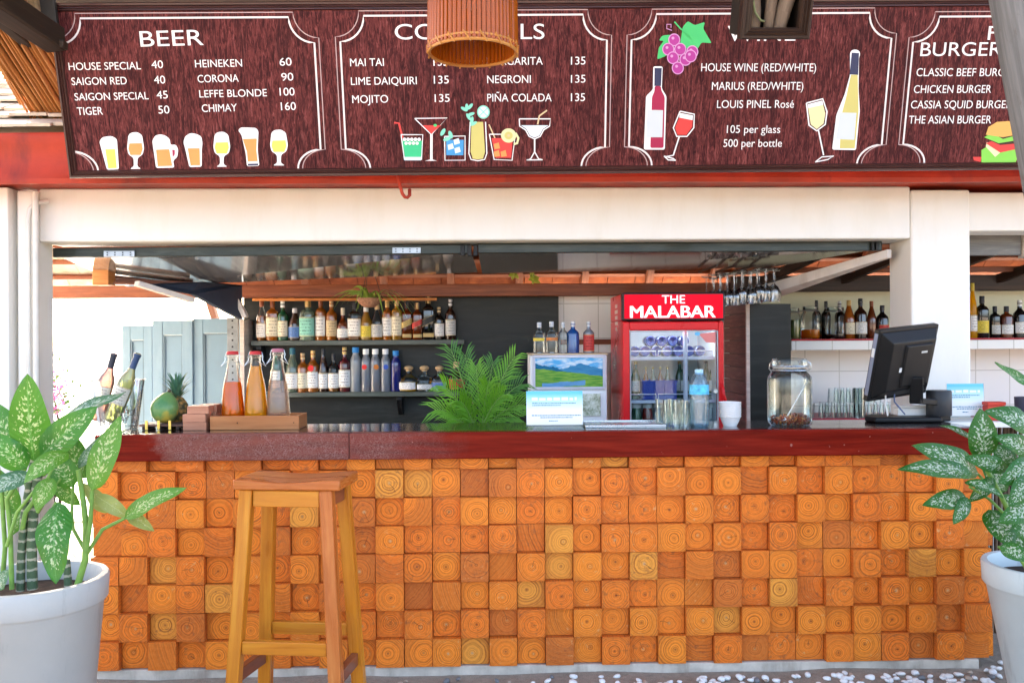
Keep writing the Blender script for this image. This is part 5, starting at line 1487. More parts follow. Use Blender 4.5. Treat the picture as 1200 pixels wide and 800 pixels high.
for px, top, liq, fill, lab in ((272.5, 410, 'orangeliq', .55, "swing-top bottle with fruit infused orange liquor, leftmost on the tray"), (299.5, 410, 'yellowliq', .80, "swing-top bottle full of golden yellow liquor on the tray"), (325.5, 407, 'brownclear', .55, "clear swing-top bottle, nearest the tray's right end")):
    Vb_ = Vt + .085; zb__ = zt1 - .0115
    q = thing("swing_top_bottle", lab, "bottle", (X(px, Vb_), Vb_, zb__), "swing-top bottles on the tray")
    h = Z(top + 4, Vb_, px) - zb__; r = 14 * Vb_ / F
    prof = [(.001, .002), (r * .95, 0), (r, .008), (r * .97, h * .12), (r * .80, h * .45), (r * .58, h * .66), (r * .46, h * .78), (r * .42, h * .86), (r * .42, h * .93), (r * .50, h * .94), (r * .50, h * .97), (r * .42, h * .98)]
    m = MB(); m.lathe(prof, n=24); m.build("glass_body", clear_glass("swing_glass", (.98, .99, .98), .8, dark=.45), q, smooth=50)
    lp = [(p[0] - .0036 if p[0] > .01 else .001, p[1] + .0035) for p in prof if p[1] < fill * h]
    # interpolate the fill height
    for i_ in range(len(prof) - 1):
        if prof[i_][1] < fill * h <= prof[i_ + 1][1]:
            f_ = (fill * h - prof[i_][1]) / (prof[i_ + 1][1] - prof[i_][1]); lp.append((prof[i_][0] + f_ * (prof[i_ + 1][0] - prof[i_][0]) - .0036, fill * h))
    m = MB(); m.lathe(lp, n=20, cap1=True); m.build("liquid", GM[liq], q, smooth=50)
    m = MB(); m.lathe([(r * .40, h * .98), (r * .50, h * .985), (r * .50, h * 1.015), (r * .42, h * 1.035), (.001, h * 1.04)], n=16); m.build("stopper", CAPM['red'] if px < 320 else paint("stopper_mauve", (.35, .12, .16), .5), q, smooth=40)
    m = MB()
    for sgn in (-1, 1):
        m.tube([(sgn * r * .5, 0, h * 1.02), (sgn * r * .62, -.004, h * .95), (sgn * r * .56, -.004, h * .90), (sgn * (r * .9), -.012, h * .80), (sgn * r * .3, -r * .5, h * .88)], .0016, 5)
    m.build("wire_bail", STEEL, q, smooth=50)
    if liq == 'orangeliq' or liq == 'yellowliq':
        m = MB()
        for k in range(9 if liq == 'orangeliq' else 4):
            a_ = rnd.uniform(0, 6.28); rr = rnd.uniform(.2, .55) * r; z = rnd.uniform(.03, fill * .8 if liq == 'orangeliq' else .25) * h
            m.bar((math.cos(a_) * rr, math.sin(a_) * rr - .002, z), (math.cos(a_ + .6) * rr, math.sin(a_ + .6) * rr - .002, z + .035), .010, .018)
        m.build("fruit_slice", FRUIT, q, bevel=.003)
# stacks of wooden blocks
BLKW = wood("block_wood", (0.32, 0.13, 0.07), (0.46, 0.20, 0.12), (0.58, 0.30, 0.19), .4, .15, 3, 30, .1)
Vk = 4.17
for k, (px0, px1, n_) in enumerate(((213, 240, 3), (232, 253, 3))):
    for j_ in range(n_):
        V_ = Vk + k * .105
        hh_ = 9.3 * Vk / F
        if k == 0 and j_ == 2: px0, px1 = 218, 243
        a, b = X(px0, V_), X(px1, V_)
        z = CTOP + .0005 + j_ * (hh_ + .0006)
        lab = (("lowest block of the front wooden stack by the tray", "middle block of the front wooden stack by the tray", "top block of the front wooden stack, pushed back a little") if k == 0 else ("lowest block of the rear wooden stack by the tray", "middle block of the rear wooden stack by the tray", "top block of the rear wooden stack by the tray"))[j_]
        q = thing("wooden_coaster_block", lab, "wooden block", ((a + b) / 2, V_ + .05, z), "wooden blocks stacked by the tray", rot=(0, 0, rnd.uniform(-.05, .05)))
        m = MB(); m.bar((-(b - a) / 2, 0, hh_ / 2), ((b - a) / 2, 0, hh_ / 2), .09, hh_); m.build("block", BLKW, q, bevel=.002)
# papaya on a slatted tray, pineapple behind
Vm = 4.26
t = thing("slatted_tray", "dark slatted tray with brass clips holding the green papaya", "tray", (X(195, Vm), Vm, CTOP))
m = MB()
for k in range(5): m.bar((X(168, Vm), Vm - .05 + k * .03, CTOP + .022), (X(219, Vm), Vm - .05 + k * .03, CTOP + .022), .016, .01)
part(m, "slat", wood("dark_slat", (.03, .012, .01), (.07, .03, .02), (.2, .1, .07), .35, .2), t, bevel=.002)
m = MB()
for px in (173, 192, 212): m.bar((X(px, Vm), Vm - .055, CTOP + .009), (X(px, Vm), Vm + .08, CTOP + .009), .014, .016)
part(m, "bearer", DKWOOD, t, bevel=.001)
m = MB()
for px in (177, 191, 204): m.box(X(px, Vm) - .006, X(px, Vm) + .006, Vm - .064, Vm - .059, CTOP + .002, CTOP + .045)
part(m, "clip", paint("brass", (.7, .5, .12), .3, .1, 20, .05, metal=.8), t, bevel=.001)
n = N("papaya_skin"); co = n.coord('Object'); a_ = n.noise(co, 7, 4, .6); b_ = n.noise(co, 60, 3, .6)
n.bsdf(n.mix(n.math('MULTIPLY', b_.outputs[0], .3), n.ramp(a_.outputs[0], [(.36, (.06, .19, .06)), (.52, (.16, .30, .09)), (.62, (.55, .42, .06))]), (.03, .10, .05)), .3, coat=.2)
t = thing("papaya", "green papaya ripening yellow on the slatted tray", "fruit", (X(189, Vm), Vm + .0, CTOP + .028), rot=(0, R(12), .3))
m = MB(); r = .064; m.lathe([(.001, 0), (r * .45, .006), (r * .8, .024), (r, .056), (r * .97, .085), (r * .74, .115), (r * .4, .136), (r * .14, .147), (.002, .149)], n=24); m.build("fruit", n.m, t, smooth=80)
m = MB(); m.tube([(0, 0, .146), (.003, 0, .158)], [.008, .006], 8); m.build("stalk", DKWOOD, t)
Vpn = 4.42
n = N("pineapple_skin"); v_ = n.n("TexVoronoi"); v_.inputs['Scale'].default_value = 55; n.l(n.coord('Object'), v_.inputs['Vector'])
n.bsdf(n.ramp(v_.outputs['Distance'], [(.1, (.50, .26, .06)), (.45, (.22, .14, .04)), (.7, (.05, .05, .02))]), .6, bump=v_.outputs['Distance'], bump_s=-.9, bump_d=.01)
t = thing("pineapple", "pineapple with spiky blue green crown behind the papaya", "fruit", (X(207, Vpn), Vpn, CTOP + .0005))
m = MB(); m.lathe([(.002, .001), (.035, 0), (.052, .018), (.057, .06), (.05, .105), (.03, .135), (.004, .145)], n=24); m.build("fruit", n.m, t, smooth=80)
m = MB()
LEAFP = paint("pineapple_leaf", (.07, .17, .10), .45, .35, 30, .1)
for k in range(34):
    a_ = k * 2.4; tier = k / 34; L = .055 + .05 * math.sin(tier * 2.6); out = (1 - tier) * .9 + .12
    b0_ = Vector((math.cos(a_) * .014, math.sin(a_) * .014, .135 + tier * .045)); d = Vector((math.cos(a_) * out, math.sin(a_) * out, .55 + tier * .8)).normalized(); s_ = Vector((-math.sin(a_), math.cos(a_), 0))
    mid = b0_ + d * L * .55; tip = b0_ + d * L + Vector((math.cos(a_), math.sin(a_), -.3)) * L * .2
    w = .008
    m.sheet([[b0_ - s_ * w, b0_ - Vector((math.cos(a_), math.sin(a_), 0)) * .003, b0_ + s_ * w], [mid - s_ * w * .8, mid - Vector((math.cos(a_), math.sin(a_), 0)) * .002, mid + s_ * w * .8], [tip - s_ * .0006, tip, tip + s_ * .0006]])
m.build("crown", LEAFP, t, smooth=60, recalc=False)
# ice bucket with two wine bottles
Vw = 4.28
t = thing("wine_cooler", "clear wine bucket leaning at the left end of the counter", "wine bucket", (X(150, Vw), Vw, CTOP))
m = MB(); c = Vector((X(138, Vw), Vw, CTOP + .0005)); 
prof = [(.085, 0), (.088, .004), (.118, .23), (.122, .232), (.117, .226), (.084, .012), (.001, .010)]
m.lathe(prof, c, 28); part(m, "bucket", clear_glass("bucket_acrylic", (.97, .98, .97), .8), t, smooth=50)
m = MB()
for k in range(26):
    a_ = rnd.uniform(0, 6.28); r = rnd.uniform(0, .065); z = rnd.uniform(.025, .10); s_ = rnd.uniform(.011, .017)
    q = c + Vector((math.cos(a_) * r, math.sin(a_) * r, z)); m.box(q.x - s_, q.x + s_, q.y - s_, q.y + s_, q.z - s_, q.z + s_)
part(m, "ice", clear_glass("ice_clear", (.92, .95, .97), 1.2), t, bevel=.004)
for (bx, by, tx, ty, body, lab, cap) in ((112, 492, 134, 414, 'pink', "leaning rose wine bottle with dark foil, left in the bucket", 'dark'), (130, 494, 162, 414, 'white_wine', "leaning white wine bottle with navy foil, right in the bucket", 'teal')):
    V_ = Vw + (.02 if body == 'pink' else -.02)
    A, B = at(bx, by, V_), at(tx, ty, V_); d = B - A; L = d.length
    q = thing("wine_bottle", lab, "bottle", A, "wine bottles in the bucket"); q.rotation_euler = d.to_track_quat('Z', 'Y').to_euler()
    r = .037
    m = MB(); m.lathe([(.001, .012), (r * .9, .002), (r, .01), (r, L * .58), (r * .9, L * .64), (r * .5, L * .73), (r * .38, L * .79), (r * .36, L * .95), (r * .42, L * .955), (r * .42, L * .985), (r * .34, L)], n=22, cap1=True); m.build("glass_body", GM[body], q, smooth=50)
    m = MB(); m.lathe([(r * .40, L * .78), (r * .40, L * .95), (r * .46, L * .955), (r * .46, L * .99), (.001, L * 1.003)], n=18); m.build("foil", paint("foil_" + cap, (.03, .035, .05) if cap == 'dark' else (.03, .06, .13), .35, .3, 20, .1), q, smooth=40)
    m = MB(); g1 = []; k = 10
    R_l = q.rotation_euler.to_matrix().inverted() @ Vector((0, -1, 0)); a0 = math.atan2(R_l.y, R_l.x)
    for i in range(k + 1):
        a_ = a0 + (i / k - .5) * 2.4; g1.append((math.cos(a_) * (r + .0008), math.sin(a_) * (r + .0008)))
    m.sheet([[(x, y, L * .26) for x, y in g1], [(x, y, L * .52) for x, y in g1]], 0, [[(i / k, 0) for i in range(k + 1)], [(i / k, 1) for i in range(k + 1)]]); m.build("label", labm("white", LABC["white"]), q)
# notice card on the counter
def card_mat():
    n = N("notice_card"); s_ = n.n("SeparateXYZ"); n.l(n.coord('UV'), s_.inputs[0]); v = s_.outputs[1]
    n.bsdf(n.ramp(v, [(.0, (.74, .76, .74)), (.42, (.74, .78, .76)), (.72, (.42, .70, .74)), (.93, (.12, .50, .68))]), .35)
    return n.m
CARD = card_mat(); INKB = plainmat("card_ink_blue", (.10, .26, .40), .6); INKW = plainmat("card_ink_white", (.78, .80, .78), .6); INKY = plainmat("card_slot_dark", (.10, .14, .16), .5)
def notice(px0, px1, py0, py1, V, lab, zb__):
    A, B = X(px0, V), X(px1, V); z1 = Z(py0, V, (px0 + px1) / 2)
    t = thing("notice_card", lab, "notice", ((A + B) / 2, V, zb__), rot=(R(-4), 0, 0))
    W = (B - A) / 2; H = z1 - zb__
    m = MB(); m.box(-W, W, 0, .004, 0, H); m.build("holder", clear_glass("card_acrylic", (.95, .97, .97), .6), t)
    m = MB(); quad(m, -W + .002, W - .002, -.001, H * .10, H - .002); m.build("card", CARD, t, recalc=False)
    def dashes(mb, x0, x1, z, h, words):
        x = x0; r_ = random.Random(int(z * 1e5))
        while x < x1:
            w = r_.uniform(.5, 1.6) * h * 1.5
            mb.box(x, min(x + w, x1), -.0022, -.0015, z, z + h * r_.uniform(.75, 1.0)); x += w + h * .5
    m = MB(); dashes(m, -W * .80, W * .78, H * .74, H * .085, 6); m.build("lettering", INKW, t)
    m = MB()
    for (x0, x1, z) in ((-.78, .74, .655), (-.78, .22, .60), (-.80, .92, .335), (-.5, .62, .28), (-.2, .1, .19)): dashes(m, W * x0, W * x1, H * z, H * .028, 9)
    m.build("lettering", INKB, t)
    m = MB(); m.box(-W, W, -.006, -.0012, H * .065, H * .082); m.build("foot_strip", INKY, t)
    return t
notice(616, 683, 457.5, 505, 4.13, "sky blue to white notice card standing on the counter beside the palm", CTOP + .0005)
notice(1110, 1154, 449, 500, 4.44, "sky blue notice card behind the black monitor stand", CTOP + .0005)
# metal trays lying on the counter
t = thing("serving_tray", "flat grey metal serving tray between card and glasses", "tray", (X(730, 4.25), 4.25, CTOP))
m = MB(); x0, x1 = X(684, 4.2), X(777, 4.2)
m.box(x0, x1, 4.14, 4.40, CTOP + .0005, CTOP + .006); m.box(x0, x1, 4.14, 4.146, CTOP + .006, CTOP + .014); m.box(x0, x1, 4.394, 4.40, CTOP + .006, CTOP + .014); m.box(x0, x0 + .006, 4.146, 4.394, CTOP + .006, CTOP + .014); m.box(x1 - .006, x1, 4.146, 4.394, CTOP + .006, CTOP + .014)
part(m, "tray", STEEL, t, bevel=.002)
# tumblers
def tumbler_mesh(mb, r, h, c=(0, 0, 0), flip=False):
    prof = [(.001, 0), (r * .84, 0), (r * .86, .004), (r, h), (r * .965, h), (r * .83, .014), (.001, .012)]
    if flip: prof = [(a, h - b) for a, b in prof]
    mb.lathe(prof, c, 20)
t0 = None
GLASS = clear_glass("clear_glass_thinwall", (.97, .99, .98), .8, dark=.55)
for i, (px, V, r) in enumerate(((785, 4.20, .034), (797, 4.14, .034), (805, 4.22, .034), (792, 4.27, .034), (776, 4.27, .034))):
    h = .122
    lab = "clear highball glass in the cluster beside the blue water bottle"
    if t0 is None:
        t0 = thing("drinking_glass", lab, "glass", (X(px, V), V, CTOP + .0005), "highball glasses by the water bottle")
        m = MB(); tumbler_mesh(m, r, h); 
        for k in range(12):
            a_ = 2 * math.pi * k / 12; m.tube([(math.cos(a_) * r * .88, math.sin(a_) * r * .88, .01), (math.cos(a_) * r * .935, math.sin(a_) * r * .935, h * .5)], .0035, 5)
        m.build("glass", GLASS, t0, smooth=50)
    else:
        copy_thing(t0, (X(px, V), V, CTOP + .0005))
# water bottle
V_ = 4.17
t = thing("water_bottle", "tall blue tinted plastic water bottle beside the red fridge glasses", "bottle", (X(819, V_), V_, CTOP + .0005))
h = Z(432.5, V_, 819) - CTOP; r = 11.3 * V_ / F
prof = [(.001, .002), (r * .85, 0), (r * .97, .008)]
for k in range(5): prof += [(r, .02 + k * .024), (r * .955, .032 + k * .024)]
prof += [(r, .145), (r, .19), (r * .95, .205), (r * .7, .232), (r * .42, .250), (r * .38, .256), (r * .38, h - .012)]
m = MB(); m.lathe(prof, n=24, cap1=True); m.build("bottle_body", GM['water'], t, smooth=50)
m = MB(); m.lathe([(r * .44, h - .024), (r * .44, h - .001), (.001, h)], n=18); m.build("cap", plainmat("cap_pale_blue", (.35, .6, .75), .4), t, smooth=40)
m = MB(); m.lathe([(r * 1.015, .150), (r * 1.015, .195)], n=24); m.build("label", paint("water_label", (.08, .42, .68), .4, .5, 40, .02), t, smooth=40)
# bowls
Vb_ = 4.2
h1 = None
for k in range(8):
    lab = ["lowest white bowl of the stack right of the water bottle", "second white bowl from the bottom of the stack", "third white bowl from the bottom of the stack", "fourth white bowl from the bottom of the stack", "fourth white bowl from the top of the stack", "third white bowl from the top of the stack", "second white bowl from the top of the stack", "top white bowl of the stack right of the water bottle"][k]
    loc = (X(855, Vb_) + rnd.uniform(-.001, .001), Vb_, CTOP + .0005 + k * .0092)
    if h1 is None:
        h1 = thing("bowl", lab, "bowl", loc, "white bowls stacked on the counter")
        m = MB(); m.lathe([(.001, .003), (.026, .003), (.028, 0), (.031, 0), (.032, .004), (.041, .022), (.0462, .038), (.0515, .0435), (.0525, .0455), (.0515, .047), (.045, .040), (.039, .024), (.028, .008), (.001, .007)], n=28); m.build("bowl", WHITE2, h1, smooth=50)
    else: copy_thing(h1, loc, lab)
# big clip-top jar
Vj = 4.19
t = thing("glass_jar", "large clip-top glass jar with chilli flakes and a spoon inside", "jar", (X(925, Vj), Vj, CTOP + .0005))
r = 25.5 * Vj / F; h = Z(419, Vj, 925) - CTOP
prof = [(.001, .006), (r * .86, 0), (r * .97, .01), (r, .03), (r, h * .66), (r * .97, h * .72), (r * .82, h * .775), (r * .70, h * .80), (r * .68, h * .83)]
m = MB(); m.lathe(prof, n=12 * 3); m.lathe([(max(.001, a - .006), b + .006) for a, b in prof][::-1], n=36); 
m.lathe([(r * .72, h * .82), (r * .76, h * .83), (r * .72, h * .845)], n=36)
m.build("jar_body", GLASS, t, smooth=40)
m = MB(); m.lathe([(r * .70, h * .86), (r * .78, h * .862), (r * .80, h * .90), (r * .80, h * .95), (r * .76, h * .985), (.001, h)], n=36); m.lathe([(r * .62, h * .84), (r * .62, h * .9), (r * .55, h * .96), (.001, h * .965)], n=30); m.build("lid", GLASS, t, smooth=40)
m = MB(); m.lathe([(r * .70, h * .845), (r * .755, h * .847), (r * .755, h * .86), (r * .70, h * .861)], n=36); m.build("rubber_seal", plainmat("seal_pale", (.6, .55, .5), .6), t)
m = MB()
for z in (h * .815, h * .875): m.tube([(math.cos(2 * math.pi * k / 32) * r * .83, math.sin(2 * math.pi * k / 32) * r * .83, z) for k in range(33)], .0028, 6, cap=False)
for s_ in (-1, 1): m.tube([(s_ * r * .84, 0, h * .80), (s_ * r * .98, -.01, h * .84), (s_ * r * .95, -.012, h * .91), (s_ * r * .80, 0, h * .95), (s_ * r * .6, 0, h * .985)], .003, 6)
m.tube([(-r * .84, -.004, h * .81), (-r * 1.02, -.03, h * .74), (-r * .97, -.035, h * .72)], .0028, 6)
m.build("wire_clip", STEEL, t, smooth=50)
m = MB()
for k in range(420):
    a_ = rnd.uniform(0, 6.28); q = math.sqrt(rnd.random()) * (r - .014); z = .010 + rnd.random() * (.034 + .008 * math.sin(a_ * 2))
    s_ = rnd.uniform(.003, .0065); p = Vector((math.cos(a_) * q, math.sin(a_) * q, z)); d = Vector((rnd.uniform(-1, 1), rnd.uniform(-1, 1), rnd.uniform(-1, 1))).normalized() * s_
    m.bar(p - d, p + d, s_ * .8, s_ * .7, m=rnd.choice((0, 0, 1, 2)))
m.build("chilli_flakes", [paint("chilli_red", (.36, .06, .02), .6, .3, 90), paint("chilli_orange", (.5, .2, .05), .6, .3, 90), paint("chilli_dark", (.12, .03, .015), .6, .3, 90)], t)
m = MB(); m.tube([(-r * .25, .0, .02), (r * .78, -.01, h * .64)], .0038, 8); m.lathe([(.001, 0), (.012, .006), (.014, .02), (.004, .034)], (-r * .27, .0, .006), 10); m.build("spoon", STEEL, t, smooth=50)
# monitor
Vm_ = 4.30
t = thing("pos_monitor", "black touch screen monitor seen from behind on the counter", "monitor", (X(1085, Vm_ + .05), Vm_ + .08, CTOP + .0005))
org = t.location
m = MB()
bw_, bd_ = .17, .10
bx = X(1062, Vm_) - org.x
m.extr([(bx - .12 - .04, -.10, 0), (bx + .16, -.11, 0), (bx + .19, 0, 0), (bx + .16, .10, 0), (bx - .12, .10, 0), (bx - .17, 0, 0)], (0, 0, .026)); m.build("base", BLACKM, t, bevel=.009, bseg=3)
m = MB(); m.extr([(bx + .17, -.05, 0), (bx + .24, -.03, 0), (bx + .25, .02, 0), (bx + .22, .06, 0), (bx + .18, .05, 0)], (0, 0, .035)); m.build("cable_box", BLACKM, t, bevel=.006)
m = MB(); m.lathe([(.056, .027), (.058, .03), (.058, .145), (.054, .15), (.001, .15)], (X(1107, Vm_) - org.x, -.02, 0), 28); m.build("pivot_drum", paint("drum_grey", (.03, .032, .036), .4, .1, 5, .03), t, smooth=40)
# screen body: frame from its projected corners
C0 = at(1019, 472, 4.24); C1 = at(1034, 388, 4.14); 
hx = Vector((math.cos(R(27)), math.sin(R(27)), 0)); up = (C1 - C0); Hh = up.length; up.normalize(); hx = (hx - up * hx.dot(up)).normalized()
nb_ = hx.cross(up).normalized()     # towards the viewer
# choose width so that the right edge falls where it does in the photograph
Wd = .405
S = Matrix((hx, up, nb_)).transposed().to_4x4(); S.translation = C0 - Vector(org)
def sp(u, v, w): return S @ Vector((u, v, w))
def shex(mb, u0, u1, v0, v1, w0, w1, ins=0.0, m=0):
    c = []
    for w, i in ((w0, 0), (w1, ins)):
        c += [sp(u0 + i, v0 + i, w), sp(u1 - i, v0 + i, w), sp(u1 - i, v1 - i, w), sp(u0 + i, v1 - i, w)]
    mb.hexa(c, m)
m = MB(); shex(m, 0, Wd, 0, Hh, -.045, -.012); m.build("bezel", BLACKM, t, bevel=.006, bseg=3)
m = MB(); shex(m, .012, Wd - .012, .012, Hh - .012, -.012, .030, .045); m.build("rear_shell", BLACKM, t, bevel=.005, bseg=2)
m = MB(); shex(m, .14, .33, .07, Hh - .07, .030, .040, .008); m.build("mount_plate", BLACKM, t, bevel=.003)
m = MB(); shex(m, .245, .285, Hh * .67, Hh * .67 + .010, .0405, .0415); m.build("badge", plainmat("badge_grey", (.5, .5, .48), .5), t)
m = MB(); shex(m, .125, .165, Hh * .42, Hh * .42 + .022, .0305, .0315) ; m.build("sticker", plainmat("sticker_white", (.6, .62, .62), .5), t)
m = MB(); shex(m, -.0015, -.0005, .03, Hh - .02, -.038, -.018); m.build("edge_strip", paint("edge_blue_grey", (.16, .19, .27), .3), t)
m = MB(); shex(m, -.003, -.0016, Hh * .62, Hh * .74, -.036, -.020); m.build("sticker", plainmat("sticker_white", (.6, .62, .62), .5), t)
m = MB()
for k in range(7): shex(m, .065 + k * .008, .069 + k * .008, .05, .085, .022, .0235)
m.build("vent", plainmat("vent_grey", (.10, .10, .11), .6), t)
m = MB(); a_ = sp(.22, .05, .035); b_ = Vector((X(1107, Vm_) - org.x, -.02, .09)); m.bar(sp(.235, .12, .045), sp(.25, -.01, .06), .06, .025); m.bar(sp(.25, -.0, .05), b_, .07, .03); m.build("arm", BLACKM, t, bevel=.005)
m = MB(); p0 = sp(.16, .03, .0); m.tube([p0, p0 + Vector((0, 0, -.04)), p0 + Vector((.03, -.01, -.08)), p0 + Vector((.05, 0, -.10))], .0035, 6); m.build("cable", plainmat("cable_blue", (.10, .14, .25), .5), t, smooth=60)
m = MB(); p0 = sp(.10, .03, .0); m.tube([p0, p0 + Vector((0, 0, -.05)), p0 + Vector((.01, -.0, -.10))], .0035, 6); m.build("cable", WHITEPLASTIC, t, smooth=60)
# white box, red box, dark cup behind the monitor
def simplebox(nm, lab, cat, px0, px1, py0, V, depth, mt, lidm=None):
    a, b = X(px0, V), X(px1, V); z1 = Z(py0, V, (px0 + px1) / 2)
    t = thing(nm, lab, cat, ((a + b) / 2, V, CTOP + .0005)); w = (b - a) / 2; h = z1 - CTOP
    m = MB(); m.box(-w, w, 0, depth, 0, h * .8); m.build("box_body", mt, t, bevel=.003)
    m = MB(); m.box(-w - .002, w + .002, -.002, depth + .002, h * .8 + .001, h); m.build("lid", lidm or mt, t, bevel=.003)
simplebox("receipt_box", "low white box behind the monitor's cables", "box", 1052, 1086, 475, 4.40, .06, WHITEPLASTIC)
simplebox("red_box", "small red box behind the right plant", "box", 1157, 1178, 471, 4.36, .05, paint("red_card", (.55, .05, .03), .5))
t = thing("dark_cup", "dark cup standing at the far right end of the counter", "cup", (X(1200, 4.33), 4.33, CTOP + .0005)); h = Z(465, 4.33, 1200) - CTOP
m = MB(); m.lathe([(.001, 0), (.036, 0), (.04, .005), (.045, h), (.042, h), (.037, .01), (.001, .008)], n=24); m.build("cup", paint("cup_slate", (.05, .05, .08), .4), t, smooth=40)

# ================================================================== RIGHT HAND BACK SHELF
VQ = 6.12
zq = Z(397, VQ, 985)
t = thing("tiled_shelf", "white tiled shelf with a red top edge on the right back wall", "shelf", (2.8, VQ, zq))
m = MB(); m.box(X(927.5, VQ), 5.5, VQ, VW - .004, Z(410, VQ, 985), zq - .012)
part(m, "ledge", TW, t, bevel=.003)
m = MB(); m.box(X(927.5, VQ) , 5.5, VQ - .006, VW - .014, zq - .011, zq); part(m, "top", paint("red_shelf_top", (.42, .03, .035), .4), t, bevel=.002)
t = thing("back_bar", "white back bar ledge with a red rim for upturned glasses", "back bar", (2.8, VQ, .9))
zbb = Z(490, VQ - .1, 990)
m = MB(); m.box(X(929, VQ - .1), 5.5, VQ - .1, VW - .004, 0, zbb - .02); part(m, "base", TW, t, bevel=.003)
m = MB(); m.box(X(929, VQ - .1), 5.5, VQ - .106, VW - .005, zbb - .019, zbb); part(m, "top", paint("red_shelf_top2", (.42, .03, .05), .4), t, bevel=.002)
GR = "bottles on the tiled shelf"
zq2 = zq + .0005
def kilner(px, w, top, lab, fillm, fill):
    V = VQ + .10; t = thing("preserving_jar", lab, "jar", (X(px, V), V, zq2)); r = w * V / F / 2; h = Z(top, V, px) - zq2
    m = MB(); m.lathe([(.001, .004), (r * .92, 0), (r, .012), (r, h * .70), (r * .8, h * .80), (r * .74, h * .84)], n=22); m.build("jar_body", GLASS, t, smooth=40)
    m = MB(); m.lathe([(r * .78, h * .85), (r * .80, h * .86), (r * .80, h * .97), (.001, h)], n=22); m.build("lid", clear_glass("lid_glass", (.8, .85, .85), 1.5), t, smooth=40)
    m = MB(); m.tube([(math.cos(k / 20 * 6.2832) * r * .86, math.sin(k / 20 * 6.2832) * r * .86, h * .85) for k in range(21)], .004, 5, cap=False); m.build("wire_clip", STEEL, t)
    m = MB(); m.lathe([(.001, .008), (r * .88, .006), (r * .95, .014), (r * .95, h * fill), (.001, h * fill * 1.03)], n=20); m.build("contents", GM[fillm], t, smooth=40)
kilner(931, 14, 360, "jar of green pickles at the left end of the tiled shelf", 'pickle', .6)
kilner(950, 22, 358, "preserving jar with orange fruit in its bottom on the tiled shelf", 'orangeliq', .28)
kilner(979, 24, 359, "wide preserving jar with dark contents on the tiled shelf", 'brown', .15)
for px, top, w, lab, body, lb, cap, sh, dy in (
 (957, 352, 9, "slim dark bottle just right of the orange fruit jar", 'black', None, 'dark', 'round', .2),
 (968, 353, 10, "dark bottle between the two preserving jars", 'black', None, 'dark', 'round', .2),
 (984, 353, 10, "bottle with silver cap behind the wide jar", 'brown', None, 'silver', 'round', .24),
 (995, 352, 12, "amber bottle with cream label on the tiled shelf left of the pillar", 'amber', 'cream', 'gold', 'slope', .1),
 (1008.5, 350, 13, "tall dark bottle with big white label left of the pillar", 'brown', 'white', 'dark', 'round', .1),
 (1021.5, 353, 10, "red brown bottle with orange neck left of the pillar", 'darkamber', None, 'brown', 'slope', .1),
 (1034, 358, 13, "dark bottle with red label beside the pillar", 'black', 'red', 'dark', 'round', .1),
 (1140, 332, 9, "tall yellow bottle just right of the pillar", 'yellowliq', 'white', 'yellow', 'slope', .1),
 (1151, 347, 13, "black bottle with yellow label right of the pillar", 'black', 'yellow', 'dark', 'shoulder', .1),
 (1166, 359, 11, "dark bottle with grey label right of the pillar", 'black', 'grey', 'dark', 'shoulder', .1),
 (1179.5, 359, 13, "square bottle with white label right of the pillar", 'darkamber', 'white', 'dark', 'shoulder', .1),
 (1195, 352, 13, "black bottle with white label at the picture's right edge", 'black', 'white', 'white', 'round', .1),
 (1211, 352, 13, "green bottle with cream label near the shelf's far end", 'green', 'cream', 'dark', 'round', .1)):
    V = VQ + dy
    bottle(px, top, 396, w, V, lab, body, lb, cap, sh, zq2, group=GR, labspan=(.12, .42) if lb else None)
# upturned tumblers on the back bar
t0 = None
V0_ = VQ - .02
glabs = "clear tumbler upturned on the back bar left of the monitor"
rr_, hh_ = .038, .098
for lv in range(2):
    for j in range(2):
        for i in range(7 if lv == 0 else 4):
            px = 958 + i * 14.2 + (7 if j else 0) + (18 if lv else 0)
            V = V0_ + j * .085
            loc = (X(px, V), V, zbb + .0005 + lv * (hh_ + .0006))
            if t0 is None:
                t0 = thing("tumbler", glabs, "glass", loc, "upturned tumblers on the back bar"); m = MB(); tumbler_mesh(m, rr_, hh_, flip=True); m.build("glass", GLASS, t0, smooth=50)
            else: copy_thing(t0, loc)
t = thing("cocktail_shaker", "tall ribbed clear shaker glass among the upturned tumblers", "shaker", (X(1004, VQ - .04), VQ - .075, zbb + .0005))
m = MB(); tumbler_mesh(m, .04, .20); m.build("glass", clear_glass("shaker_glass", (.8, .84, .84), 1.5), t, smooth=50)
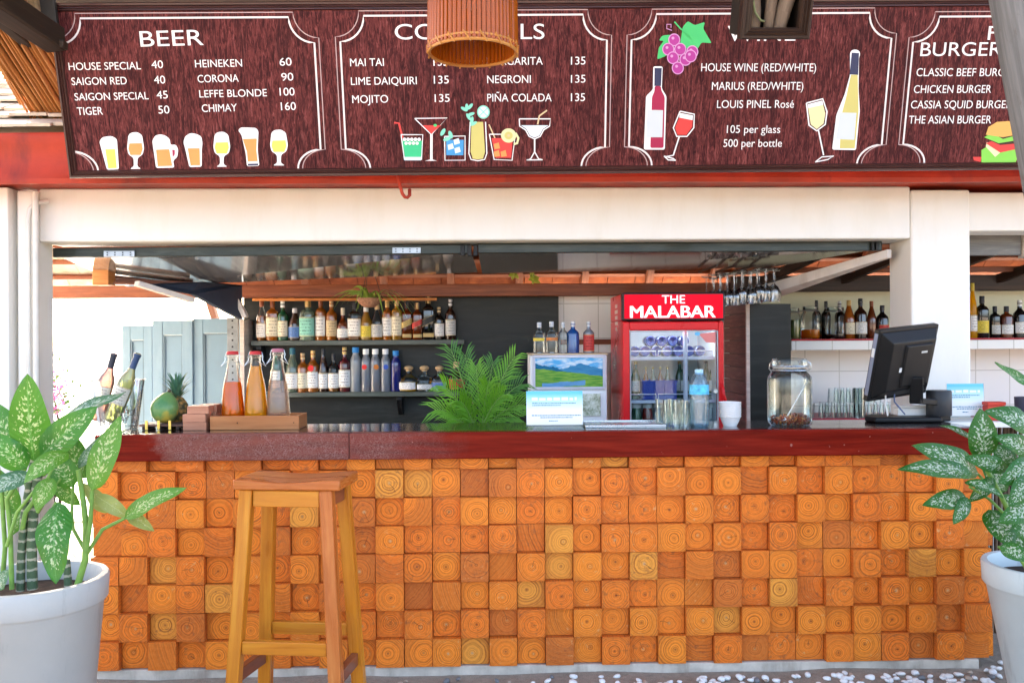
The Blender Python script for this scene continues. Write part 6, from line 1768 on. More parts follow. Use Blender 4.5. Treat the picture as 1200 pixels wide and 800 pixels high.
# hanging wine glasses
VG = 5.35
rack = thing("glass_rack", "dark rail rack holding upside down wine glasses beside the strut", "glass rack", at(880, 313, VG))
m = MB()
for k in range(4):
    m.bar((X(838 + k * 22, VG), VG - .05, Z(312, VG, 880)), (X(838 + k * 22, VG) , VG + .42, Z(312, VG, 880)), .012, .012)
part(m, "rail", DKWOOD, rack)
t0 = None; 
for i in range(8):
    for j in range(5):
        px = 842 + i * 9.2 + (j % 2) * 5 + rnd.uniform(-1.5, 1.5); V = VG - .02 + j * .085
        loc = (X(px, VG) , V, Z(312, VG, 880) - .004 - (7 - i) * .0045 - rnd.uniform(0, .02))
        lab = "clear stemmed wine glass hanging upside down from the rail rack"
        if t0 is None:
            t0 = thing("wine_glass", lab, "glass", loc, "wine glasses hanging from the rack")
            m = MB(); H_ = .19
            m.lathe([(.001, .004), (.030, .003), (.031, 0), (.006, -.006), (.0035, -.02), (.0035, -.082), (.008, -.092), (.028, -.108), (.039, -.130), (.039, -.150), (.031, -.188), (.0295, -.188), (.037, -.150), (.037, -.131), (.026, -.110), (.002, -.096)], n=20)
            m.build("glass", clear_glass("stem_glass", (.97, .98, .98), 2.2, dark=.75), t0, smooth=50)
        else: copy_thing(t0, loc)

# folding doors at left
VDo = 6.75
DOORP = paint("door_blue", (.17, .27, .36), .55, .08, 3, .08, stain=(.23, .33, .41))
for k, (p0, p1, pt, lab) in enumerate(((143, 178, 381, "pale blue folding door leaf, narrowest and furthest left"), (178.6, 225.5, 375, "pale blue folding door leaf in the middle of three"), (226, 284, 373, "pale blue folding door leaf against the black wall"))):
    V = VDo - .02 * (k % 2)
    a, b = X(p0, V), X(p1, V); z1 = Z(pt, V, (p0 + p1) / 2)
    t = thing("folding_door", lab, "door leaf", ((a + b) / 2, V, 0), "pale blue folding door leaves"); w = (b - a) / 2
    st = .075 if k else .06
    m = MB()
    m.box(-w, -w + st, 0, .04, .02, z1); m.box(w - st, w, 0, .04, .02, z1)
    for (za, zb2) in ((.02, .2), (.78, .90), (z1 - .11, z1)): m.box(-w + st, w - st, .001, .039, za, zb2)
    m.build("frame", DOORP, t, bevel=.004)
    for za, zb2 in ((.2, .78), (.9, z1 - .11)):
        m = MB(); m.box(-w + st + .001, w - st - .001, .020, .034, za + .001, zb2 - .001); m.build("inset_panel", DOORP, t)
        m = MB()
        for (x0, x1, z0_, z1_) in ((-w + st, -w + st + .012, za, zb2), (w - st - .012, w - st, za, zb2), (-w + st + .012, w - st - .012, zb2 - .014, zb2)): m.box(x0 + .0005, x1 - .0005, .006, .0195, z0_ + .0005, z1_ - .0005)
        m.build("panel_moulding", paint("door_moulding", (.13, .20, .26), .5), t)
# steel upright beside the post
t = thing("slotted_upright", "perforated grey metal upright beside the black bottle wall", "upright", (X(273, 6.3), 6.3, 0))
m = MB(); a, b = X(266, 6.3), X(279, 6.3); m.box(a, b, 6.3, 6.33, 0, Z(372, 6.3, 273)); part(m, "upright", paint("upright_grey", (.22, .24, .25), .5, .3, 12), t, bevel=.003)
m = MB()
for k in range(14): m.tube([((a + b) / 2, 6.298, 1.05 + k * .045), ((a + b) / 2, 6.2995, 1.05 + k * .045)], .007, 6)
part(m, "slot", BLACKM, t)
# ================================================================== PLANTS
def leaf_mat(name, edge, mid, speck, dens=.5, rough=.34, scale=46):
    n = N(name)
    uv = n.coord('UV'); s_ = n.n("SeparateXYZ"); n.l(uv, s_.inputs[0]); u, v = s_.outputs[0], s_.outputs[1]   # u along 0..1, v across -1..1
    oc = n.coord('Object')
    av = n.math('ABSOLUTE', v)
    # veined, streaky speckles running out from the midrib
    mp = n.n("CombineXYZ"); n.l(n.math('MULTIPLY', n.math('SUBTRACT', u, n.math('MULTIPLY', av, .16)), 26.0), mp.inputs[0]); n.l(n.math('MULTIPLY', v, 5.0), mp.inputs[1])
    add = n.n("VectorMath", operation='ADD'); n.l(mp.outputs[0], add.inputs[0])
    sc = n.n("VectorMath", operation='SCALE'); n.l(oc, sc.inputs[0]); sc.inputs['Scale'].default_value = 2.0; n.l(sc.outputs[0], add.inputs[1])
    nz = n.noise(add.outputs[0], 1.0, 3, .62)
    nf = n.noise(oc, scale * 2.2, 3, .6)
    big = n.noise(oc, 9, 2, .5)
    thr = n.math('ADD', n.math('MULTIPLY', nz.outputs[0], .62), n.math('MULTIPLY', nf.outputs[0], .38))
    lim = n.math('MULTIPLY_ADD', n.math('POWER', av, 2.2), .16, .60 - .18 * dens)
    edgeu = n.math('MULTIPLY', n.math('POWER', n.math('ABSOLUTE', n.math('SUBTRACT', u, .48)), 3.0), .9)
    lim = n.math('ADD', lim, edgeu)
    sp = n.math('MULTIPLY', n.math('SUBTRACT', thr, lim), 26.0)
    cl = n.n("Clamp"); n.l(sp, cl.inputs[0])
    base = n.mix(big.outputs[0], edge, mid)
    col = n.mix(n.math('MULTIPLY', cl.outputs[0], .92), base, speck)
    rib = n.math('LESS_THAN', av, .05)
    col = n.mix(n.math('MULTIPLY', rib, .55), col, tuple(min(1, c * 1.3 + .06) for c in mid))
    p = n.n("BsdfPrincipled"); n.val(p.inputs['Base Color'], col); n.val(p.inputs['Roughness'], n.math('MULTIPLY_ADD', nf.outputs[0], .2, rough - .1))
    p.inputs['Specular IOR Level'].default_value = .4
    vein = n.math('SINE', n.math('MULTIPLY', n.math('SUBTRACT', u, n.math('MULTIPLY', av, .18)), 95.0))
    b = n.n("Bump"); b.inputs['Strength'].default_value = .22; b.inputs['Distance'].default_value = .003; n.l(vein, b.inputs['Height']); n.l(b.outputs[0], p.inputs['Normal'])
    tl = n.n("BsdfTranslucent"); n.val(tl.inputs[0], n.mix(.5, col, (.25, .55, .06)))
    mx = n.n("MixShader"); mx.inputs[0].default_value = .28; n.l(p.outputs[0], mx.inputs[1]); n.l(tl.outputs[0], mx.inputs[2]); n.l(mx.outputs[0], n.out.inputs[0])
    return n.m
def leaf(mb, base, tip, width, nrm=(0, -1, .25), sag=.08, fold=.25, wav=.032, m=0, peak=.42, twist=0.0, curl=0.0):
    """a pointed oval leaf with a folded midrib, sagging along its length"""
    base, tip = Vector(base), Vector(tip); ax = tip - base; L = ax.length; axn = ax.normalized()
    nrm = Vector(nrm); nrm = (nrm - axn * nrm.dot(axn)).normalized(); side = axn.cross(nrm).normalized()
    if twist: q = Matrix.Rotation(twist, 3, axn); nrm = q @ nrm; side = q @ side
    nu, nv = 16, 9
    ph = rnd.uniform(0, 6.28)
    rows = []; uv = []
    for i in range(nu + 1):
        u = i / nu
        w = width / 2 * (math.sin(math.pi * u ** (math.log(.5) / math.log(peak))) ** .72 if 0 < u < 1 else 0.0) * (1 - .15 * u)
        w = max(w, .0008)
        bend = math.sin(math.pi * min(1, u * 1.02)) * sag * L
        drop = -curl * L * u ** 3
        c = base + ax * u + nrm * bend + nrm * drop
        row = []; ur = []
        for j in range(nv):
            v = j / (nv - 1) * 2 - 1
            rip = wav * L * .5 * math.sin(u * 11 + ph + (1.5 if v > 0 else 0)) * abs(v) ** 2
            row.append(c + side * (w * v * math.cos(fold)) + nrm * (abs(v) * w * math.sin(fold) - (v * v) * w * .18 + rip))
            ur.append((u, v))
        rows.append(row); uv.append(ur)
    mb.sheet(rows, m, uv)
def leafpx(mb, b, t, wpx, V, dv=0.0, **k):
    """base and tip measured on the photograph, at depths V and V + dv"""
    B, T_ = at(b[0], b[1], V), at(t[0], t[1], V + dv)
    leaf(mb, B, T_, wpx * V / F * 1.12, **k)
    return B
DIEF = leaf_mat("dumbcane_leaf_speckled", (.016, .125, .010), (.032, .185, .016), (.50, .58, .33), .50)
DIEF2 = leaf_mat("dumbcane_leaf_silver", (.05, .14, .075), (.09, .20, .12), (.48, .57, .46), .7)
DIEF3 = leaf_mat("dumbcane_leaf_lime", (.075, .21, .014), (.10, .27, .024), (.54, .58, .28), .58)
DIEF4 = leaf_mat("dumbcane_leaf_pale", (.24, .28, .06), (.36, .37, .12), (.5, .5, .27), .3)
DIEFW = leaf_mat("dumbcane_leaf_white", (.010, .105, .010), (.018, .15, .014), (.60, .68, .54), .62)
STEMG = paint("stem_green", (.16, .30, .06), .4, .2, 30, .1)
def cane_mat():
    n = N("cane_ringed"); s_ = n.n("SeparateXYZ"); n.l(n.coord('UV'), s_.inputs[0])
    nz = n.noise(n.coord('Object'), 60, 4, .6)
    r = n.math('SINE', n.math('MULTIPLY_ADD', s_.outputs[0], 190.0, n.math('MULTIPLY', nz.outputs[0], 3.0)))
    c = n.mix(n.ramp(r, [(.55, (0, 0, 0)), (.8, (1, 1, 1))]), n.mix(nz.outputs[0], (.03, .07, .035), (.10, .15, .08)), (.34, .34, .26))
    n.bsdf(c, .5, bump=nz.outputs[0], bump_s=.3); return n.m
CANE = cane_mat()
def pot_thing(lab, cpx, V, rim_py, r_rim, r_base, col, name, lip=.085):
    c = at(cpx, rim_py, V); zr = c.z
    t = thing("potted_plant", lab, "potted plant", (c.x, V, 0))
    n = N(name); co = n.coord('Object')
    a = n.noise(co, 3.5, 6, .65); st = n.noise(n.coord('Object', (6, 6, 1.0)), 2.5, 7, .7)
    cc = n.mix(n.ramp(a.outputs[0], [(.3, (0, 0, 0)), (.7, (1, 1, 1))]), tuple(x * .88 for x in col), col)
    cc = n.mix(n.ramp(st.outputs[0], [(.56, (0, 0, 0)), (.74, (1, 1, 1))]), cc, tuple(x * .66 for x in col))
    n.bsdf(cc, .45, bump=n.noise(co, 40, 5, .6).outputs[0], bump_s=.12, bump_d=.004)
    m = MB()
    rl = r_rim * .955
    m.lathe([(r_base * .9, .01), (r_base, .03), (r_base + (rl - r_base) * (.96), zr - lip - .006), (r_rim - .006, zr - lip), (r_rim, zr - lip + .008), (r_rim + .004, zr - .008), (r_rim, zr), (r_rim - .020, zr), (r_rim - .024, zr - .008), (r_rim - .034, zr - .07)], n=64, cap0=True)
    m.build("pot", n.m, t, smooth=45)
    m = MB(); m.lathe([(.001, zr - .05), (r_rim * .5, zr - .055), (r_rim - .03, zr - .062)], n=32); m.build("soil", SOIL, t, smooth=60)
    return t, c
def stemm(t, name, pts, rad, mat, V, dvs=None):
    m = MB(); P = []
    for i, p in enumerate(pts):
        P.append(at(p[0], p[1], V + (dvs[i] if dvs else 0)) - Vector(t.location))
    # smooth the path a little
    Q = [P[0]]
    for i in range(len(P) - 1):
        a, b = P[i], P[i + 1]; Q.append(a * .5 + b * .5); Q.append(b)
    R_ = [rad * (1 - .25 * i / len(Q)) for i in range(len(Q))]
    m.tube(Q, R_, 10); m.build(name, mat, t, smooth=60)
VPl = 3.02
pl, pc = pot_thing("big pale grey pot with tall speckled dumb cane at the left", 33, VPl, 676, .243, .175, (.44, .45, .44), "pot_pale_grey")
def leaves(t, spec, V):
    by = {}
    for s in spec:
        b, tip, w, mt, dv0, dv1, kw = s
        by.setdefault(id(mt), (mt, [])) [1].append(s)
    for mt, L in by.values():
        for s in L:
            b, tip, w, _, dv0, dv1, kw = s
            m = MB(); leafpx(m, b, tip, w, V + dv0, dv1 - dv0, **kw)
            off = Vector(t.location); m.v = [(x - off.x, y - off.y, z - off.z) for x, y, z in m.v]
            m.build("leaf", mt, t, smooth=80, recalc=False)
leaves(pl, [
 ((40, 540), (32, 438), 45, DIEF, -.05, -.14, dict(sag=.05, fold=.15, nrm=(.15, -1, .2))),
 ((50, 532), (147, 459), 27, DIEF2, .02, .12, dict(sag=.14, fold=.3, nrm=(-.1, -.75, .8))),
 ((48, 534), (114, 476), 36, DIEF, -.08, -.06, dict(sag=.08, fold=.3, nrm=(.25, -1, .2))),
 ((108, 574), (142, 487), 33, DIEF3, -.10, -.04, dict(sag=.06, fold=.15, nrm=(-.1, -1, .1))),
 ((92, 548), (148, 503), 20, DIEF2, -.02, .04, dict(sag=.12, fold=.35, nrm=(.1, -.7, .8))),
 ((80, 531), (28, 566), 27, DIEF3, -.14, -.24, dict(sag=.14, fold=.2, nrm=(0, -.8, .6))),
 ((86, 570), (62, 530), 30, DIEF, -.04, -.04, dict(sag=.08, fold=.2)),
 ((68, 588), (66, 684), 38, DIEF, -.16, -.26, dict(sag=.10, fold=.18, nrm=(.05, -1, .35), wav=.06)),
 ((146, 607), (219, 571), 23, DIEF3, -.06, -.08, dict(sag=.10, fold=.3, nrm=(-.1, -.85, .5))),
 ((112, 580), (154, 608), 18, DIEF4, -.02, -.0, dict(sag=.15, fold=.3, nrm=(.1, -.9, .4))),
 ((150, 600), (181, 622), 17, DIEF4, -.02, -.06, dict(sag=.08, fold=.5, nrm=(.2, -1, .2))),
 ((27, 530), (-14, 468), 34, DIEF, .02, .06, dict(sag=.08, fold=.2)),
 ((32, 548), (-16, 508), 32, DIEF, -.06, -.12, dict(sag=.10, fold=.25, nrm=(0, -.8, .5))),
 ((38, 556), (-20, 582), 26, DIEF2, -.10, -.2, dict(sag=.12, fold=.2, nrm=(0, -.8, .6))),
 ((62, 560), (42, 598), 25, DIEF3, -.12, -.16, dict(sag=.08, fold=.25)),
 ((64, 566), (94, 592), 18, DIEF, .03, .06, dict(sag=.08, fold=.3)),
 ((-5, 690), (10, 667), 17, DIEF2, -.24, -.26, dict(sag=.06, fold=.2)),
 ((100, 560), (75, 500), 28, DIEF, .08, .12, dict(sag=.06, fold=.2)),
 ((20, 600), (-8, 545), 26, DIEF, .05, .05, dict(sag=.06, fold=.2)),
 ((128, 600), (98, 566), 18, DIEF4, .05, .07, dict(sag=.08, fold=.25)),
 ((45, 560), (58, 500), 30, DIEF3, .10, .12, dict(sag=.06, fold=.2)),
 ((30, 590), (12, 628), 20, DIEF, .10, .10, dict(sag=.06, fold=.2)),
], VPl)
for pts, r in (([(38, 690), (37, 640), (40, 590), (46, 545), (58, 515)], .017), ([(24, 692), (25, 650), (29, 600), (36, 558), (40, 535)], .014), ([(80, 686), (78, 655)], .013)):
    stemm(pl, "cane", pts, r, CANE, VPl - .02)
for pts, r, dv in (([(90, 688), (100, 655), (101, 618), (98, 590), (92, 550)], .011, -.05), ([(101, 650), (120, 620), (148, 606)], .0065, -.05), ([(100, 645), (86, 620), (84, 600), (86, 568)], .006, -.03), ([(101, 645), (106, 610), (108, 573)], .008, -.06), ([(2, 690), (6, 640), (2, 580), (-6, 520)], .008, -.03), ([(14, 690), (12, 620), (8, 585), (30, 548)], .008, -.05), ([(26, 620), (30, 600), (52, 570), (64, 545), (80, 532)], .008, -.05), ([(40, 600), (30, 565), (10, 540)], .007, -.0), ([(44, 600), (60, 575), (72, 560)], .007, -.05), ([(8, 640), (20, 600), (40, 575)], .006, -.08), ([(60, 600), (66, 588)], .006, -.14)):
    stemm(pl, "stem", pts, r, STEMG, VPl + dv)
VPr = 3.5
pr, pc2 = pot_thing("white pot with white speckled dumb cane at the right edge", 1232, VPr, 660, .243, .14, (.56, .64, .65), "pot_white", .09)
leaves(pr, [
 ((1152, 538), (1148, 478), 36, DIEFW, -.10, -.12, dict(sag=.06, fold=.15)),
 ((1212, 503), (1154, 481), 30, DIEFW, -.06, -.10, dict(sag=.10, fold=.2, nrm=(-.1, -.9, .5))),
 ((1147, 555), (1068, 522), 31, DIEFW, -.14, -.22, dict(sag=.10, fold=.2, nrm=(-.1, -.9, .5))),
 ((1140, 556), (1051, 550), 25, DIEFW, -.20, -.30, dict(sag=.08, fold=.25, nrm=(0, -.8, .6))),
 ((1180, 549), (1129, 535), 20, DIEFW, -.18, -.18, dict(sag=.1, fold=.2, nrm=(.0, -1, .1))),
 ((1130, 565), (1176, 583), 17, DIEFW, -.24, -.28, dict(sag=.12, fold=.35, nrm=(0, -.7, .8))),
 ((1134, 584), (1081, 592), 25, DIEFW, -.18, -.26, dict(sag=.10, fold=.2, nrm=(-.1, -.9, .5))),
 ((1134, 583), (1117, 614), 18, DIEFW, -.22, -.28, dict(sag=.06, fold=.2)),
 ((1158, 597), (1187, 643), 34, DIEFW, -.10, -.2, dict(sag=.10, fold=.15, nrm=(0, -1, .4))),
 ((1212, 543), (1170, 566), 29, DIEFW, -.20, -.26, dict(sag=.1, fold=.2)),
 ((1212, 588), (1170, 612), 28, DIEFW, -.24, -.3, dict(sag=.1, fold=.2)),
 ((1144, 522), (1100, 498), 12, DIEFW, -.02, -.06, dict(sag=.1, fold=.5, nrm=(0, -.7, .7))),
 ((1222, 455), (1166, 424), 15, DIEF, .02, -.02, dict(sag=-.06, fold=.4, nrm=(0, -.8, .5))),
 ((1212, 531), (1166, 511), 25, DIEFW, -.12, -.16, dict(sag=.1, fold=.2)),
 ((1208, 560), (1182, 592), 26, DIEFW, -.26, -.3, dict(sag=.08, fold=.2)),
 ((1172, 640), (1210, 656), 20, DIEFW, -.24, -.3, dict(sag=.08, fold=.2)),
 ((1165, 560), (1135, 588), 17, DIEFW, -.12, -.14, dict(sag=.08, fold=.2)),
 ((1190, 600), (1206, 640), 24, DIEFW, -.22, -.26, dict(sag=.1, fold=.2)),
 ((1196, 560), (1225, 505), 32, DIEFW, -.02, -.0, dict(sag=.08, fold=.2)),
 ((1180, 575), (1150, 545), 24, DIEFW, .02, .04, dict(sag=.08, fold=.2)),
 ((1200, 600), (1172, 580), 22, DIEFW, .02, .02, dict(sag=.08, fold=.2)),
 ((1205, 620), (1180, 648), 22, DIEFW, -.1, -.1, dict(sag=.08, fold=.2)),
 ((1190, 545), (1160, 520), 22, DIEFW, .06, .1, dict(sag=.08, fold=.2)),
], VPr)
for pts, r, dv in (([(1212, 668), (1196, 630), (1180, 595), (1165, 565), (1150, 540)], .010, -.08), ([(1220, 668), (1214, 610), (1208, 560), (1212, 510)], .011, -.06), ([(1204, 668), (1180, 628), (1158, 598)], .007, -.1), ([(1190, 615), (1160, 585), (1136, 570)], .006, -.14), ([(1210, 640), (1218, 520), (1222, 455)], .006, .0), ([(1180, 650), (1170, 640)], .006, -.2), ([(1165, 575), (1146, 555)], .006, -.12)):
    stemm(pr, "stem", pts, r, STEMG, VPr + dv)

# feather palm behind the counter
PALMG = leaf_mat("palm_leaflet", (.04, .21, .008), (.16, .38, .016), (.2, .42, .08), .0, .3)
PALMD = leaf_mat("palm_leaflet_deep", (.018, .11, .006), (.045, .19, .010), (.2, .42, .08), .0, .3)
VA = 4.72
zsh = .86
t = thing("work_bench", "low steel work bench behind the counter holding the palm pot", "bench", (X(560, VA), VA, 0))
m = MB(); m.box(X(470, VA), X(610, VA), VA - .12, VA + .14, zsh - .03, zsh)
part(m, "bench_top", STEEL, t, bevel=.003)
for px in (474, 606):
    for dy in (-.1, .12):
        m = MB(); m.box(X(px, VA) - .015, X(px, VA) + .015, VA + dy - .015, VA + dy + .015, 0, zsh - .031); part(m, "leg", STEEL, t)
pc_ = at(561, 496, VA)
palm = thing("potted_palm", "bright green feather palm rising behind the counter beside the notice card", "potted plant", (pc_.x, VA, zsh + .0005))
m = MB(); m.lathe([(.001, 0), (.06, 0), (.085, .13), (.09, .135), (.082, .13), (.07, .11), (.001, .11)], n=24); m.build("pot", paint("terracotta", (.35, .13, .06), .7), palm, smooth=40)
fr_spec = [((528, 409), .04, .0), ((603, 418), -.04, .02), ((611, 450), .05, 0), ((578, 424), .08, .0), ((520, 452), -.10, .05), ((510, 480), -.08, .08), ((614, 474), -.10, .04), ((608, 489), -.04, .06), ((590, 462), -.14, .02), ((540, 470), -.14, .05), ((526, 492), -.10, .06), ((558, 430), .0, 0), ((545, 416), .08, 0), ((594, 437), .10, 0), ((572, 450), -.12, .02)]
org = Vector(palm.location)
for (tx, ty), dv, dr in fr_spec:
    base = Vector((rnd.uniform(-.015, .015), rnd.uniform(-.015, .015), .10))
    tip = at(tx, ty, VA + dv) - org
    mid = base * .5 + tip * .5 + Vector((0, 0, .05 + .35 * abs(tip.x) * .6)); 
    def bez(u): return base * (1 - u) ** 2 + mid * 2 * u * (1 - u) + tip * u * u
    path = [bez(k / 10) for k in range(11)]
    m = MB(); m.tube(path, [.0045 * (1 - .7 * k / 10) for k in range(11)], 6, 1)
    nl = 15
    for k in range(nl):
        u = .22 + .76 * k / (nl - 1)
        p = bez(u); tg = (bez(min(1, u + .02)) - bez(u - .02)).normalized()
        s_ = tg.cross(Vector((rnd.uniform(-.2, .2), -1, .25))).normalized()
        L = (.10 * math.sin(math.pi * (.15 + .8 * (u - .2))) + .03) * rnd.uniform(.85, 1.15)
        for sg in (-1, 1):
            d = (s_ * sg * .75 + tg * (.75 + .5 * u) + Vector((0, -.12, rnd.uniform(-.10, .08)))).normalized()
            q = p + d * L + Vector((0, 0, -.018))
            mm = p + d * L * .5 + Vector((0, 0, .006))
            w = .0043
            wn_ = d.cross(Vector((0, -1, .3))).normalized() * w
            b_ = m.pts([p - wn_ * .4, p + wn_ * .4, mm + wn_, mm - wn_, q])
            m.face((b_, b_ + 1, b_ + 2, b_ + 3), 0, [(.2, -.5), (.2, .5), (.5, .6), (.5, -.6)]); m.face((b_ + 3, b_ + 2, b_ + 4), 0, [(.5, -.6), (.5, .6), (.9, .3)])
    m.build("frond", [PALMG if dv < .03 else PALMD, STEMG], palm, recalc=False)
# hanging basket with spider plant
VH = 5.95
hb = at(433, 352, VH)
t = thing("hanging_basket", "small coconut fibre basket with trailing strappy leaves above the bottles", "hanging plant", hb)
m = MB(); m.lathe([(.002, -.048), (.035, -.044), (.065, -.022), (.085, .008), (.088, .014), (.08, .012), (.06, -.01), (.001, -.015)], n=20)
COIR = paint("coir", (.34, .17, .10), .9, .45, 60, 1.2); m.build("basket", COIR, t, smooth=60)
m = MB()
for k in range(3): m.tube([(math.cos(k * 2.1) * .083, math.sin(k * 2.1) * .083, .012), (0, 0, .28)], .0022, 5)
m.tube([(0, 0, .28), (0, 0, .50)], .0022, 5); m.build("cord", DKWOOD, t)
VINE = leaf_mat("strap_leaf", (.20, .30, .04), (.30, .40, .07), (.55, .55, .25), .2)
m = MB()
for k in range(26):
    a = rnd.uniform(0, 6.28); L = rnd.uniform(.12, .30); d = Vector((math.cos(a), math.sin(a) * .6, 0))
    p0 = Vector((d.x * .03, d.y * .03, .01)); p1 = p0 + d * L * .5 + Vector((0, 0, L * rnd.uniform(.3, .8))); p2 = p0 + d * L * 1.0 + Vector((0, 0, -L * rnd.uniform(.0, .5)))
    s_ = Vector((-d.y, d.x, 0)).normalized() * .011
    if k < 7: p2 = Vector((-abs(p2.x) - .03, p2.y, p2.z)); p1 = Vector((-abs(p1.x), p1.y, p1.z)); s_ = Vector((.006, .003, .008))
    rows = []; uv = []
    for i in range(9):
        u = i / 8; c = p0 * (1 - u) ** 2 + p1 * 2 * u * (1 - u) + p2 * u * u; w = (1 - u ** 2) * .9 + .1
        rows.append([c - s_ * w, c, c + s_ * w]); uv.append([(u, -1), (u, 0), (u, 1)])
    m.sheet(rows, 0, uv)
m.build("foliage", VINE, t, smooth=80, recalc=False)
# yellow-green creeper hanging through the roof gap
LIME = leaf_mat("creeper_leaf", (.36, .42, .05), (.48, .50, .08), (.6, .6, .2), .1)
for (pxs, lab) in (([(588, 284), (600, 283), (613, 287), (618, 310), (626, 320), (625, 330)], "trailing lime creeper longer strand under the roof tiles"), ([(596, 310), (602, 318), (606, 326)], "short lime creeper strand left of the longer one")):
    V = 6.1; P = [at(px, py, V) for px, py in pxs]
    t = thing("creeper", lab, "creeper", P[0])
    m = MB(); m.tube([p - P[0] for p in P], .004, 5); m.build("stem", STEMG, t)
    m = MB()
    for i in range(len(P) - 1):
        for k in range(7):
            c = P[i].lerp(P[i + 1], rnd.random()) - P[0]; d = Vector((rnd.uniform(-1, 1), rnd.uniform(-.6, .3), rnd.uniform(-1, .6))).normalized()
            leaf(m, c, c + d * rnd.uniform(.03, .055), .03, nrm=(rnd.uniform(-.5, .5), -1, rnd.uniform(-.3, .6)), fold=.2)
    m.build("foliage", LIME, t, smooth=80, recalc=False)
# bougainvillea beyond the left opening
PINK = plainmat("bract_pink", (.62, .16, .42), .6); BGREEN = plainmat("shrub_green", (.10, .18, .05), .6)
for (px, py, V, s_, lab) in ((60, 470, 7.2, .30, "pink flowering shrub close behind the left pillar"),):
    c = at(px, py, V); t = thing("flowering_shrub", lab, "shrub", (c.x, V, 0))
    m = MB()
    for k in range(5): m.tube([(rnd.uniform(-.05, .05), 0, 0), (rnd.uniform(-.1, .1), rnd.uniform(-.1, .1), c.z * .6), (rnd.uniform(-.25, .2), rnd.uniform(-.2, .2), c.z + .1)], [.015, .012, .005], 6)
    m.build("stem", DKWOOD, t)
    m = MB()
    for k in range(900):
        d = Vector((rnd.gauss(0, .5), rnd.gauss(0, .5), rnd.gauss(0, .8))) * s_ * .6
        p = Vector((-.05, 0, c.z)) + d
        n_ = Vector((rnd.uniform(-1, 1), rnd.uniform(-1, 1), rnd.uniform(-1, 1))).normalized(); a = n_.orthogonal().normalized() * rnd.uniform(.012, .026); b = n_.cross(a)
        i = m.pts([p - a, p + b * .6, p + a, p - b * .6]); m.face((i, i + 1, i + 2, i + 3), 0 if rnd.random() < .5 else 1)
    m.build("crown", [PINK, BGREEN], t, recalc=False)
# tree beyond the left roof
TREEG = leaf_mat("tree_leaf", (.05, .12, .02), (.10, .20, .03), (.2, .3, .06), .1, .45)
BARK = wood("bark", (.05, .04, .03), (.11, .09, .07), (.2, .17, .14), .8, 0, 3, 20, .8)
def tree(px, py, V, rx, rz_, n_l, lab, seed):
    global rnd
    keep = rnd; rnd = random.Random(seed)
    c = at(px, py, V); t = thing("garden_tree", lab, "tree", (c.x, V, 0))
    m = MB(); m.tube([(0, 0, 0), (.1, 0, c.z * .4), (-.05, .1, c.z * .75), (.05, 0, c.z + rz_ * .3)], [.16, .13, .10, .04], 10)
    m.build("trunk", BARK, t, smooth=60)
    m = MB(); tips = []
    for k in range(14):
        a = rnd.uniform(0, 6.28); el = rnd.uniform(-.3, 1.1); r = rnd.uniform(.6, 1)
        e = Vector((math.cos(a) * math.cos(el) * rx * r, math.sin(a) * math.cos(el) * rx * r, c.z + math.sin(el) * rz_ * r)); s_ = Vector((-.02, .05, c.z * rnd.uniform(.62, .9)))
        m.tube([s_, s_.lerp(e, .5) + Vector((0, 0, .12)), e], [.045, .03, .010], 6); tips += [(s_.lerp(e, u), .32 + .2 * u) for u in (.45, .7, 1.0)]
    m.build("limb", BARK, t, smooth=60)
    m = MB()
    for k in range(n_l):
        q, s_ = rnd.choice(tips); p = q + Vector((rnd.gauss(0, 1), rnd.gauss(0, 1), rnd.gauss(0, .8))) * s_ * .7
        d = Vector((rnd.uniform(-1, 1), rnd.uniform(-1, 1), rnd.uniform(-.9, .5))).normalized(); L = rnd.uniform(.10, .18); w = d.cross(Vector((rnd.uniform(-1, 1), rnd.uniform(-1, 1), 1))).normalized() * L * .22
        i = m.pts([p, p + d * L * .5 + w, p + d * L, p + d * L * .5 - w]); m.face((i, i + 1, i + 2, i + 3), 0, [(0, 0), (.5, .6), (1, 0), (.5, -.6)])
    m.build("crown", TREEG, t, recalc=False)
    rnd = keep
tree(-12, 58, 10.5, 1.5, 1.1, 3600, "leafy tree beyond the pale tiled roof at far left", 3)
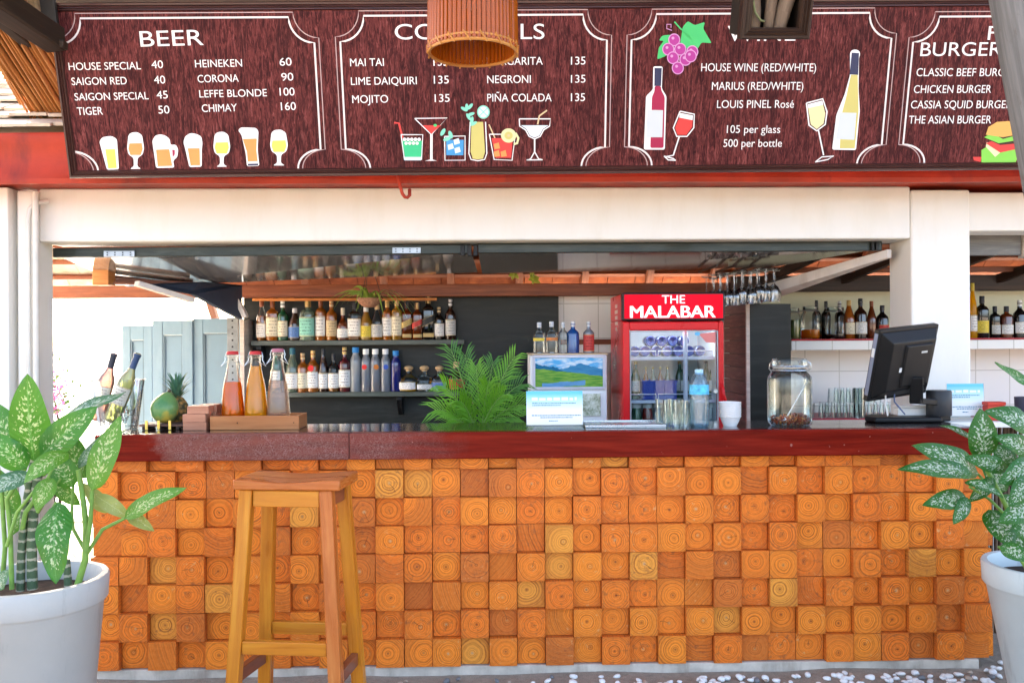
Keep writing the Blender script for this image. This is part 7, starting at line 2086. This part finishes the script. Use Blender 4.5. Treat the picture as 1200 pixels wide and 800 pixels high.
# ================================================================== ground details
PEBW = paint("pebble_white", (.72, .73, .72), .6, .12, 25, .15); PEBG = paint("pebble_grey", (.16, .17, .18), .6, .25, 25, .2); PEBT = paint("pebble_tan", (.42, .34, .27), .7, .2, 25, .2)
protos = {}
def pebble(x, y, s, kind):
    v = rnd.randrange(4)
    if (kind, v) not in protos:
        bm = bmesh.new(); bmesh.ops.create_icosphere(bm, subdivisions=2, radius=1)
        r_ = random.Random(v + 10); ax = [Vector((r_.uniform(-1, 1), r_.uniform(-1, 1), r_.uniform(-1, 1))).normalized() for _ in range(4)]
        for q in bm.verts:
            d = q.co.normalized(); k = 1 + sum(.12 * math.sin(3 * d.dot(a) + i) for i, a in enumerate(ax)); q.co = Vector((d.x * k, d.y * k * .8, d.z * k * .55))
        me = bpy.data.meshes.new("pebble"); bm.to_mesh(me); bm.free(); me.materials.append({'w': PEBW, 'g': PEBG, 't': PEBT}[kind])
        for p in me.polygons: p.use_smooth = True
        protos[(kind, v)] = me
    o = bpy.data.objects.new({'w': "white_pebble", 'g': "grey_stone", 't': "tan_stone"}[kind], protos[(kind, v)]); scene.collection.objects.link(o)
    o.location = (x, y, s * .36 - .004); o.scale = (s, s, s); o.rotation_euler = (rnd.uniform(-.3, .3), rnd.uniform(-.3, .3), rnd.uniform(0, 6.28))
    tag(o, {'w': "smooth white pebble lying on the ground before the block clad counter", 'g': "small dark grey stone lying on the ground before the block clad counter", 't': "small tan stone lying on the ground before the block clad counter"}[kind], {'w': "pebble", 'g': "stone", 't': "stone"}[kind], {'w': "white pebbles before the counter", 'g': "grey stones before the counter", 't': "tan stones before the counter"}[kind])
for px0, px1, n_ in ((600, 700, 8), (700, 770, 20), (770, 900, 40), (900, 985, 30), (985, 1085, 42), (1085, 1185, 32)):
    for _ in range(n_): pebble(X(rnd.uniform(px0, px1), 3.86, 790), rnd.uniform(3.70, 3.985), rnd.uniform(.010, .021), 'w')
for _ in range(9): pebble(X(rnd.uniform(1145, 1195), 3.95, 785), rnd.uniform(3.95, 4.25), rnd.uniform(.012, .020), 'w')
for _ in range(34): pebble(X(rnd.uniform(120, 1180), 3.86, 790), rnd.uniform(3.72, 3.99), rnd.uniform(.008, .022), 'g')
for _ in range(34): pebble(X(rnd.uniform(120, 1180), 3.86, 790), rnd.uniform(3.72, 3.99), rnd.uniform(.006, .018), 't')
# bamboo screen in the gap right of the counter
t = thing("side_ledge", "narrow white ledge continuing the counter over the bamboo screen", "ledge", (X(1190, 4.45), 4.45, CTOP))
m = MB(); m.bar((xs1 + .003, 4.43, CTOP - .014), (X(1150, 4.5) + 1.02, 4.43, CTOP - .014), .26, .028); part(m, "ledge_board", WHITE, t, bevel=.003)
t = thing("bamboo_screen", "dark bamboo screen in the gap right of the counter", "screen", (X(1180, 4.5), 4.5, 0))
BAMB = wood("bamboo_dark", (.05, .03, .02), (.12, .08, .05), (.22, .16, .11), .6, 0, 3, 30)
m = MB()
for k in range(46): m.tube([(X(1150, 4.5) + k * .022, 4.5 + rnd.uniform(-.004, .004), 0), (X(1150, 4.5) + k * .022 + rnd.uniform(-.005, .005), 4.5, CTOP - .029)], rnd.uniform(.008, .0105), 7)
part(m, "cane_row", BAMB, t, smooth=60)
m = MB()
for z in (.25, .75): m.bar((X(1150, 4.5), 4.485, z), (X(1150, 4.5) + 1.0, 4.485, z), .012, .025)
part(m, "rail", DKWOOD, t)
